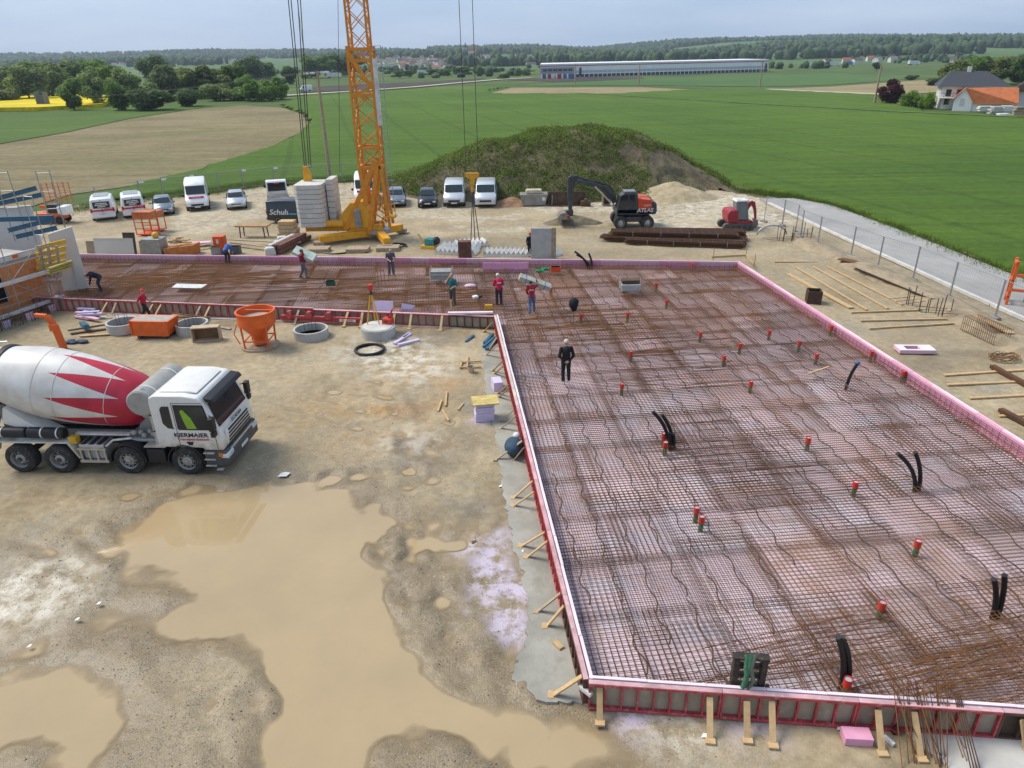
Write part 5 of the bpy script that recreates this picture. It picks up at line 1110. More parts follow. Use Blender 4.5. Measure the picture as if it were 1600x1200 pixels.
# ================================================================ attachments along the foot of the mound
MB_=lambda:MB()
def onground(px,py,dy=0): p=P(px,py); return Vector((p.x,p.y+dy,0))
c=onground(834,321); t=thing('waste_skip','grey steel skip with cream sacks at the foot of the mound','skip',c)
MB().prism([(-1.3,1.1),(1.3,1.1),(1.05,.1),(-1.05,.1)],-.6,.9).build('tub',mat('skip_grey',(.30,.29,.26),.6,.2,.2,2),t,0,.03); MB().box(0,0,1.3,1.5,.8,.4).build('sack',mat('cream_sack',(.55,.49,.37),.9),t,0,.12); MB().box(.9,-.6,.7,.3,.05,.3).build('plate',MATS['plate_white'],t)
for px,l in ((857,'narrow steel bucket standing upright beside the grey skip'),(947,'small steel bucket behind the excavator boom')):
    c=onground(px,321); t=thing('digger_bucket',l,'bucket',c,0,'digger attachments by the mound'); 
    mb=MB().prism([(-.35,0),(.35,0),(.4,1.0),(.3,1.05),(.25,.12),(-.25,.12),(-.3,1.05),(-.4,1.0)],-.3,.4); mb.build('shell',MATS['worn_bucket_steel'],t); MB().bx(-.3,.3,.3,.36,.1,1.).build('back',brownf,t)
c=onground(886,322); t=thing('grading_bucket','wide brown grading bucket resting against the mound','bucket',c,0,'digger attachments by the mound'); rus=mat('bucket_rust',(.12,.075,.05),.7,.2,.25,2)
MB().prism([(-1.7,.05),(1.6,.05),(1.75,1.25),(-1.75,1.25)],.3,.4).build('back',rus,t)
for x in (-1.75,1.65): MB().prism([(0-.1+.0,.0),(.3,.0),(.3,1.25),(.2,1.2)],x,x+.08,'yz').build('cheek',rus,t)
MB().bx(-1.7,1.7,-.15,.3,.0,.08).build('cutting_edge',rus,t)
c=onground(915,322); t=thing('rusty_attachment','small rusty coupling block right of the grading bucket','attachment',c); MB().box(0,0,.25,.9,.5,.5).build('block',rus,t,0,.05); MB().box(0,0,.58,.3,.5,.2).build('lug',rus,t,0,.03)
# ================================================================ SHELL BUILDING ON THE LEFT
brk=mat('orange_brick',(.66,.25,.085),.85,0,.14,1.5,.2,dirt=(.56,.33,.2)); mort=mat('mortar',(.50,.40,.32),.9); cwall=mat('precast_wall',(.58,.56,.51),.75,0,.06,.8,.1); blue=mat('blue_steel',(.035,.13,.22),.45,0,.15,3); yelw=mat('yellow_formwork',(.72,.42,.03),.55,0,.12,3,dirt=(.55,.38,.12)); aluw=mat('white_alu',(.66,.66,.65),.4,.3,.1,3); orm=mat('orange_machine',(.75,.13,.02),.45,0,.1,3)
b0=P(83,474); b1=P(2,502); bd=(b1-b0).normalized(); bn=Vector((bd.y,-bd.x,0)); bn=bn if bn.y<0 else -bn     # wall runs from the corner b0 to the left, bn faces the yard
BH=3.05; BL=16.
bld=thing('shell_building','orange brick shell building with flat concrete deck at the left edge','building',(b0.x,b0.y,0),math.atan2(bd.y,bd.x))
sg=1 if (Matrix.Rotation(-math.atan2(bd.y,bd.x),3,'Z')@bn).y>0 else -1       # side of the local y axis that faces the yard
def yb(v): return sg*v
MB().bx(0.02,BL,yb(-.30),yb(-.02),0,BH-.22).build('wall_core',mort,bld)
# bricks course by course, windows left open
wins=[(2.5,3.5,.95,2.25),(6.2,7.4,.95,2.25)]
bk=[MB().bx(-.243,.243,-.011,.011,-.118,.118).mesh('brick',brk,0)]; cnt=0
h=.25; L_=.5
for r_ in range(11):
    x=-.25*(r_%2)
    while x<6.6:
        xa,xb=max(0,x),min(x+L_,BL); zc=(r_+.5)*h
        if not any(a-.05<(xa+xb)/2<b+.05 and lo<zc<hi for a,b,lo,hi in wins) and xb-xa>.3 and cnt<290:
            o=obj('brick',bk[0],bld,((xa+xb)/2,yb(-.008+random.uniform(-.003,.003)),zc)); cnt+=1
        x+=L_
mb=MB().bx(6.7,BL,yb(-.02),yb(.0),0,BH-.25); mb.build('brick_facing',brk,bld)
for a,b,lo,hi in wins:
    MB().bx(a,b,yb(-.012),yb(.012),lo,hi).build('window_opening',mat('dark_room',(.012,.011,.01),.9),bld)
    MB().bx(a-.06,a,yb(-.05),yb(.03),lo,hi).bx(b,b+.06,yb(-.05),yb(.03),lo,hi).bx(a-.06,b+.06,yb(-.05),yb(.03),lo-.05,lo).build('window_frame',brownf,bld)
MB().bx(-.0,BL,yb(-9),yb(-.02),BH-.22,BH).build('concrete_deck',mat('deck_concrete',(.40,.38,.34),.85,0,.16,.8,.4),bld)
# raised edge form of the deck (white metal rail)
MB().bx(-.1,BL,yb(-.02),yb(.05),BH-.05,BH+.25).build('edge_form',aluw,bld)
for x in (1.2,4.4): MB().bx(x,x+.35,yb(.05),yb(.058),BH+.0,BH+.22).build('sticker',orm,bld)
# precast wall element in front of the corner, and its gable wall beyond
e0,e1=P(142,462),P(104,467); ed=(e1-e0); ew=thing('wall_element','tall light grey precast wall element standing by the corner of the shell','wall',(e0.x,e0.y,0),math.atan2(ed.y,ed.x))
ht=PD(120,366,e0.y).z+.3; MB().prism([(0,0),(ed.length,0),(ed.length,ht-.15),(-.0,ht+.15)],-.2,.02).build('concrete_panel',cwall,ew,0,.015); MB().bx(-.02,.06,.02,.05,.02,.1).bx(0.02,ed.length,.022,.06,.0,.06).build('base_strip',aluw,ew)
for k in range(2): MB().bar((.6+.9*k,.5,.1),(.5+.9*k,.05,2.2),.06).build('push_prop',steel,ew)
# further white walls of the deck storey
def wallp(label,p,q,zb,zt,th=.25,m=cwall,name='wall_element'):
    d=q-p; t=thing(name,label,'wall',(p.x,p.y,0),math.atan2(d.y,d.x)); MB().bx(0,d.length,0,th,zb,zt).build('wall_panel',m,t,0,.01); MB().bx(0,d.length,-.01,th+.01,zt,zt+.06).build('coping',cwall,t); return t
q0=PD(64,372,b0.y+6); q1=PD(-40,376,b0.y+5)
wallp('white plastered wall rising behind the deck of the shell building',Vector((q0.x,q0.y,0)),Vector((q1.x,q1.y,0)),0,PD(40,322,b0.y+6).z,m=mat('white_render',(.66,.65,.61),.85,0,.05,1))
# ---------------------------------------------------------------- scaffold
def lw(x,y,z): return bld.matrix_local@Vector((x,yb(y),z)) if False else Vector((b0.x,b0.y,0))+bd*x+bn*y+Vector((0,0,z))
sc=thing('scaffold','silver tube scaffold with white toe boards along the brick wall','scaffold',(0,0,0))
for i,x in enumerate((.15,2.7,5.2,7.8)):
    for y in (.35,1.05):
        MB().tube([lw(x,y,0),lw(x,y,6.3 if i<2 else 5.2)],.026,6).build('standard',steel,sc,40)
    for z in (2.1,4.1,6.2 if i<2 else 5.1): MB().tube([lw(x,.35,z),lw(x,1.05,z)],.024,6).build('transom',steel,sc,40)
for z in (1.0,1.45,3.05,3.5): MB().tube([lw(.15,1.05,z),lw(7.8,1.05,z)],.022,6).build('guard_rail',steel,sc,40)
for z,dz in ((.55,.2),(2.15,.2)): MB().bar(lw(0,1.09,z),lw(7.8,1.09,z),.03,dz).build('toe_board',aluw,sc)
for z in (.5,2.1): MB().bar(lw(0,.7,z),lw(7.8,.7,z),.6,.05).build('deck_plank',alu,sc)
MB().tube([lw(.15,1.08,.2),lw(2.7,1.08,2.1)],.022,6).tube([lw(2.7,1.08,2.2),lw(.15,1.08,4.1)],.022,6).build('diagonal',steel,sc,40)
for px,py,dy,l in ((20,268,4,'slim ladder frame standing far left above the deck'),(84,268,3,'slim ladder frame rising beside the orange railing')):
    p=PD(px,330,b0.y+dy); t=thing('ladder_frame',l,'scaffold',(p.x,p.y,0),R(20),'upright scaffold frames'); top=PD(px,266,b0.y+dy).z
    for s in (-.35,.35): MB().tube([(s,0,2.8),(s,0,top)],.03,6).build('post',steel,t)
    for z in (top-.15,top-1.2,top-2.2): MB().tube([(-.35,0,z),(.35,0,z)],.025,6).build('rung',steel,t)
# blue slab beams laid on the deck
for i,(a,b,l) in enumerate((((-10,312),(56,294),'topmost blue steel beam above the white wall'),((-20,322),(66,304),'second blue steel beam above the white wall'),((-10,343),(84,340),'blue steel beam at the foot of the white wall'),((14,360),(85,342),'blue steel beam slanting over the deck'),((26,370),(88,356),'lowest blue steel beam over the foam boards'))):
    dd=b0.y+(5.2 if i<2 else 3.2); p,q=PD(*a,dd),PD(*b,dd-.8); t=thing('steel_beam',l,'beam',p,0,'blue steel slab beams'); v=q-p
    MB().bar((0,0,0),v,.10,.22).build('web',blue,t); MB().bar((0,0,.12),v+Vector((0,0,.12)),.2,.03).build('flange',blue,t); MB().bar((0,0,-.12),v-Vector((0,0,.12)),.2,.03).build('flange',blue,t)
# yellow formwork girders leaning at the corner
t=thing('girder_formwork','yellow timber girder formwork hanging at the building corner','formwork',(0,0,0))
fo=b0.y-.6
for k in range(5):
    a=PD(57,388+k*10.5,fo); b=PD(103,377+k*10.5,fo+1.0); MB().bar(a,b,.10,.24).build('girder',yelw,t)
for px in (62,75,88): a=PD(px,384,fo-.1); b=PD(px+7,432,fo-.1); MB().bar(a,b,.12,.1).build('waler',woodo,t)
for k in range(3): a=PD(76,420+k*4,fo-1.2); b=PD(112,408+k*4,fo+.2); MB().bar(a,b,.2,.1).build('bottom_board',mat('olive_timber',(.42,.36,.10),.7),t)
# steel props under the corner
for px in (84,104,112):
    p=P(px,470 if px<100 else 466); o=thing('steel_prop',{84:'steel prop under the yellow girders, left',104:'steel prop under the yellow girders, middle',112:'steel prop leaning by the wall element'}[px],'prop',p,0,'steel props'); MB().tube([(0,0,0),(0,.1,3.)],.035,8).build('tube',steel,o); MB().box(0,0,.01,.15,.15,.02).build('base_plate',steel,o)
# starter bars along the foot of the brick wall, hooped
t=thing('starter_bars','row of hooped rusty starter bars with pink foam in front of the brick wall','rebar',(0,0,0)); rk=mat('starter_steel',(.13,.105,.09),.6,.3,.25,4)
for k in range(60):
    x=-.6+k*.13; y=1.55+random.uniform(-.3,.3); a=random.uniform(-.12,.12); hh=random.uniform(.5,.75)
    pts=[lw(x,y,0),lw(x+a*.5,y,hh*.8),lw(x+a+.03,y,hh),lw(x+a+.12,y,hh),lw(x+a*.5+.16,y,hh*.8),lw(x+.16,y,0)]; MB().tube(pts,.013,5,0,False).build('hoop',rk,t)
for k in range(5): p=lw(-.2+k*1.35,1.35,.2); MB().box(p.x,p.y,.2,.45,.06,.38,math.atan2(bd.y,bd.x)).build('foam_board',pinkm if k%3 else lil,t)
# orange mesh rail, loader arm and parked machine behind the scaffold
t=thing('mesh_railing','orange mesh railing on the far deck edge','railing',(0,0,0)); a,b=PD(68,303,b0.y+9),PD(110,300,b0.y+10)
for u in np.linspace(0,1,6): p=a.lerp(b,u); MB().tube([p-Vector((0,0,.7)),p+Vector((0,0,.7))],.03,5).build('post',orm,t)
for z in np.linspace(-.6,.6,7): MB().tube([a+Vector((0,0,z)),b+Vector((0,0,z))],.014,4).build('mesh_wire',orm,t)
def gq(px,py,Yd): p=PD(px,py,Yd); return p
c=P(88,348); t=thing('telehandler','orange telehandler half hidden behind the scaffold frames','loader',(c.x,c.y,0)); t.scale=(.62,.62,.62); MB().bx(-2,1.6,-1,1,.6,1.5).build('chassis',orm,t,0,.1); MB().bx(-.2,1.2,-.9,.2,1.5,2.7).build('cab',gl,t,0,.05); MB().bar((-2,.6,2.2),(2.2,.6,1.8),.35,.4).build('boom',orm,t); MB().bx(1.2,2.4,-1,.9,1.2,2.4).build('engine_cover',vwhite,t,0,.1)
for x in (-1.3,1.2):
    for y in (-1,1): MB().lathe([(.2,-.18),(.5,-.18),(.55,-.1),(.55,.1),(.5,.18),(.2,.18)],18,(x,y,.55),'y').build('wheel',rub,t,35)
# orange bent column near the rebar (concrete pump arm end)
p=P(100,545); t=thing('orange_arm','bent orange steel arm standing behind the mixer drum','machine arm',p); Z1=PD(92,492,p.y).z
pts=[(0,0,0),(-.12,0,Z1-.5),(-.35,0,Z1-.05),(-.9,0,Z1+.02)]
for a,b,w_ in ((pts[0],pts[1],.28),(pts[1],pts[2],.26),(pts[2],pts[3],.2)): MB().bar(a,b,w_,w_*.8).build('arm_segment',orm,t,0,.02)
MB().box(-.12,-.16,Z1-.6,.34,.1,.34).build('joint_plate',orm,t,0,.02)
p=P(118,535); o=MB(); 
for k in range(9): o.sphere((random.uniform(-.5,.5),random.uniform(-.2,.2),.06),random.uniform(.1,.2),8,5,0,(1.5,1,.5))
struct(tag(o.build('crumpled_tarp',mat('dark_blue_tarp',(.03,.05,.10),.7),None,60,loc=p),'crumpled dark blue sheet lying behind the orange arm','tarp'),'')
bpy.data.objects['crumpled_tarp'].pop('kind',None)
# ================================================================ PEOPLE
skin=mat('skin',(.50,.30,.21),.6,0,.08,6); 
def cloth(n,c): return mat('cloth_'+n,c,.9,0,.14,9,.2)
def person(label,foot_px,z,rz,shirt,pants,shoes=(.03,.028,.025),hat=None,pose='stand',hair=(.05,.035,.025),bare_arms=False,height=1.8,hatbrim=True,glove=None,vest=None,gear=None):
    """one continuous body mesh grown from tapered limbs and fused; clothing as material zones, hat or hair as children. local +x is the facing direction"""
    p=P(foot_px[0],foot_px[1],z); t=thing('person',label,'person',(p.x,p.y,z),rz); k=height/1.8
    J=dict(pel=(0,0,.95),che=(0,0,1.36),nek=(.0,0,1.50),hed=(.02,0,1.65))
    def leg(s,hip,kn,an): J['hip%d'%s]=hip; J['kne%d'%s]=kn; J['ank%d'%s]=an
    def arm(s,sh,el,wr): J['sho%d'%s]=sh; J['elb%d'%s]=el; J['wri%d'%s]=wr
    L0=lambda s:leg(s,(0,s*.095,.93),(.02,s*.11,.50),(-.01,s*.12,.09))
    A0=lambda s:arm(s,(0,s*.20,1.43),(-.03,s*.25,1.14),(.06,s*.25,.89))
    for s in (-1,1): L0(s); A0(s)
    if pose=='back':        # hands folded behind the back
        for s in (-1,1): arm(s,(0,s*.20,1.43),(-.08,s*.29,1.14),(-.17,s*.08,.96))
    if pose=='walk':
        leg(-1,(0,-.095,.92),(.22,-.10,.52),(.20,-.11,.11)); leg(1,(0,.095,.92),(-.08,.10,.50),(-.36,.11,.16)); arm(-1,(0,-.20,1.43),(-.16,-.25,1.17),(-.06,-.25,.92)); arm(1,(0,.20,1.43),(.12,.25,1.16),(.30,.22,1.0)); J['che']=(.04,0,1.35); J['nek']=(.06,0,1.49); J['hed']=(.1,0,1.64)
    if pose=='step':
        leg(-1,(0,-.095,.93),(.14,-.10,.51),(.10,-.11,.09)); leg(1,(0,.095,.93),(-.04,.10,.50),(-.22,.11,.10))
    if pose=='bend':
        J['pel']=(-.12,0,.88); J['che']=(.26,0,1.08); J['nek']=(.40,0,1.08); J['hed']=(.52,0,1.02)
        for s in (-1,1): leg(s,(-.13,s*.095,.86),(.03,s*.12,.48),(-.06,s*.13,.09)); arm(s,(.27,s*.20,1.08),(.36,s*.22,.78),(.44,s*.13,.54))
    if pose=='phone':       # right hand at the ear
        arm(-1,(0,-.20,1.43),(.14,-.33,1.22),(.09,-.14,1.54)); arm(1,(0,.20,1.43),(.0,.27,1.15),(.18,.12,1.04)); 
    if pose in('carry','carry2'):
        arm(-1,(0,-.20,1.43),(.10,-.30,1.52),(.05,-.25,1.76)); arm(1,(0,.20,1.43),(.03,.27,1.15),(.2,.2,.98)); leg(-1,(0,-.095,.93),(.14,-.10,.51),(.12,-.11,.09)); leg(1,(0,.095,.93),(-.04,.10,.50),(-.24,.11,.12)); J['hed']=(.05,.05,1.64)
    if pose=='work':
        J['che']=(.10,0,1.33); J['nek']=(.16,0,1.45); J['hed']=(.24,0,1.57)
        for s in (-1,1): arm(s,(.09,s*.20,1.39),(.12,s*.26,1.12),(.36,s*.12,1.02))
    V={n:Vector(q)*k for n,q in J.items()}
    segs=[]   # (p,q,r0,r1,zone)
    def sg_(a,b,r0,r1,zn,n=7):
        a=V[a] if isinstance(a,str) else a; b=V[b] if isinstance(b,str) else b; segs.append((a,b,r0*k,r1*k,zn))
    sg_('pel','che',.150,.172,'shirt'); sg_('che','nek',.13,.062,'shirt'); sg_('nek','hed',.055,.06,'skin')
    hd_=V['hed']; segs.append((hd_+Vector((.0,0,-.035*k)),hd_+Vector((.0,0,.055*k)),.083*k,.092*k,'skin'))
    segs.append((hd_+Vector((.07,0,-.005))*1,hd_+Vector((.105*k,0,-.025*k)),.02*k,.016*k,'skin'))   # nose
    for s in (-1,1): segs.append((hd_+Vector((0,s*.085*k,.0)),hd_+Vector((-.01,s*.1*k,.015*k)),.022*k,.018*k,'skin'))  # ears
    for s in (-1,1):
        S_=str(s) if s<0 else '1'
        h_,kn,an='hip%d'%s,'kne%d'%s,'ank%d'%s; sg_('pel',h_,.14,.118,'pants'); sg_(h_,kn,.112,.082,'pants'); sg_(kn,an,.082,.066,'pants')
        a=V[an]; d=Vector((1,0,0)) if abs((V[kn]-a).x)<.3 else Vector((.9,0,-.3)); segs.append((a-Vector((.03,0,.02)),a+d*.17*k-Vector((0,0,.045*k)),.05*k,.04*k,'shoe'))
        sh,el,wr='sho%d'%s,'elb%d'%s,'wri%d'%s; sg_('che',sh,.09,.075,'shirt'); sg_(sh,el,.076,.060,'shirt'); sg_(el,wr,.056,.040,'skin' if bare_arms else 'shirt')
        w0=V[wr]; dd=(V[wr]-V[el]).normalized(); sd_=dd.orthogonal().normalized(); pal=w0+dd*.075*k; segs.append((w0,pal,.032*k,.036*k,'hand'))
        nn=dd.cross(sd_)
        for f in range(4):
            o_=sd_*(f-1.5)*.021*k; b_=pal+o_; m_=b_+(dd*.9+nn*.25).normalized()*(.045-.004*abs(f-1.4))*k; e_=m_+(dd*.6+nn*.7).normalized()*.035*k; segs.append((b_,m_,.0105*k,.0095*k,'hand')); segs.append((m_,e_,.0095*k,.008*k,'hand'))
        segs.append((w0+dd*.02*k+sd_*.03*k,w0+(dd*.05+sd_*.065+nn*.02)*k,.012*k,.009*k,'hand'))
    mb=MB()
    for a,b,r0,r1,zn in segs:
        d=(b-a); 
        if d.length<1e-4: continue
        u=d.normalized(); pts=[a-u*r0*.92,a-u*r0*.55,a,b,b+u*r1*.55,b+u*r1*.92]; mb.tube(pts,[r0*.4,r0*.84,r0,r1,r1*.84,r1*.4],10)
    me=mb.mesh('body',[cloth('x',(.1,.1,.1))]); tmp=obj('tmp',me); rm=tmp.modifiers.new('r','REMESH'); rm.mode='VOXEL'; rm.voxel_size=.0125; sm=tmp.modifiers.new('s','SMOOTH'); sm.factor=.5; sm.iterations=2
    dg=bpy.context.evaluated_depsgraph_get(); m2=bpy.data.meshes.new_from_object(tmp.evaluated_get(dg)); bpy.data.objects.remove(tmp)
    m2.materials.clear(); ms=[cloth(*shirt),cloth(*pants),skin,mat('shoe_leather',shoes,.7),cloth(*glove) if glove else skin]
    for q in ms: m2.materials.append(q)
    n=len(m2.polygons); ctr=np.empty(n*3,np.float32); m2.polygons.foreach_get('center',ctr); ctr=ctr.reshape(-1,3); best=np.full(n,1e9); zi=np.zeros(n,int); zm=dict(shirt=0,pants=1,skin=2,shoe=3,hand=4)
    for a,b,r0,r1,zn in segs:
        a_,d=np.array(a),np.array(b-a); tt=np.clip(((ctr-a_)@d)/(d@d+1e-9),0,1); ds=np.linalg.norm(ctr-a_-tt[:,None]*d,axis=1)-(r0+(r1-r0)*tt); up_=ds<best; best[up_]=ds[up_]; zi[up_]=zm[zn]
    m2.polygons.foreach_set('material_index',zi.astype(np.int32)); m2.polygons.foreach_set('use_smooth',[True]*n); m2.update(); obj('body',m2,t)
    if hat:
        mb=MB(); c=hd_+Vector((-.005,0,.045))*k; mb.lathe([(.0,.115*k),(.05*k,.108*k),(.085*k,.08*k),(.106*k,.03*k),(.110*k,.0)],16,c)
        if hatbrim: mb.box(c.x+.115*k,c.y,c.z+.005,.09*k,.15*k,.015)
        mb.build('helmet' if hat!='cap' else 'cap',mat('hat_'+hat[0],hat[1],.4),t,40)
    else:
        MB().sphere(hd_+Vector((-.022,0,.035))*k,.103*k,14,9,0,(.95,.93,.95)).build('hair',mat('hair_dark',hair,.8,0,.2,20),t,60)
    mb=MB()
    for s in (-1,1): mb.sphere(hd_+Vector((.083,s*.032,.012))*k,.011*k,6,4)
    struct(mb.build('eyes',ltr,t,60),'stuff')
    if vest: # lettering block on the back of a waistcoat
        MB().box(-.158*k,0,1.3*k,.012,.22,.06).build('back_print',MATS['plate_white'],t)
    return t
AWAY=R(90); TOC=R(-90)
person('worker in black with pale cap walking away with hands behind his back',(884,596),RB,R(95),('black',(.014,.015,.018)),('black_trousers',(.018,.019,.022)),(.08,.08,.085),('pale_cap',(.66,.56,.46)),'back',height=1.86)
person('bending worker in black beside the grey wall element',(157,455),RB,R(-150),('navy',(.012,.016,.026)),('dark_jeans',(.03,.035,.05)),None or (.03,.028,.025),None,'bend')
person('worker in red shirt and red helmet walking right along the cross formwork',(230,499),0,R(5),('red_shirt',(.50,.02,.05)),('black_work',(.02,.02,.022)),hat=('red_helmet',(.62,.03,.03)),pose='walk',bare_arms=True,height=1.72)
person('bending worker in blue shirt at the back edge beside the orange box',(357,411),RB,R(75),('blue_shirt',(.07,.16,.48)),('dark_shorts',(.06,.045,.04)),pose='bend',bare_arms=True,hair=(.12,.07,.04))
person('worker in dark red shirt carrying a pale board on his shoulder',(476,435),RB,R(20),('dark_red',(.22,.015,.025)),('grey_work',(.13,.14,.17)),pose='carry',height=1.85)
person('worker in grey dungarees standing alone in front of the crane',(612,430),RB,R(-70),('grey_dungaree',(.10,.10,.125)),('grey_dungaree',(.10,.10,.125)),pose='work',bare_arms=True,hair=(.14,.09,.05))
person('worker in teal shirt holding a phone at his ear',(708,477),RB,R(-120),('teal_shirt',(.02,.16,.16)),('brown_work',(.085,.075,.06)),pose='phone',bare_arms=True)
person('worker in crimson jacket and white helmet seen from behind',(780,477),RB,R(100),('crimson_jacket',(.56,.02,.07)),('dark_work',(.03,.032,.045)),hat=('white_helmet',(.68,.64,.58)),pose='work',vest=1)
person('worker in red waistcoat and jeans carrying a long box',(831,489),RB,R(85),('red_waistcoat',(.42,.02,.03)),('blue_jeans',(.10,.16,.27)),pose='carry2',bare_arms=False,vest=1)
person('dark clothed worker with red helmet behind the concrete panel',(828,401),0,R(-60),('black',(.014,.015,.018)),('black_trousers',(.018,.019,.022)),hat=('red_helmet',(.62,.03,.03)),height=1.7)
# loads carried on the shoulder
def load(name,label,px,py,Y,sz,rot,m,band=None,n=1,cat='board'):
    p=PD(px,py,Y); t=thing(name,label,cat,p); t.rotation_euler=rot
    for k in range(n): MB().box(0,0,(k-(n-1)/2)*sz[2]/n,sz[0],sz[1],sz[2]/n-.006).build('board' if n>1 else 'box',m[k%len(m)],t,0,.008)
    if band:
        for x in (-.3,.3): MB().box(x*sz[0],0,0,.05,sz[1]+.012,sz[2]+.012).build('strap',band,t)
Y1=P(476,435,RB).y; load('wall_board','pale green boards carried by the man in dark red',476,397,Y1+.22,(1.35,.62,.22),(R(28),R(22),R(-8)),[mat('pale_green_board',(.50,.60,.50),.7),mat('pale_green_board2',(.60,.66,.58),.7)],None,3)
Y2=P(831,489,RB).y; load('long_box','pale long box with blue straps carried on a shoulder',836,441,Y2+.2,(1.75,.40,.26),(R(18),R(22),R(5)),[mat('grey_carton',(.44,.43,.36),.8)],mat('blue_strap',(.07,.25,.42),.6),1,'box')
# black jacket on a bar in the slab
p=P(896,500,RB); t=thing('hung_jacket','black jacket hung over an upright bar beside a red stub','jacket',(p.x,p.y,RB)); MB().tube([(0,0,-.2),(0,0,1.1)],.014,6).build('bar',rust[1],t); MB().tube([(0,0,1.2),(0.02,0,1.05),(-.02,0,.8),(.03,0,.5)],[.06,.24,.25,.12],12).build('cloth',cloth('black',(.014,.015,.018)),t,60)
# ================================================================ FAR COUNTRY
def terr(x,y):
    x=np.asarray(x,float); y=np.asarray(y,float)
    r=sstep(780,2500,y); h=26*r*(.40+1.0*fbm(x/650+3.1,y/800+1.2,3))
    h=h+16*sstep(2300,3100,y)*(.6+.8*fbm(x/900+7,y*0+2.2,2))
    h=h+11*np.exp(-((x-680)/300)**2)*sstep(800,1350,y)+15*np.exp(-((x-1350)/420)**2)*sstep(900,1500,y)
    h=h-14*np.exp(-((x-330)/160)**2)*sstep(900,2200,y)
    return h-.6
tx=np.arange(-3800,3801,25.); ty=np.concatenate([np.arange(760,2000,16.),np.arange(2000,4300,28.)]); TX,TY=np.meshgrid(tx,ty)
hillm=field_mat('hill_meadow',(.07,.13,.035),(.10,.165,.05),.004,0,R(20),(.17,.17,.07),.06,.2)
struct(grid_mesh('hills',tx,ty,terr(TX,TY),hillm))
def ray_ground(px,py):
    d=cr*((px-800)/FPX)+cu*((600-py)/FPX)+fwd0; ys_=np.arange(300,4200,4.); t=ys_/d.y; z=CAMH+d.z*t; x=d.x*t
    g=np.where(ys_>770,terr(x,ys_),-.45); k=np.argmax(z<=g)
    if not (z<=g).any(): k=len(ys_)-1
    return Vector((x[k],ys_[k],g[k]))
# woods on the hills: one mass of crowns
def woods(name,label,n,fx,fy,cond,rr=(4,7.5),hh=(9,16),mats=None):
    xs_=rng.uniform(*fx,n*4); ys_=rng.uniform(*fy,n*4); k=cond(xs_,ys_); xs_,ys_=xs_[k][:n],ys_[k][:n]; n=len(xs_)
    a=np.array([(math.sin(math.pi*i/5)*math.cos(2*math.pi*(j+.5*(i%2))/6),math.sin(math.pi*i/5)*math.sin(2*math.pi*(j+.5*(i%2))/6),math.cos(math.pi*i/5)) for i in range(1,5) for j in range(6)]+[(0,0,1),(0,0,-1)])
    f=[(i*6+j,i*6+(j+1)%6,(i+1)*6+(j+1)%6) for i in range(3) for j in range(6)]+[(i*6+j,(i+1)*6+(j+1)%6,(i+1)*6+j) for i in range(3) for j in range(6)]+[(24,(j+1)%6,j) for j in range(6)]+[(25,18+j,18+(j+1)%6) for j in range(6)]
    f=np.array(f); r=rng.uniform(*rr,n); h=rng.uniform(*hh,n); jit=1+rng.normal(0,.17,(n,26,1))
    V=a[None]*jit*np.stack([r,r,h*.55],1)[:,None,:]+np.stack([xs_,ys_,terr(xs_,ys_)+h*.45],1)[:,None,:]
    F=(f[None]+26*np.arange(n)[:,None,None]).reshape(-1,3); o=soup(name,V.reshape(-1,3),F,mats,None,False,np.repeat(rng.integers(0,len(mats),n),len(f)))
    tag(o,label,'forest'); return struct(o,'stuff')
wm=[mat('wood_dark',(.032,.066,.028),.9,0,.2,.05),mat('wood_mid',(.048,.09,.034),.9,0,.2,.05),mat('wood_light',(.07,.115,.04),.9,0,.2,.05)]
woods('forest','dark wooded ridge along the horizon',9000,(-3300,3300),(2350,3500),lambda x,y:(fbm(x/330+1,y/330+4,3)>.44)&(np.abs(x)<y*.95),mats=wm)
woods('forest','wooded slopes of the nearer hills on the right',4200,(60,1700),(1050,2350),lambda x,y:(fbm(x/260+11,y/260+2,3)>.53)&(np.abs(x)<y*.9),mats=wm)
woods('forest','scattered copses on the hills left of the crane',2600,(-2100,60),(1000,2350),lambda x,y:(fbm(x/210+21,y/210+8,3)>.57)&(np.abs(x)<y*.95),mats=wm)
woods('hedgerow','low hedges and small trees along the valley floor',420,(-320,900),(520,1000),lambda x,y:(fbm(x/120+31,y/60+8,2)>.60)&(np.abs(x)<y*.85),(2.,4.),(3.,7.),wm)
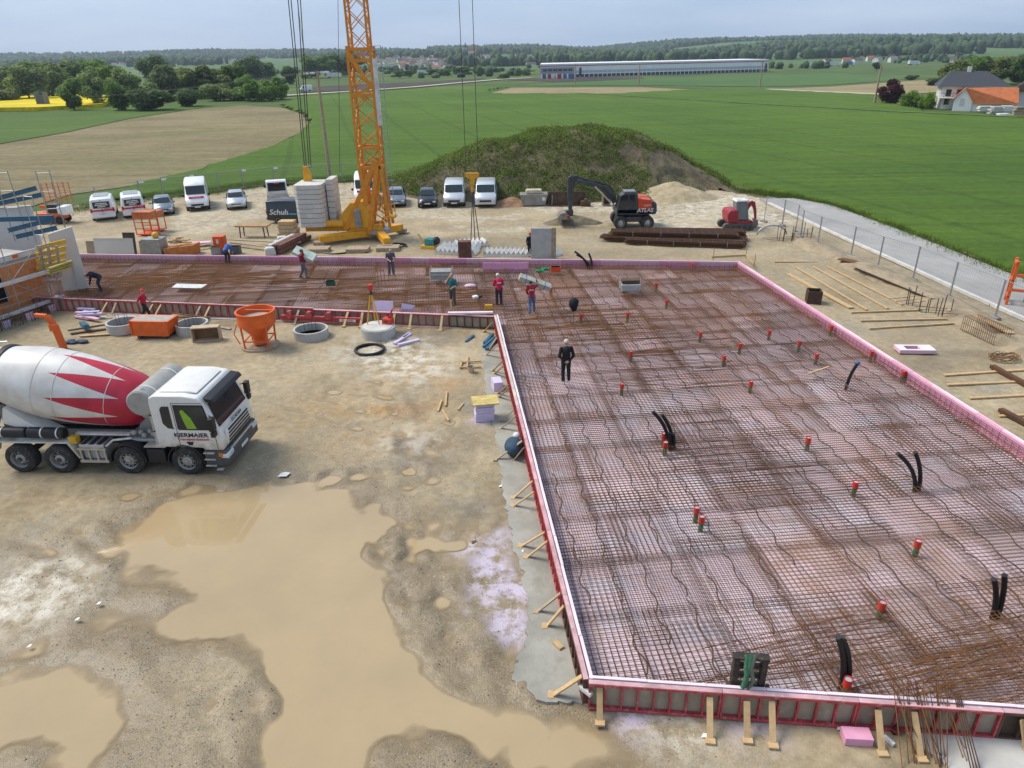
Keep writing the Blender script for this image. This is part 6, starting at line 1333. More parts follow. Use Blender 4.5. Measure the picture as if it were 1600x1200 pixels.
# village on the slope
white_h=mat('village_wall',(.68,.66,.62),.8,0,.08,.1); cream_h=mat('village_cream',(.58,.52,.40),.8); roofr=mat('tile_red',(.30,.11,.06),.8,0,.15,.3); roofd=mat('tile_dark',(.10,.075,.07),.8,0,.15,.3); roofo=mat('tile_orange',(.56,.17,.06),.75,0,.15,1.2,.2)
def house_mesh(w,d,h,rh,wm_,rm_):
    a=MB().bx(-w/2,w/2,-d/2,d/2,-2,h); a.add([(-w/2,-d/2,h),(-w/2,d/2,h),(-w/2,0,h+rh)],[(0,1,2)]); a.add([(w/2,-d/2,h),(w/2,d/2,h),(w/2,0,h+rh)],[(0,1,2)])
    b=MB(); o=.5
    for s in (-1,1): b.add([(-w/2-o,s*(d/2+o),h-.35),(w/2+o,s*(d/2+o),h-.35),(w/2+o,0,h+rh),(-w/2-o,0,h+rh),(-w/2-o,s*(d/2+o),h-.1),(w/2+o,s*(d/2+o),h-.1),(w/2+o,0,h+rh+.25),(-w/2-o,0,h+rh+.25)],[(0,1,2,3),(4,5,6,7),(0,1,5,4),(1,2,6,5),(3,0,4,7)])
    c=MB()
    for x in (-w*.3,0,w*.3): c.bx(x-.6,x+.6,-d/2-.06,-d/2+.02,1.2,2.8)
    return a.mesh('wall',wm_),b.mesh('roof',rm_),c.mesh('window',gl)
hv=[house_mesh(12,9,6,3.5,white_h,roofd),house_mesh(12,9,5.5,3.,white_h,mat('tile_grey',(.22,.19,.18),.8)),house_mesh(12,9,5,3.5,white_h,roofr),house_mesh(10,9,4.5,3.5,white_h,roofd),house_mesh(14,10,5.5,3.,white_h,mat('tile_grey',(.22,.19,.18),.8)),house_mesh(18,10,4,2.6,white_h,roofd)]
spots=[]
for _ in range(90): spots.append((random.gauss(655,45),random.gauss(99,5),'small white house in the village right of the crane mast'))
for _ in range(26): spots.append((random.gauss(735,38),random.gauss(93,4),'small white house on the slope below the church'))
for _ in range(7): spots.append((random.gauss(198,14),random.gauss(104,2),'small white house in the far hamlet behind the left trees'))
for _ in range(6): spots.append((random.gauss(350,12),random.gauss(97,1.5),'small white house in the hamlet left of the guy rods'))
for _ in range(8): spots.append((random.gauss(835,30),random.gauss(96,3),'small white house left of the warehouse'))
for _ in range(7): spots.append((random.gauss(1400,70),random.gauss(97,2),'small white house on the valley road at the far right'))
for _ in range(5): spots.append((random.gauss(30,30),random.gauss(104,3),'small white house on the far left horizon'))
for px,py,lab in spots:
    g=ray_ground(px,max(py,89)); a,b,c=random.choice(hv); t=thing('village_house',lab,'house',g,R(random.uniform(-50,50)),lab.replace('small white house','houses')); t.scale=(.7,.7,.7)
    obj('wall',a,t); obj('roof',b,t); obj('window',c,t)
g=ray_ground(733,91); t=thing('church','white church with red roof and slim tower on the hill','church',(g.x,g.y,g.z+6),R(8)); s_=g.y/1100.
W=26*s_*.6; MB().bx(-W*.2,W*.62,-4,4,-6,9*s_*.55).build('nave',white_h,t); MB().prism([(-4.6,9*s_*.55),(4.6,9*s_*.55),(0,9*s_*.55+6)],-W*.2,W*.66,'yz').build('nave_roof',roofr,t)
MB().bx(-W*.42,-W*.2,-2.6,2.6,-6,15*s_*.62).build('tower',white_h,t); MB().lathe([(3.2,15*s_*.62),(3.6,15*s_*.62+2),(1.2,15*s_*.62+5),(.3,15*s_*.62+9)],8,(-W*.31,0,0)).build('spire',roofd,t)
# ---------------------------------------------------------------- warehouse
wl,wr_=P(844,121.5),P(1199,111.5); wd=wr_-wl; WL=wd.length; wh=thing('warehouse','very long flat white warehouse with red eaves band across the valley','warehouse',(wl.x,wl.y,-.4),math.atan2(wd.y,wd.x))
WH=7.8; WD=70; wsil=mat('white_cladding',(.82,.82,.82),.5,0,.04,.05); wgr=mat('grey_cladding',(.30,.31,.32),.5,0,.05,.1); wdk=mat('dark_plinth',(.05,.06,.075),.6)
vr=(Matrix.Rotation(-math.atan2(wd.y,wd.x),3,'Z')@Vector((wl.x,wl.y,0))).normalized(); sh=WD*vr.x/vr.y+1
MB().prism([(0,0),(WL,0),(WL+sh,WD),(sh,WD)],0,WH,'xy').build('hall',wsil,wh); MB().prism([(-.2,-.2),(WL+.2,-.2),(WL+sh,WD),(sh,WD)],WH+.002,WH+.5,'xy').build('roof_edge',wsil,wh)
n=46
for i in range(n):
    a,b=WL*(.14+.86*i/n),WL*(.14+.86*(i+1)/n); MB().bx(a+.15,b-.15,-.12,0,4.2,WH-1.3).build('wall_panel',wsil,wh); MB().bx(a+.15,b-.15,-.10,0,2.6,4.1).build('wall_panel',mat('light_grey_cladding',(.55,.55,.56),.5),wh); MB().bx(a+.3,b-.3,-.14,0,.2,1.9).build('dock_door',wdk,wh)
MB().bx(0,WL,-.25,0,WH-1.0,WH-.5).build('red_band',mat('red_band',(.42,.12,.12),.5),wh)
MB().bx(-.1,WL*.135,-.3,0,0,WH-1.6).build('office_front',wgr,wh)
for k in range(6): MB().bx(WL*(.01+.02*k),WL*(.026+.02*k),-.36,-.3,4,5.2).build('office_window',wdk,wh)
for f in (.155,.985): MB().bx(WL*f,WL*f+1.6,-.3,0,1,WH-2).build('stair_slot',wdk,wh)
for i,(px,c_) in enumerate(((850,(.10,.16,.28)),(858,(.35,.10,.08)),(866,(.7,.7,.7)),(873,(.5,.06,.05)),(882,(.05,.2,.45)),(890,(.08,.15,.35)))):
    p=P(px,121.5); t=thing('shipping_container',('blue container first from the left','red container left of the white one','white container','red container right of the white one','bright blue container','dark blue container at the right end')[i]+' before the warehouse office','container',(p.x,p.y-6,-.4),math.atan2(wd.y,wd.x),'containers in front of the warehouse')
    MB().bx(-2,2,-1.2,1.2,.15,2.75).build('box',mat('container_%d'%i,c_,.6),t); MB().bx(-2.04,-1.9,-1.22,1.22,.1,2.8).bx(1.9,2.04,-1.22,1.22,.1,2.8).build('corner_posts',wgr,t)
def lorry(px,py,rz,c_,label,sc=1.):
    g=ray_ground(px,py); t=thing('lorry',label,'lorry',(g.x,g.y,g.z),rz,'lorries on the far roads'); t.scale=(sc,)*3
    MB().bx(-6,2.6,-1.25,1.25,1.1,3.9).build('trailer',mat('trailer_'+c_[0],c_[1],.5),t); MB().bx(2.9,5,-1.2,1.2,.5,3.2).build('cab',vwhite,t,0,.1)
    for x in (-4.8,-3.6,4.0):
        for s in (-1.,1.): MB().lathe([(.5,-.15),(.5,.15)],10,(x,s*1.0,.5),'y').build('wheel',rub,t)
for a in ((1266,104.5,.1,('white',(.72,.72,.72)),'white lorry leftmost on the far right road'),(1304,103.5,.1,('white',(.72,.72,.72)),'white lorry left of the blue one on the far road'),(1326,103,.1,('blue',(.10,.2,.5)),'blue lorry on the far right road'),(1428,102,.2,('white',(.72,.72,.72)),'white lorry farthest right on the valley road'),(1060,115,.2,('white',(.72,.72,.72)),'white lorry in front of the warehouse'),(523,122,.2,('white',(.72,.72,.72)),'white lorry left of the crane mast on the far road'),(487,119,.1,('red',(.5,.06,.07)),'red lorry behind the lamp pole'),(663,117,.1,('white',(.72,.72,.72)),'white lorry right of the crane mast')): lorry(*a)
p=P(478,143); vehicle('road_van','white van driving on the country road behind the tilled field','van',(p.x,p.y,.1),R(200),BIG,vwhite,roof_i=4,ws=5,rearw=None,wb=(-1.7,1.75),wr=.36,sidewin=((4,5,0,1),),grp=None)
# ---------------------------------------------------------------- trees one can tell apart
trunkm=mat('bark',(.10,.08,.06),.9,0,.2,2)
def leafset(n,c): return [leafm('leaf_%s_%d'%(n,i),tuple(v*f for v in c)) for i,f in enumerate((.6,.9,1.25))]
LS=dict(willow=leafset('willow',(0.215, 0.285, 0.115)),green=leafset('green',(0.155, 0.245, 0.06)),bright=leafset('bright',(0.19, 0.31, 0.05)),dark=leafset('dark',(0.1, 0.165, 0.05)),red=leafset('red',(0.09, 0.026, 0.032)),olive=leafset('olive',(0.215, 0.265, 0.08)))
def tree_mesh(kind,shape,n,ls,seed):
    g=np.random.default_rng(seed); lobes=[]
    if shape=='round': L0=[(0,0,.52,.36)]+[(g.normal(0,.2),g.normal(0,.2),g.uniform(.18,.86),g.uniform(.15,.25)) for _ in range(14)]
    elif shape=='tall': L0=[(g.normal(0,.1),g.normal(0,.1),z,.15+.12*math.sin(math.pi*(z-.15)/.9)) for z in np.linspace(.22,.9,11)]
    else: L0=[(g.uniform(-.42,.42),g.uniform(-.3,.3),g.uniform(.22,.7),g.uniform(.2,.34)) for _ in range(13)]
    L0=np.array(L0); k=g.integers(0,len(L0),n); d=g.normal(0,1,(n,3)); d/=np.linalg.norm(d,axis=1)[:,None]; rad=L0[k,3]*(g.random(n)**.28); c=L0[k,:3]+d*rad[:,None]*np.array([1,1,.85]); c[:,2]=np.clip(c[:,2],.03,1.02)
    nn=d*.7+np.array([0,0,.75])+g.normal(0,.5,(n,3)); nn/=np.linalg.norm(nn,axis=1)[:,None]; e=np.cross(nn,g.normal(0,1,(n,3))); e/=np.linalg.norm(e,axis=1)[:,None]; f=np.cross(nn,e); s=(ls*g.uniform(.5,1.25,n))[:,None]
    V=np.stack([c-e*s,c+f*s*.7,c+e*s,c-f*s*.7],1).reshape(-1,3); F=np.arange(4*n).reshape(n,4)
    w=np.clip(.5+.5*d[:,2]*.0+g.normal(0,.35,n),0,.999); mi=(w*3).astype(int)
    o=soup('crown',V,F,LS[kind],None,False,mi); me=o.data; bpy.data.objects.remove(o)
    mb=MB().tube([(0,0,0),(.01,0,.25),(0,.01,.62)],[.028,.022,.008],7)
    for j in range(5): a=j*1.3; mb.tube([(0,0,.2+.08*j),(.2*math.cos(a),.2*math.sin(a),.42+.08*j)],[.012,.004],5)
    return me,mb.mesh('trunk',trunkm,60)
TM={}
def tree(label,px,pyb,pyt,wpx,kind,shape='round',Yd=None,grp='trees around the fields',name='tree',cat='tree'):
    b=P(px,pyb); 
    if Yd: b=PD(px,pyb,Yd); b.z=-.45
    h=PD(px,pyt,b.y).z+.45; wid=(PD(px+wpx/2,pyb,b.y)-PD(px-wpx/2,pyb,b.y)).x
    key=(kind,shape,random.randint(0,2)); wpx*=1.2
    if key not in TM: TM[key]=tree_mesh(kind,shape,5200 if shape!='bush' else 4200,.040 if shape!='bush' else .05,hash(key[1:])%999+len(TM))
    t=thing(name,label,cat,(b.x,b.y,-.45),R(random.uniform(0,360)),grp); c,tr=TM[key]
    base={'round':.95,'tall':.62,'bush':1.25}[shape]; sx=wid/base; o=obj('crown',c,t); o.scale=(sx,sx,h); o=obj('trunk',tr,t); o.scale=(h,h,h); return t
TL=[('grey willow in the far left background row, first',18,149,98,62,'willow','round',330),('far left back row tree behind the yellow field',62,148,94,60,'green','round',360),('back row willow above the yellow field',105,148,92,66,'willow','round',370),('back row tree right of the yellow field',150,148,93,60,'green','round',370),('broad grey willow behind the hunting stand',45,151,101,64,'willow','round',300),('low bush at the far left edge behind the rape',8,152,132,56,'olive','bush',290),('slim birch at the end of the yellow field',116,170,124,27,'green','tall',None),('twin stemmed tree at the edge of the yellow field',152,164,109,44,'willow','round',None),('dense dark bush right of the yellow field',190,170,119,46,'green','bush',None),('wide dark bush in the middle of the left hedge',240,170,134,78,'dark','bush',None),('round dark bush at the right end of the left hedge',300,164,135,50,'dark','bush',None),('pale willow above the dark bushes',206,160,106,52,'willow','round',270),('tall dark tree behind the willows',245,140,86,54,'dark','round',430),('narrow pale willow above the round bush',262,158,103,40,'willow','tall',290),('slim poplar like tree left of the tall pale willow',294,152,108,30,'olive','tall',300),('tall pale willow in the left tree belt',326,155,91,66,'olive','round',300),('green tree right of the tall pale willow',366,152,99,50,'green','round',310),('bright green bush beside the lamp pole',398,156,116,42,'bright','round',None),('rounded bright green tree left of the guy rods',430,153,114,40,'bright','round',280),('dark tree behind the guy rods on the left',385,130,88,50,'dark','round',520),('tree beyond the road left of the crane',412,125,90,36,'green','round',560),('large rounded tree left of the crane mast',494,120,86,50,'green','round',600),('dark tree left of the crane mast near the road',455,135,103,30,'dark','round',450),('tree filling the belt behind the yellow field',85,152,100,60,'willow','round',320),('tree filling the belt above the dark bushes',178,156,100,56,'green','round',300),('pale tree filling the belt by the round bush',285,156,100,54,'willow','round',320),('low bush under the pale willows',345,157,128,60,'olive','bush',280),('low bush right of the round dark bush',372,158,134,50,'green','bush',280),('bush at the right end of the left tree belt',412,157,126,40,'bright','bush',270),('dark trees behind the crane mast',545,116,84,54,'dark','round',650),
 ('small tree right of the crane by the road, first',623,121,110,18,'green','round',560),('small tree right of the crane by the road, second',640,121,109,20,'dark','round',580),('roadside tree left of the hoist ropes',676,120,107,24,'green','round',600),('roadside tree between the hoist ropes',694,120,105,30,'green','round',610),('roadside tree under the church',720,119,104,34,'dark','round',640),('roadside tree right of the church',752,119,104,36,'green','round',640),('bush at the road bend',786,124,115,20,'dark','round',500),('bush left of the warehouse containers',812,120,108,34,'green','round',600),
 ('dark red leaved tree beside the white house',1391,162,124,40,'red','round',None),('green garden shrub right of the red tree',1424,165,136,34,'bright','bush',None),('garden shrub by the terrace of the white house',1448,167,139,24,'bright','bush',None),('large olive tree left behind the white house',1492,130,86,52,'olive','round',300),('largest rounded tree behind the white house',1528,130,80,66,'green','round',310),('olive tree behind the dark roof',1562,131,86,56,'olive','round',300),('dark green tree at the right photo edge',1598,128,84,50,'dark','round',290),('bush in front of the orange roof',1554,165,147,44,'olive','bush',180),('lone small tree behind the right utility pole',1368,118,97,13,'dark','round',520),('low dark hedge left of the trees behind the house',1465,128,120,40,'dark','bush',300),('dark low bush in the far stubble field',1425,122,116,22,'dark','bush',360)]
for a in TL: tree(a[0],a[1],a[2],a[3],a[4],a[5],a[6],a[7])
# ---------------------------------------------------------------- farmhouse group at the right
hb=P(1500,168); HYd=hb.y
def H(px,py,dy=0): return PD(px,py,HYd+dy)
hs=thing('white_house','white two storey house with dark hipped roof and balcony at the right','house',(hb.x,hb.y,-.4),-math.atan2(hb.x,hb.y)*.8)
def hl(px,py,dy=0): p=H(px,py,dy); return Vector(((p.x-hb.x)*.87,p.y-hb.y,p.z+.4))
x0,x1=hl(1466,165).x,hl(1566,165).x; ze=hl(1490,134).z; zr=hl(1515,112).z
slate=mat('dark_tiles',(.045,.048,.055),.6,0,.12,1.5,.3); wht=mat('house_render',(.70,.69,.66),.85,0,.04,.5)
MB().bx(x0,x1,0,12,0,ze).build('wall',wht,hs)
o=.9; rx0,rx1=hl(1490,112).x,hl(1548,112).x
MB().add([(x0-o,-o,ze-.2),(x1+o,-o,ze-.2),(x1+o,12+o,ze-.2),(x0-o,12+o,ze-.2),(rx0,6,zr),(rx1,6,zr)],[(0,1,5,4),(1,2,5),(2,3,4,5),(3,0,4),(3,2,1,0)]).build('roof',slate,hs)
MB().bx(x0+5,x0+5.8,5.5,6.3,zr-1,zr+1.).build('chimney',wht,hs)
for k in range(7):
    xx=x0+1+k*2.2
    for z in (1.0,ze*.55):
        wdo=MB().bx(xx,xx+1.1,-.05,.02,z,z+1.5).build('window',gl,hs)
MB().bx(x0-.5,x0+9,-2.2,0,ze*.48,ze*.48+.15).build('balcony',wht,hs)
mb=MB()
for k in range(11): mb.bx(x0-.4+k*.9,x0-.35+k*.9,-2.2,-2.15,ze*.5,ze*.5+1)
mb.bx(x0-.5,x0+9,-2.22,-2.15,ze*.5+1,ze*.5+1.08); mb.build('balcony_rail',wdk,hs)
for x in (x0,x0+4,x0+8.5): MB().bx(x,x+.15,-2.1,-1.95,0,ze*.48).build('balcony_post',wdk,hs)
gb=P(1500,171); gr_=thing('garage','white garage with bright orange tiled gable roof beside the house','garage',(gb.x,gb.y,-.4),-math.atan2(gb.x,gb.y))
gx=lambda px:(PD(px,160,gb.y).x-gb.x)*.86; gz=lambda py:PD(1500,py,gb.y).z+.4
a0,a1=gx(1490),gx(1519); ge=gz(155); gt=gz(138)
MB().add([(a0,0,0),(a1,0,0),(a1,0,ge*.9),((a0+a1)/2,0,gt),(a0,0,ge),(a0,10,0),(a1,10,0),(a1,10,ge*.9),((a0+a1)/2,10,gt),(a0,10,ge)],[(0,1,2,3,4),(5,6,7,8,9),(0,5,9,4),(1,6,7,2)]).build('wall',wht,gr_)
rx=gx(1584); am=(a0+a1)/2
MB().add([(am,-.3,gt+.1),(rx,1.5,gt+.2),(rx+.5,-1.5,gz(160)),(a1+.3,-.3,gz(160)),(am,-.3,gt-.1),(rx,1.5,gt),(rx+.5,-1.5,gz(160)-.2),(a1+.3,-.3,gz(160)-.2)],[(0,1,2,3),(7,6,5,4),(0,4,5,1),(3,2,6,7)]).build('roof',roofo,gr_)
MB().add([(am,-.2,gt+.1),(am,10,gt+.1),(a0-.4,10,ge-.1),(a0-.4,-.2,ge-.1)],[(0,1,2,3)]).build('roof',roofo,gr_)
MB().bx(a1,rx,.2,9,0,gz(160)).build('shed_wall',wht,gr_)
MB().bx(a0+1.2,a1-1.6,-.05,.02,gz(165),gz(154)).build('window',MATS['light_grey_cladding'],gr_)
b2=P(1612,172); t=thing('barn_house','dark gabled house cut by the right photo edge','house',(b2.x,b2.y,-.4),-math.atan2(b2.x,b2.y)); MB().bx(-4,8,0,8,0,5).build('wall',wht,t); MB().prism([(-5.2,4.2),(9,4.2),(2,9.5)],-.8,8.8).build('roof',mat('brown_tiles',(.10,.07,.055),.8),t)
# stacked junk in front of the garage
for i,(px,py,wd_,hh_,c_,l) in enumerate(((1520,170,2.4,1.2,woodo,'firewood stack in front of the garage'),(1538,173,3.,1.2,stc,'pale slab stack before the orange roof'),(1556,176,3.2,1.5,cblk,'grey stone stack in the yard by the orange roof'),(1575,174,3.4,1.4,wht,'white covered pile at the right yard'),(1594,178,3.,1.6,woodo,'timber pile at the right photo edge yard'),(1566,182,2.6,.8,stc,'low pale slab pile at the field edge'),(1497,166,2.,1.1,wdk,'dark garden furniture by the terrace'))):
    p=P(px,py); t=thing('yard_stack',l,'stack',(p.x,p.y,-.2),R(random.uniform(-20,20)))
    for k in range(6): MB().box(random.uniform(-.1,.1)*wd_,random.uniform(-.3,.3),hh_*(k+.5)/6,wd_*random.uniform(.6,1),1.1,hh_/6-.03,R(random.uniform(-6,6))).build('slab',c_,t)
# hunting stand, poles
p=P(69,166); t=thing('hunting_stand','dark raised hunting stand in front of the yellow field','hunting stand',(p.x,p.y,-.4)); s_=p.y/1100*1.05
MB().bx(-6*s_,6*s_,-1,1,0,17*s_*.9).build('cabin',mat('grey_boards',(.12,.13,.15),.8),t)
for x in (-6.5,5): MB().bx(x*s_,(x+1.2)*s_,-1.2,1.2,0,20*s_).build('post',MATS['machine_light_grey'],t)
def pole(label,px,pyb,pyt,w=.28,arm=0,m=None):
    b=P(px,pyb); zt=PD(px,pyt,b.y).z; t=thing('utility_pole',label,'pole',(b.x,b.y,-.4),0,'timber poles'); MB().tube([(0,0,0),(0,0,zt+.4)],[w*.6,w*.4],10).build('shaft',m or woodo,t,50)
    if arm: MB().bar((-arm,0,zt),(arm,0,zt),.12).build('cross_arm',woodo,t)
    return t,Vector((b.x,b.y,zt))
pole('utility pole beside the dark red tree',1366,162,100,.5); pole('thin far pole before the warehouse right end',1187,136,96,.6,.6); pole('thin far pole in front of the warehouse middle',998,131,99,.6,.6); pole('thin far pole before the warehouse office',899,130,100,.6,.6)
pl_,tp_=pole('tall timber lamp pole with floodlights left of the crane',516,281,112,.36); MB().bar((-1.3,0,tp_.z+.3),(1.1,0,tp_.z+.45),.12).build('lamp_arm',steel,pl_)
for x in (-1.2,-.5,.6,1.1): MB().box(x,-.1,tp_.z+.3+.05*x,.5,.35,.16).build('floodlight',MATS['plate_white'],pl_,0,.02)
wire=thing('power_line','thin overhead line crossing above the tilled field','power line',(0,0,0)); 
for k in range(2):
    a=PD(105,151+k,240); b=PD(497,110+k*2,P(516,281).y); pts=[a.lerp(b,u)-Vector((0,0,2.2*4*u*(1-u)*.3)) for u in np.linspace(0,1,14)]; MB().tube(pts,.012,4,0,False).build('wire',steel,wire)
# ---------------------------------------------------------------- haze
hz_=MB().bx(-4500,4500,-150,4600,-2.0,110).build('haze',soil); hz_.data.materials.clear(); struct(hz_,'stuff')
hm=bpy.data.materials.new('valley_air'); hm.use_nodes=True; q=hm.node_tree; q.nodes.clear(); oo=q.nodes.new('ShaderNodeOutputMaterial'); pv=q.nodes.new('ShaderNodeVolumePrincipled'); pv.inputs['Density'].default_value=.00013; pv.inputs['Color'].default_value=(.72,.83,.97,1); pv.inputs['Anisotropy'].default_value=.2
q.links.new(pv.outputs[0],oo.inputs['Volume']); hz_.data.materials.append(hm)
# ================================================================ SITE CLUTTER
def G3(px,py,z=0): p=P(px,py,z); return Vector((p.x,p.y,z))
def gang(a,b): d=P(*b)-P(*a); return math.atan2(d.y,d.x)
def plank(label,a,b,w=.14,h=.05,z=.03,m=None,name='plank',cat='plank',grp=None,zb=None):
    p,q=P(*a,z),P(*b,z if zb is None else zb); t=MB().bar((0,0,0),q-p,w,h).build(name,m or wood,None,0,0,loc=p); return tag(t,label,cat,grp)
# ---- orange concrete bucket
p=G3(408,541); t=thing('concrete_bucket','large orange funnel shaped concrete bucket in its tube frame','concrete bucket',p); k=1.
MB().lathe([(.30,.42),(.34,.62),(.82,1.15),(.88,1.2),(.88,1.78),(.93,1.8),(.93,1.86),(.85,1.86),(.83,1.25),(.26,.6)],32,caps=False).build('funnel',orm,t,35)
MB().lathe([(.60,.98),(.80,1.5)],28).build('concrete_crust',mat('dried_concrete',(.42,.38,.33),.9,0,.15,4),t)
MB().lathe([(.34,.2),(.3,.42),(.2,.42)],20).build('outlet',orm,t,35)
for a in range(4):
    an=R(45+90*a); x,y=.80*math.cos(an),.80*math.sin(an); MB().tube([(x,y,.04),(x*1.06,y*1.06,1.3)],.045,8).build('frame_leg',orm,t,40); x2,y2=.80*math.cos(an+R(90)),.80*math.sin(an+R(90)); MB().tube([(x,y,.45),(x2,y2,.45)],.035,8).build('frame_brace',orm,t,40)
MB().lathe([(.80,.02),(.90,.02),(.90,.10),(.80,.10)],28).build('base_ring',woodo,t,40)
MB().tube([(-.95,-.1,1.2),(-1.05,-.4,.8),(-.75,-.6,.35)],.03,8).build('lever',orm,t,40); MB().tube([(.85,0,1.86),(-.5,.1,1.86)],.02,6).build('crossbar',orm,t)
# ---- skip, tub
p=G3(245,525); t=thing('tipping_skip','orange rectangular tipping skip between the concrete rings','skip',p,R(-6)); mb=MB()
mb.prism([(-.95,.15),(.85,.15),(1.05,.95),(-1.05,.95)],-.45,.6).build('tub',orm,t,0,.02); MB().bx(-.95,.95,-.37,.5,.9,.955).build('load',mat('dried_concrete',(.42,.38,.33),.9,0,.15,4),t)
for x in (-.7,.7): MB().bx(x-.08,x+.08,-.4,.5,.0,.15).build('runner',chs,t)
for x in (-.95,.95): MB().bx(x-.03,x+.03,-.52,-.44,.2,.98).build('corner_post',orm,t)
p=G3(324,533); t=thing('mortar_tub','rectangular mortar tub tipped on its side, brown inside','tub',p,R(8))
for a in ((-.62,.62,-.05,.0,.0,.0),): pass
cream=mat('cream_plastic',(.52,.40,.27),.7)
MB().bx(-.62,.62,.30,.34,.02,.72).build('bottom',mat('rust_brown_inside',(.20,.12,.06),.8,0,.2,3),t); 
for x0_,x1_,z0_,z1_ in ((-.68,-.62,.0,.74),(.62,.68,.0,.74),(-.68,.68,-.0,.05),(-.68,.68,.70,.76)): MB().bx(x0_,x1_,-.12,.34,z0_,z1_).build('side',cream,t,0,.02)
# ---- shaft rings
rc_=mat('ring_concrete',(.46,.45,.42),.85,0,.1,2,.2)
def ring(label,px,py,r=.82,h=.5,lid=False):
    p=G3(px,py); t=thing('shaft_ring',label,'concrete ring',p,0,'concrete shaft rings'); MB().lathe([(r,0),(r,h),(r-.1,h),(r-.1,.05)],36,caps=False).build('ring',rc_,t,30); MB().lathe([(r-.1,.08 if not lid else h+.02),(.01,.08 if not lid else h+.03)],36).build('cover' if lid else 'floor',rc_ if not lid else cblk,t,30)
    if not lid:
        for k in range(4): a=k*1.6; MB().tube([(.3*math.cos(a),.3*math.sin(a),.05),(.3*math.cos(a),.3*math.sin(a),1.)],.012,5).build('starter_bar',rk,t)
    return t
ring('leftmost concrete shaft ring by the orange skip',195,516); ring('concrete shaft ring right of the orange skip',302,518); ring('low concrete shaft ring right of the orange bucket',487,526,.86,.45); ring('covered concrete shaft ring carrying the laser tripod',592,524,.86,.5,True)
# laser tripod and tool case on the covered ring
p=G3(586,520); t=thing('laser_tripod','yellow construction laser tripod with red head on the covered ring','tripod',(p.x,p.y,.52)); H_=1.75
for a in (R(90),R(210),R(330)): MB().tube([(.35*math.cos(a),.35*math.sin(a),0),(.05*math.cos(a),.05*math.sin(a),H_-.2)],.028,6).build('leg',yelw,t)
MB().lathe([(.12,H_-.22),(.12,H_-.15),(.05,H_-.15),(.05,H_)],12).build('head_plate',chs,t); MB().box(0,0,H_+.14,.22,.22,.3).build('laser_head',pr,t,0,.03)
p=G3(608,520); t=thing('tool_case','open red tool case beside the laser tripod','tool case',(p.x,p.y,.52),R(-20)); MB().bx(-.25,.25,-.2,.2,0,.28).build('case',pr,t,0,.02); MB().bar((-.02,.2,.3),(.2,.26,.72),.42,.06).build('lid',pr,t); MB().bx(-.1,.1,-.22,-.2,.12,.18).build('latch',blk,t)
p=G3(578,548); t=tag(MB().lathe([(.42+.0,.0)]+[(.47+.05*math.cos(a),.06+.05*math.sin(a)) for a in np.linspace(0,2*math.pi,9)],28,caps=False).build('hose_coil',pb,None,40,loc=p),'coil of black hose lying in front of the covered ring','hose')
p.x+=.02; bpy.data.objects['hose_coil'].scale=(1.45,1.45,1.3)
for i,(a,b) in enumerate((((616,537),(641,522)),((622,539),(655,531)),((630,528),(640,520)))): plank(('longest','lowest','shortest')[i]+' lilac foam strip right of the covered ring',a,b,.16,.1,.06,lil,'foam_strip','foam strip','lilac strips beside the covered ring')
q=G3(599,500); t=MB().box(0,0,.52,1.15,.05,1.0,R(-8)).build('foam_sheet',lil,None,0,.005,loc=q); t.rotation_euler=(R(-16),0,R(-4)); tag(t,'lilac foam sheet leaning on the cross formwork behind the tripod','foam sheet')
p=G3(635,497); t=MB().box(0,0,.4,.7,.05,.7).build('foam_sheet',lil,None,loc=p); t.rotation_euler=(R(-20),R(12),R(5)); tag(t,'smaller lilac foam sheet right of the leaning sheet','foam sheet')
# ---- red support beam
a,b=P(441,503),P(566,508); d=b-a; t=thing('support_beam','long red steel support beam with clamps lying before the cross formwork','beam',(a.x,a.y,.1),math.atan2(d.y,d.x)); L_=d.length
MB().bx(0,L_,-.08,.08,.22,.30).bx(0,L_,-.08,.08,.0,.08).bx(0,L_,-.02,.02,.08,.22).build('beam',redp,t)
for x in (.5,1.6,2.7): MB().lathe([(.2,-.16),(.2,-.1)],6,(x,0,.35),'y').build('clamp',redp,t); MB().bx(x-.1,x+.1,-.12,.12,.3,.55).build('clamp_head',redp,t)
MB().bx(L_-1.2,L_-.3,-.09,-.081,.08,.22).build('name_plate',MATS['plate_white'],t); text_mesh('beam_lettering','KIRSTEN',.14,rtr,t,(L_-.75,-.092,.15),(R(90),0,0),.003,1.2)
# ---- foam offcuts and planks left of the skip
for i in range(9):
    px,py=random.uniform(118,150),random.uniform(484,501); a=random.uniform(-.5,.2); c_=G3(px,py); o=MB().box(0,0,.08+.07*(i//2),1.1,.2,.1,a).build('foam_offcut',pinkm if i%2 else lil,None,0,.01,loc=c_); tag(o,'lilac pink foam strip in the heap left of the walking man','foam strip','foam offcuts in the heap')
for i,(a,b,m_,l) in enumerate((((105,515),(170,505),woodo,'weathered plank left of the first ring'),((110,521),(178,512),brownf,'dark red board left of the first ring'),((125,525),(180,521),wood,'pale board below the dark red board'),((135,478),(185,500),woodo,'plank leaning beside the foam heap'),((285,500),(312,508),wood,'short board between the rings'),((330,508),(360,514),woodo,'board right of the second ring'))): plank(l,a,b,.18,.05,.04,m_)
o=MB().bar((0,0,0),P(137,516)-P(128,505)+Vector((0,0,.2)),.25,.2).build('steel_section',blue,None,loc=G3(128,505,.1)); tag(o,'short blue steel section lying left of the first ring','beam')
p=G3(297,500); t=thing('pallet_stack','loose rusty bars and boards behind the second ring','pile',p)
for i in range(6): MB().bar((-1,-.2+i*.1,.05+.05*i),(1,.2-i*.1,.1+.03*i),.1,.05).build('board',random.choice((woodo,rust[1],wood)),t)
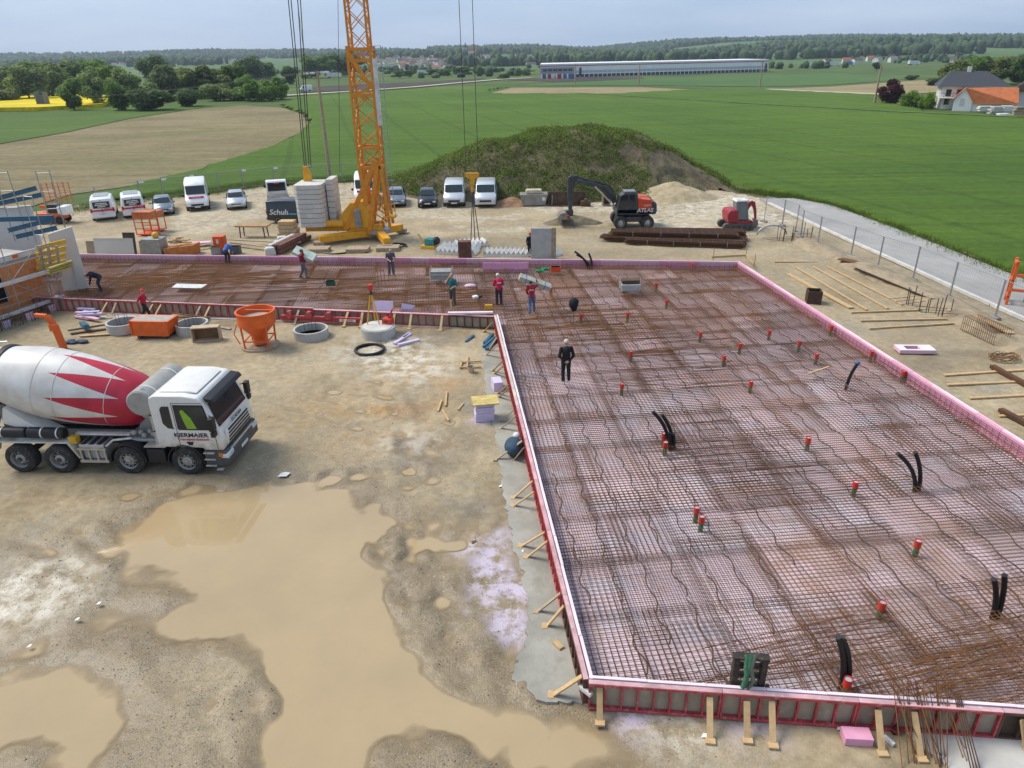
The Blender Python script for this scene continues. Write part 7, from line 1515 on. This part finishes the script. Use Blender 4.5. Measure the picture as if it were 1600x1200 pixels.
# ---- things by the inner corner
p=G3(764,497); o=MB().bx(-.2,.2,-.06,.06,.1,.75).build('yellow_plate',yelw,None,0,.01,loc=p); tag(o,'yellow plate at the inner corner of the formwork','plate')
p=G3(712,503); t=thing('yellow_bracket','small yellow bracket with timber post before the cross edge','bracket',p); MB().bx(-.15,.15,-.1,.1,0,.4).build('bracket',yelw,t); MB().bar((-.25,0,0),(-.2,.05,1.2),.1,.08).build('post',wood,t)
plank('white timber edge on top of the cross formwork near the corner',(700,489,),(770,488),.2,.08,FT+.05,whitefoam)
for i,(a,b) in enumerate((((756,542),(772,528)),((760,546),(776,530)),((757,536),(770,522)))): plank(('first','second','third')[i]+' dark blue steel section beside the inner corner',a,b,.14,.12,.12,blue,'steel_section','beam','blue sections by the inner corner')
plank('small blue section alone on the pale ground',(728,534),(740,524),.12,.08,.05,blue,'steel_section','beam')
p=G3(736,582); t=thing('mortar_bucket','small cream bucket beside the thin wooden frame','bucket',p); MB().lathe([(.13,0),(.17,.3),(.16,.3),(.12,.03)],16,caps=False).build('pail',cream,t,40); MB().lathe([(.13,.2),(.01,.2)],16).build('content',mat('dried_concrete',(.42,.38,.33),.9,0,.15,4),t)
t=thing('timber_rack','thin timber frame lying left of the long formwork','frame',(0,0,0))
for a,b in (((719,574),(752,573)),((720,566),(752,564)),((719,575),(722,564)),((730,575),(731,556))): 
    pp,qq=G3(*a,.08),G3(*b,.08); MB().bar(pp,qq,.06,.06).build('batten',wood,t)
p=G3(757,654); t=thing('foam_stack','stack of lilac foam boards under a yellow board','foam stack',p,gang((740,655),(775,652)))
for k in range(6): MB().box(random.uniform(-.03,.03),random.uniform(-.03,.03),.06+.12*k,.72,.55,.112).build('foam_board',lil,t,0,.006)
for k in range(4): MB().box(.05,-.3+.2*k,.78,1.0,.19,.05).build('cover_plank',mat('yellow_board',(.62,.48,.17),.7),t)
p=G3(777,608); o=MB().box(0,0,.22,.42,.7,.44,R(12),0,.9,.9).build('foam_block',lil,None,0,.01,loc=p); tag(o,'lilac foam block leaning at the long formwork','foam block')
p=G3(803,708,.05); t=thing('blue_sack','dark blue bulging sack with white top beside the long formwork','sack',p); MB().sphere((0,0,.28),.42,14,9,0,(.8,1.15,.7)).build('sack',mat('blue_sack_cloth',(.035,.075,.115),.8,0,.2,6,.4),t,60); MB().sphere((.1,.35,.5),.14,8,6).build('sack_knot',MATS['plate_white'],t,60)
for i,(a,b,l) in enumerate((((684,643),(690,625),'thin batten standing left of the foam stack'),((691,640),(701,657),'short batten lying left of the foam stack'),((696,634),(698,612),'upright stub left of the foam stack'),((716,640),(724,630),'small batten in front of the foam stack'))): plank(l,a,b,.07,.05,.05,wood)
plank('loose timber block lying on the concrete strip',(866,1002),(878,1013),.14,.05,.075,wood); plank('timber offcuts on the lilac patch',(735,836),(740,846),.14,.06,.05,woodo)
# paper and foam scraps on the mud, one by one
sc_m=MATS['plate_white']
for i,(px,py,l) in enumerate(((444,742,'white torn sack on the mud before the lorry'),(121,968,'white scrap at the small puddle'),(155,943,'white scrap above the small puddle'),(46,1010,'white scrap beside the left puddle'),(815,862,'pale scrap beside the fifth brace'),(782,760,'pale scrap left of the concrete strip'),(1100,1150,'pale crumb before the front formwork'),(1312,1138,'white crumb left of the pink block'))):
    p=G3(px,py,.02); s_=.07 if i else .2; o=MB().add([(-s_,-s_*.5,0),(s_*.6,-s_*.7,.03),(s_,s_*.3,.05),(0,s_*.8,.02),(-s_*.6,s_*.4,.03)],[(0,1,2),(0,2,3,4)]).build('paper_scrap',sc_m,None,0,0,loc=p); tag(o,l,'scrap')
# ---- front formwork: clamp frame with green strap, foam block, bars, bottle
p=P(1160,1103,.0); ff=math.atan2(fdir.y,fdir.x); t=thing('clamp_frame','upright dark steel clamp frame with green lifting straps on the front formwork','clamp frame',(p.x,p.y,.0),ff); dk=mat('oily_steel',(.055,.045,.038),.6,.3,.25,4,dirt=(.2,.15,.1))
for x in (-.34,.22): MB().bx(x,x+.12,-.12,.06,.25,1.45).build('upright',dk,t,0,.01)
for z in (.35,.62,.9,1.15,1.38): MB().bx(-.22,.22,-.08,.04,z,z+.08).build('rung',dk,t,0,.01)
MB().bx(-.36,.36,-.12,.06,1.42,1.47).build('head_bar',dk,t)
for x in (-.42,-.05,.38): MB().bx(x,x+.08,-.2,-.02,.3,.42).build('clamp_jaw',rust[0],t); MB().bx(x,x+.07,-.2,-.02,.62,.72).build('clamp_jaw',rust[0],t)
grs=mat('green_strap',(.07,.20,.11),.85,0,.2,9)
for k in range(3):
    pts=[(-.12+.07*k,.08,1.3),(-.1+.07*k,-.1,1.54),(-.12+.05*k,-.2,1.3),(-.06+.06*k-.1*(k%2),-.2,.95),(-.2+.05*k,-.22,.6),(-.3+.1*k,-.22,.42)]; MB().tube(pts,.05,6).build('strap',grs if k<2 else mat('olive_strap',(.16,.17,.12),.85),t,60)
p=G3(1337,1156); o=MB().box(0,0,.1,.55,.30,.2,R(-5)).build('foam_block',hot,None,0,.01,loc=p); tag(o,'pink foam block lying before the front formwork','foam block')
plank('short white tube lying right of a front brace',(1381,1150),(1397,1164),.07,.07,.05,MATS['plate_white'],'tube','tube')
p=G3(1397,1146); t=thing('cola_bottle','small dark bottle with red label by the front formwork','bottle',p); MB().lathe([(.045,0),(.05,.03),(.05,.17),(.02,.25),(.02,.29)],12).build('bottle',glass('cola',(.02,.008,.005)),t,40); MB().lathe([(.052,.07),(.052,.14)],12,caps=False).build('bottle_label',rtr,t)
t=thing('leaning_bars','bundle of upright rusty bars leaning over the front formwork','rebar',(0,0,0))
for k in range(26):
    fx_=random.uniform(1400,1488); b=P(fx_+random.uniform(0,38),random.uniform(1172,1212),0); e_=P(fx_-4+random.uniform(-6,6),1096+(fx_-1400)*.03,FT+.05)
    d=(Vector((e_.x,e_.y,FT+.05))-b); tp=b+d*random.uniform(1.15,1.5); MB().tube([b,tp],.0095,5).build('bar',random.choice(rust),t)
t=thing('leaning_bars','few long dark bars leaning right of the upright bundle','rebar',(0,0,0))
for k in range(4): b=P(1520+k*5,1215,0); e_=P(1494+k*3,1098,FT+.06); d=e_-b; MB().tube([b,b+d*1.12],.013,5).build('bar',rust[0],t)
plank('bent white pipe at the near formwork corner',(906,1072),(924,1086),.09,.09,.45,MATS['plate_white'],'white_pipe','pipe')
# ---- on the slab
p=P(984,455,RB); t=thing('brick_pallet','shrink wrapped pallet of spacers in a wire frame on the mesh','pallet',(p.x,p.y,RB)); MB().bx(-.55,.55,-.4,.4,.1,.5).build('wrapped_load',mat('film_grey',(.46,.44,.42),.35),t,0,.04)
for x in (-.6,.6):
    for y in (-.42,.42): MB().tube([(x,y,0),(x,y,.95)],.02,5).build('post',steel,t)
MB().bx(-.5,.5,-.3,.3,.5,.72).build('brown_load',rus,t,0,.03)
p=P(690,437,RB); t=thing('wire_crate','grey wire crate with tubes standing on the mesh','crate',(p.x,p.y,RB)); MB().bx(-.6,.6,-.4,.4,.12,.6).build('load',mat('tube_grey',(.36,.36,.33),.7,0,.3,9),t)
for x in (-.64,.64):
    for y in (-.44,.44): MB().tube([(x,y,0),(x,y,.75)],.022,5).build('post',aluw,t)
for z in (.1,.42,.75): MB().tube([(-.64,-.44,z),(.64,-.44,z)],.018,5).build('rail',aluw,t)
def cbox(label,px,py,s,m,z=RB,name='box',cat='box',rz=0,lid=None):
    p=P(px,py,z); t=thing(name,label,cat,(p.x,p.y,z),rz); MB().bx(-s[0]/2,s[0]/2,-s[1]/2,s[1]/2,0,s[2]).build('body',m,t,0,.015); MB().bx(-s[0]/2-.01,s[0]/2+.01,-s[1]/2-.01,s[1]/2+.01,s[2]*.86,s[2]).build('rim',lid or m,t); return t
cbox('small dark green box on the mesh behind the red beam',517,446,(.5,.35,.28),mat('box_green',(.02,.09,.07),.5)); cbox('bright orange red tray on the mesh at the back',868,424,(.6,.4,.3),mat('tray_red',(.72,.08,.02),.5))
o=sheet('plastic_sheet',[P(a,b,RB+.06) for a,b in ((268,449),(276,443),(324,444),(314,450))],RB+.06,MATS['plate_white'],thick=.02); tag(o,'white sheet lying flat on the mesh left','sheet')
for px,py,l in ((843,426,'green pipe fitting left on the mesh'),(852,423,'green pipe fitting right on the mesh')):
    p=P(px,py,RB); t=thing('pipe_fitting',l,'fitting',(p.x,p.y,RB),0,'green fittings'); MB().tube([(-.25,0,.1),(.25,.05,.1)],.09,8).build('pipe',mat('fitting_green',(.03,.35,.14),.5),t,40); MB().tube([(0,0,.1),(.05,-.2,.22)],.08,8).build('branch',mat('fitting_green',(.03,.35,.14),.5),t,40)
p=P(735,449,RB); o=MB().sphere((0,0,.1),.28,12,7,0,(1.3,.8,.4)).build('plastic_bag',mat('pink_bag',(.75,.52,.60),.5),None,60,loc=p); tag(o,'pale pink plastic bag on the mesh by the teal worker','bag')
p=P(744,466,RB); t=thing('paper_sack','black and white sack on the mesh before the crimson jacket','sack',(p.x,p.y,RB),R(30)); MB().bx(-.2,.1,-.15,.15,0,.16).build('sack',MATS['plate_white'],t,0,.05); MB().bx(.1,.35,-.15,.15,0,.15).build('sack_end',blk,t,0,.05)
p=P(440,420,RB); 
for px in (592,597,602,608,618): 
    b=P(px,447 if px<605 else 440,RB-.2); MB().tube([b,b+Vector((0,0,1.1))],.014,5).build('upright_bar',rust[1],slab)
plank('pale batten lying across the mesh on the right',(1262,584),(1295,573),.08,.04,RB+.07,wood); plank('long thin batten lying on the far mesh',(387,434),(582,436),.05,.04,RB+.06,rust[1]); 
# pink foam panels standing at the back edge
for i in range(5): 
    a=P(762+i*14,424,.4); o=MB().box(0,0,0,.62,.06,.75,R(-3)).build('edge_board',hot,slab,0,.005,loc=(a.x,a.y+.3,.5))
# ---- yard behind the slab
p=G3(840,404); t=thing('concrete_screen','small upright concrete panel hiding a worker','panel',p,R(-3)); MB().bx(-.85,.85,-.08,.08,0,2.1).build('panel',rc_,t,0,.01); MB().bx(.55,.86,-.1,.1,0,2.12).build('edge_form',woodo,t); t.location.x+=.4
p=G3(727,404); o=thing('column_form','red brown square column form before the stairs','form',p); MB().bx(-.45,.45,-.3,.3,0,1.25).build('shell',mat('red_brown_steel',(.20,.085,.065),.7,0,.25,3),o,0,.02); MB().bx(-.35,.35,-.31,-.3,.1,1.15).build('plate',brownf,o)
p=G3(347,396); t=thing('site_distributor','bright orange power distributor box on legs','power box',p); MB().bx(-.4,.4,-.3,.3,.35,1.3).build('cabinet',mat('signal_orange',(.78,.11,.02),.45),t,0,.03); MB().bx(-.14,.02,-.31,-.3,.8,1.1).build('sticker',MATS['plate_white'],t)
for x in (-.3,.3): MB().bx(x-.04,x+.04,-.25,.25,0,.35).build('leg',chs,t)
t=cbox('grey air tank left of the orange power box',340,397,(.7,.5,.55),mat('tank_grey',(.35,.35,.34),.4,.3),0,'compressor','compressor'); cbox('grey motor block right of the orange power box',369,396,(.7,.5,.55),mat('motor_dark',(.12,.12,.115),.6),0,'motor','motor')
p=G3(247,396); t=thing('grey_cabinet','grey steel cabinet with a yellow tool on top','cabinet',p,R(-8)); MB().bx(-.8,.6,-.5,.5,.05,1.15).build('cabinet',mat('cabinet_galv',(.38,.38,.36),.5,.4,.15,3),t,0,.02); MB().sphere((.1,0,1.35),.25,8,6).build('yellow_tool',yelw,t,60)
for px,py,w_,h_,m_,l in ((205,397,.9,1.55,plyd,'dark panel leaning left of the grey cabinet'),(229,397,.9,.95,woodo,'brown board panel beside the grey cabinet'),(150,396,1.3,.9,woodo,'weathered panel leaning behind the wall element'),(180,397,3.0,1.15,cwall,'long grey concrete slab leaning behind the back edge')):
    p=G3(px,py); t=thing('site_board',l,'panel',p,R(-4)); o=MB().bx(-w_/2,w_/2,-.03,.03,0,h_).build('sheet',m_,t); o.rotation_euler=(R(-10),0,0); o=MB().bx(-w_/2,w_/2,-.05,-.03,h_-.06,h_).build('edge',m_,t); o.rotation_euler=(R(-10),0,0)
p=G3(288,396); t=thing('offcut_crate','orange crate heaped with timber offcuts','crate',p,R(-5)); MB().prism([(-1.2,0),(1.,0),(1.1,.75),(-1.3,.45)],-.5,.5).build('crate',mat('orange_ply',(.55,.20,.05),.7,0,.2,3),t,0,.02)
for k in range(14): a=random.uniform(-.6,.6); MB().box(random.uniform(-.8,.5),random.uniform(-.3,.3),.75+random.uniform(0,.35),random.uniform(.5,1.1),.1,.06,a).build('offcut',random.choice((wood,woodo)),t)
p=G3(313,385); o=MB().box(0,0,.25,1.6,.6,.15,R(12)).build('foam_sheet',pinkm,None,loc=p); tag(o,'pink foam sheet lying behind the offcut crate','foam sheet')
for i,(a,b) in enumerate((((300,386),(345,378)),((360,378),(420,386)),((355,374),(430,378)),((420,384),(470,378)))): plank(('first','second','third','fourth')[i]+' long plank in the yard left of the crane',a,b,.25,.06,.3,woodo)
# orange baskets
for px,py,h_,l in ((233,367,1.9,'orange work basket in front, beside the grey estate car'),(243,361,1.7,'orange work basket behind, beside the grey estate car')):
    p=G3(px,py); t=thing('work_basket',l,'basket',p,R(-8),'orange work baskets'); MB().bx(-.7,.7,-.5,.5,.1,.18).build('floor',orm,t)
    for x in (-.7,0,.7):
        for y in (-.5,.5): MB().bx(x-.03,x+.03,y-.03,y+.03,.1,h_).build('post',orm,t)
    for z in (.6,1.1,h_): MB().bx(-.7,.7,-.53,-.47,z-.03,z+.03).build('rail',orm,t)
    MB().bx(-.72,.72,-.5,.5,h_*.72,h_).build('bin',mat('faded_orange',(.55,.18,.06),.6,0,.2,2),t,0,.03)
# trestle table
p=G3(398,370); t=thing('trestle_table','long wooden work table in the yard left of the crane','table',p,R(-5)); MB().bx(-1.3,1.3,-.45,.45,.85,.95).build('table_top',mat('table_board',(.42,.25,.12),.7),t)
for x in (-1.,1.):
    for y in (-.35,.35): MB().bar((x,y,0),(x*.95,y,.86),.07).build('leg',chs,t)
# timber stack and boxes left of ballast
p=G3(453,372); t=thing('timber_packs','stacked pale timber packs beside the dark van','timber stack',p,R(-4))
for k in range(4): MB().box(random.uniform(-.05,.05),0,.35+.3*k,1.5-.1*k,.9,.27).build('pack',random.choice((wood,cream)),t,0,.02)
a,b=P(430,398),P(478,374); d=b-a; t=thing('beam_stack','stack of brown and white steel beams left of the crane','beam stack',(a.x,a.y,.1),math.atan2(d.y,d.x)); 
for k in range(6): MB().bx(0,d.length*(1-.05*k),-.5+.35*(k%3),-.22+.35*(k%3),.32*(k//3),.32*(k//3)+.28).build('beam',(mat('red_brown_steel',(.20,.085,.065),.7,0,.25,3),aluw)[(k%3)==2 or k==5],t)
for i,(px,py) in enumerate(((423,399),(430,393),(437,388),(442,381))): 
    p=G3(px,py); o=MB().box(0,0,.3,.8,.6,.6,R(20),0,.85,.85).build('white_sack',mat('bag_white',(.60,.58,.52),.8,0,.1,5),None,0,.12,loc=p); tag(o,('nearest','second','third','farthest')[i]+' white sack in the row left of the crane','sack','white sacks left of the crane')
# plate compactor, hoses
p=G3(672,388); t=thing('plate_compactor','yellow and teal plate compactor right of the crane','compactor',p,R(-20)); MB().bx(-.6,.5,-.35,.35,.0,.25).build('plate',yelw,t,0,.03); MB().bx(-.3,.45,-.3,.3,.25,.75).build('engine',mat('teal_engine',(.05,.25,.25),.5),t,0,.05); MB().bar((-.4,0,.3),(-.9,0,1.0),.08).build('handle',yelw,t); MB().sphere((.55,0,.6),.3,10,6).build('black_cover',blk,t,60)
p=G3(540,396); tag(MB().tube([(x,.25*math.sin(x*2.2),.05) for x in np.linspace(-1.6,1.6,16)],.06,7).build('hose',pb,None,50,loc=p),'black hose lying between the crane pads','hose')
p=G3(618,386); tag(MB().tube([(math.cos(a)*.8,math.sin(a)*.6,.06+.01*a) for a in np.linspace(0,11,40)],.06,7).build('hose',pb,None,50,loc=p),'coiled black hose right of the crane foot','hose')
# steel mesh bundles
for i,(a,b,zz) in enumerate((((946,375),(1165,383),0),((955,371),(1163,376),0),((985,380),(1164,387),0),((960,374),(1150,379),.32),((1000,372),(1160,374),.3))):
    p,q=G3(*a),G3(*b); d=q-p; t=thing('mesh_bundle',('nearest left','middle','front right','upper','rear')[i]+' bundle of rusty mesh mats before the excavators','rebar bundle',(p.x,p.y,.1+zz),math.atan2(d.y,d.x),'rusty mesh bundles')
    for k in range(9):
        e0=random.uniform(-.5,.3); mb=MB()
        for j in range(9): y=-.55+.1375*j+random.uniform(-.03,.03); mb.bx(e0,d.length+e0*.5,y-.028,y+.028,.034*k,.034*k+.02)
        for j in range(int(d.length/.5)): mb.bx(e0+.2+.5*j,e0+.23+.5*j,-.57,.57,.034*k+.02,.034*k+.03)
        struct(mb.build('mat',rust[0] if k%3 else rust[1],t),'stuff')
    for k in range(4): x=d.length*(.15+.23*k); MB().bx(x,x+.06,-.57,-.555,-.02,.3).build('tie',MATS['plate_white'],t)
# ---- right yard
p=G3(1270,472); t=thing('dark_crate','dark open wooden crate standing beside the long planks','crate',p,R(-12)); dw=mat('dark_brown_wood',(.085,.045,.03),.7,0,.2,4)
for x in (-.35,.35): MB().bx(x-.025,x+.025,-.35,.35,0,.7).build('side',dw,t)
for y in (-.35,.35): MB().bx(-.35,.35,y-.025,y+.025,0,.7).build('side',dw,t)
MB().bx(-.35,.35,-.35,.35,.02,.06).build('bottom',plyd,t)
PL=[((1232,428),(1330,481),.3,'wide plank pair nearest the slab'),((1243,417),(1355,484),.12,'second long batten from the slab'),((1270,416),(1387,482),.12,'third long batten from the slab'),((1292,416),(1410,476),.1,'fourth long batten from the slab'),((1210,409),(1277,409),.12,'short batten by the back right corner'),((1330,488),(1440,484),.1,'crosswise batten below the long planks'),((1345,501),(1480,498),.1,'second crosswise batten'),((1358,513),(1490,505),.1,'third crosswise batten'),((1475,586),(1610,577),.16,'timber at the right edge, upper'),((1480,601),(1600,596),.14,'timber at the right edge, second'),((1515,622),(1610,617),.14,'timber at the right edge, third'),((1560,650),(1610,648),.14,'timber at the right edge, lowest')]
for a,b,w_,l in PL: plank('pale '+l,a,b,w_,.06,.05,wood)
for a,b,l in (((1550,572),(1640,620),'rusty steel beam crossing the timbers, upper'),((1563,640),(1640,680),'rusty steel beam crossing the timbers, lower')): plank(l,a,b,.22,.14,.14,rust[0],'steel_beam','beam')
plank('light board along the soil bank beside the fence',(1335,414),(1462,466),.5,.05,.35,woodo); plank('board edge along the soil bank near the right',(1525,493),(1580,521),.35,.05,.4,wood); plank('rusty board at the far end of the soil bank',(1313,404),(1348,412),.6,.06,.3,rust[1])
t=thing('soil_bank','low soil bank running along the inside of the mesh fence','soil bank',(0,0,0)); pts=[P(a,b) for a,b in ((1255,378),(1310,402),(1400,440),(1480,478),(1560,522),(1640,566))]
xs_=[];mb=MB(); rings=[]
for i in range(41):
    u=i/40*5; k=min(int(u),4); c_=pts[k].lerp(pts[k+1],u-k); d=(pts[k+1]-pts[k]).normalized(); n_=Vector((-d.y,d.x,0)); hh_=.32+.12*math.sin(i*1.7)+random.uniform(-.07,.07)
    rings.append([c_-n_*1.3+Vector((0,0,-.1)),c_-n_*.7+Vector((0,0,hh_*.8)),c_-n_*.2+Vector((0,0,hh_)),c_+n_*.5+Vector((0,0,hh_*.75)),c_+n_*1.5+Vector((0,0,-.05))])
mb.loft(rings,0,False,False); mb.build('bank_soil',soil,t,50)
# rebar stools
def stool(label,px,py,n=6,s=1.):
    p=G3(px,py); t=thing('rebar_stool',label,'rebar frame',p,R(random.uniform(-20,20)),'rebar stools in the right yard')
    for k in range(n):
        x,y=random.uniform(-1,1)*s,random.uniform(-.6,.6)*s; MB().tube([(x,y,0),(x+random.uniform(-.06,.06),y,random.uniform(.7,1.15))],.022,6).build('upright',chs,t)
    for k in range(3): MB().tube([(-1*s,-.5+.5*k,.25),(1*s,-.4+.4*k,.25)],.014,5).build('tie_bar',rust[0],t)
stool('rebar stools with an arched pipe near the mini excavator',1222,378,9,1.3); stool('single rebar stool beside the long planks',1417,476,4,.8); stool('pair of rebar stools before the fence',1462,492,8,.9); stool('rebar stools at the far yard corner',1254,372,5,.8)
p=G3(1205,372); tag(MB().tube([(math.cos(a)*1.1,0,.25+math.sin(a)*.7) for a in np.linspace(0,math.pi,14)],.06,8).build('arched_pipe',steel,None,50,loc=p),'grey arched pipe among the rebar stools','pipe')
a,b=P(1512,515),P(1566,540); d=b-a; t=thing('rebar_basket','long rusty rebar basket under a board at the right','rebar basket',(a.x,a.y,0),math.atan2(d.y,d.x)); n=18
for k in range(n): x=d.length*k/n; MB().tube([(x,-.4,.02),(x,-.4,.75),(x,.4,.75),(x,.4,.02)],.012,4,0,False).build('stirrup',rust[0],t)
for y,z in ((-.4,.75),(.4,.75),(-.4,.4),(.4,.05),(-.4,.05)): MB().tube([(0,y,z),(d.length,y,z)],.014,4).build('long_bar',rust[1],t)
p=G3(1566,562); t=thing('wire_tangle','tangle of rusty binding wire at the right edge','wire',p)
for k in range(14):
    r_=random.uniform(.3,.75); ph=random.uniform(0,6); MB().tube([(r_*math.cos(a+ph)+random.uniform(-.1,.1),r_*.7*math.sin(a+ph),.1+.12*random.random()+.1*math.sin(2*a+ph)) for a in np.linspace(0,4.5,12)],.012,4,0,False).build('wire',rust[2],t)
p=G3(1428,550); t=thing('foam_tray','flat pink and white foam sheet with a cut-out in the right yard','foam sheet',p,R(-4))
for x0_,x1_,y0_,y1_ in ((-.8,.8,-.35,-.2),(-.8,.8,.2,.35),(-.8,-.45,-.2,.2),(.2,.8,-.2,.2)): MB().bx(x0_,x1_,y0_,y1_,.06,.2).build('foam_strip',pinkm,t); MB().bx(x0_,x1_,y0_,y1_,.202,.23).build('white_face',whitefoam,t)
# timber profile board at the back right corner
t=thing('profile_board','timber profile boards with stakes at the back right corner','profile board',(0,0,0))
for a,b in (((1112,402),(1165,399)),((1165,398),(1177,412))): MB().bar(G3(*a,.45),G3(*b,.45),.03,.14).build('board',wood,t)
for px,py in ((1114,408),(1165,403),(1178,418)): q=G3(px,py); MB().bar(q,q+Vector((0,0,.9)),.05).build('stake',wood,t)
# stack of orange and teal frames at the right edge
p=G3(1592,480); t=thing('frame_stack','orange and teal steel frames stacked at the right edge on dark timbers','steel frames',p,R(-30)); tl=mat('teal_steel',(.09,.26,.22),.5)
for k,m_ in enumerate((orm,tl,orm,tl)):
    x=-.7+.9*k; MB().bx(x,x+.14,-.3,-.16,.1,2.5).build('upright',m_,t); MB().bx(x,x+.14,.6,.74,.1,2.5).build('upright',m_,t)
    for z in (.5,1.4,2.3): MB().bx(x,x+.12,-.3,.74,z,z+.12).build('crossbar',m_,t)
for z in (.9,1.7): MB().bx(-.7,2.2,-.32,-.2,z,z+.14).build('rail',orm,t)
MB().bx(-1.4,2.4,-.6,-.3,-.0,.12).bx(-1.4,2.4,.6,.9,.0,.12).build('timber',plyd,t)
# ---------------------------------------------------------------- mesh fences
fgal=mat('fence_galv',(.34,.35,.36),.5,.4,.1,3)
def fence_panel(a,b,label,grp,h=2.0):
    d=b-a; L_=d.length; t=thing('fence_panel',label,'fence',(a.x,a.y,.08),math.atan2(d.y,d.x),grp)
    for x in (.03,L_-.03): MB().tube([(x,0,0),(x,0,h)],.03,6).build('post',fgal,t)
    for z in (.15,h-.02): MB().tube([(.03,0,z),(L_-.03,0,z)],.02,6).build('rail',fgal,t)
    mb=MB(); x=.15
    while x<L_-.1: mb.tube([(x,0,.15),(x,0,h)],.0035,3,0,False); x+=.16
    z=.3
    while z<h: mb.tube([(.03,0,z),(L_-.03,0,z)],.0035,3,0,False); z+=.26
    struct(mb.build('mesh_wires',fgal,t),'stuff'); MB().bx(-.3,.3,-.12,.12,-.07,.06).build('foot',mat('fence_foot',(.30,.29,.27),.9),t); return t
rp2=[(1193,347),(1222,353),(1243,362),(1250,372),(1277,384),(1329,402),(1371,420),(1426,438),(1483,466),(1554,498),(1640,540)]
od=('first','second','third','fourth','fifth','sixth','seventh','eighth','ninth','tenth')
for i in range(len(rp2)-1): fence_panel(P(*rp2[i]),P(*rp2[i+1]),od[i]+' mesh fence panel from the far end of the concrete road','fence panels along the concrete road')
bp2=[(100,345),(155,327),(222,316),(257,311),(300,305),(343,300),(381,295),(430,291),(482,287),(536,284),(590,281)]
for i in range(len(bp2)-1):
    t=fence_panel(P(*bp2[i]),P(*bp2[i+1]),od[i]+' mesh fence panel from the left behind the parked vehicles','fence panels behind the parked vehicles')
    if 2<=i<=8 and i!=5: MB().bx(.1,.55,-.05,-.03,1.75,1.95).build('fence_sign',MATS['plate_white'],t)
# rough grass along the verges and fences
gm=[leafm('verge_green',(.07,.13,.02)),leafm('verge_bright',(.12,.18,.03)),leafm('verge_dry',(.22,.19,.09))]
def verge(name,label,pts,w,n,size,hgt):
    L_=[]; pts=[P(*q) for q in pts]
    for _ in range(n):
        k=random.randrange(len(pts)-1); c_=pts[k].lerp(pts[k+1],random.random()); L_.append((c_.x+random.gauss(0,w),c_.y+random.gauss(0,w),-.2+random.random()*hgt))
    o=leaves(n*5,np.array(L_),size,gm,name,None,.2,(.2,.2,.06),[.5,.32,.18],True); tag(o,label,'grass'); return struct(o,'stuff')
verge('verge_grass','rough grass verge behind the parked vehicles',((110,330),(240,308),(330,300),(420,288),(520,283),(600,281)),1.0,6000,.2,.35)
verge('verge_grass','rough grass strip along the outer side of the concrete road',((1150,296),(1240,308),(1300,321),(1365,343),(1432,370),(1530,409),(1640,452)),.5,6000,.2,.3)
# ---------------------------------------------------------------- pieces of parts go one level deeper
def deeper(root,parent_name,*kids):
    ps=[c for c in root.children if c.name.split('.')[0]==parent_name]
    if not ps: return
    for c in list(root.children):
        if c.name.split('.')[0] in kids: c.parent=ps[0]
for o in list(S.objects):
    if o.parent or not o.children: continue
    n=o.name.split('.')[0]
    if n=='mixer_lorry':
        deeper(o,'cab','windscreen','sun_visor','door_window','rear_window','window_surround','door_seam','door_handle','mirror','roof_fairing','front_lettering','door_lettering','high_visibility_jacket','grille_panel','grille_slot','cab_step')
        deeper(o,'bumper','headlight','indicator','number_plate','lower_grille','corner_flap'); deeper(o,'water_tank','tank_band'); deeper(o,'exhaust_stack','exhaust_bracket'); deeper(o,'fuel_tank','tank_strap')
    elif n.endswith('_van') or n.endswith('_car'): deeper(o,'body','windscreen','rear_window','side_window','headlight','tail_light','mirror','grille','door_pane','door_stripe','sticker_line','door_joint','door_sign','roof_rack','bonnet_stripe','bonnet_sign','side_lettering','sky_band')
    elif n=='wheeled_excavator': deeper(o,'cab','cab_window','windscreen','cab_roof'); deeper(o,'engine_hood','side_lettering','side_number','handrail'); deeper(o,'bucket','bucket_pin')
    elif n=='tower_crane': deeper(o,'hook_block','hook_shank','lifting_chain'); deeper(o,'ladder','ladder_hoop'); deeper(o,'jib','trolley')
    elif n=='white_house': deeper(o,'wall','window'); deeper(o,'roof','chimney'); deeper(o,'balcony','balcony_rail','balcony_post')
    elif n in ('village_house','garage'): deeper(o,'wall','window')
    elif n=='warehouse': deeper(o,'office_front','office_window')
    elif n=='shell_building': deeper(o,'window_opening','window_frame')
    elif n=='tool_case': deeper(o,'case','latch')
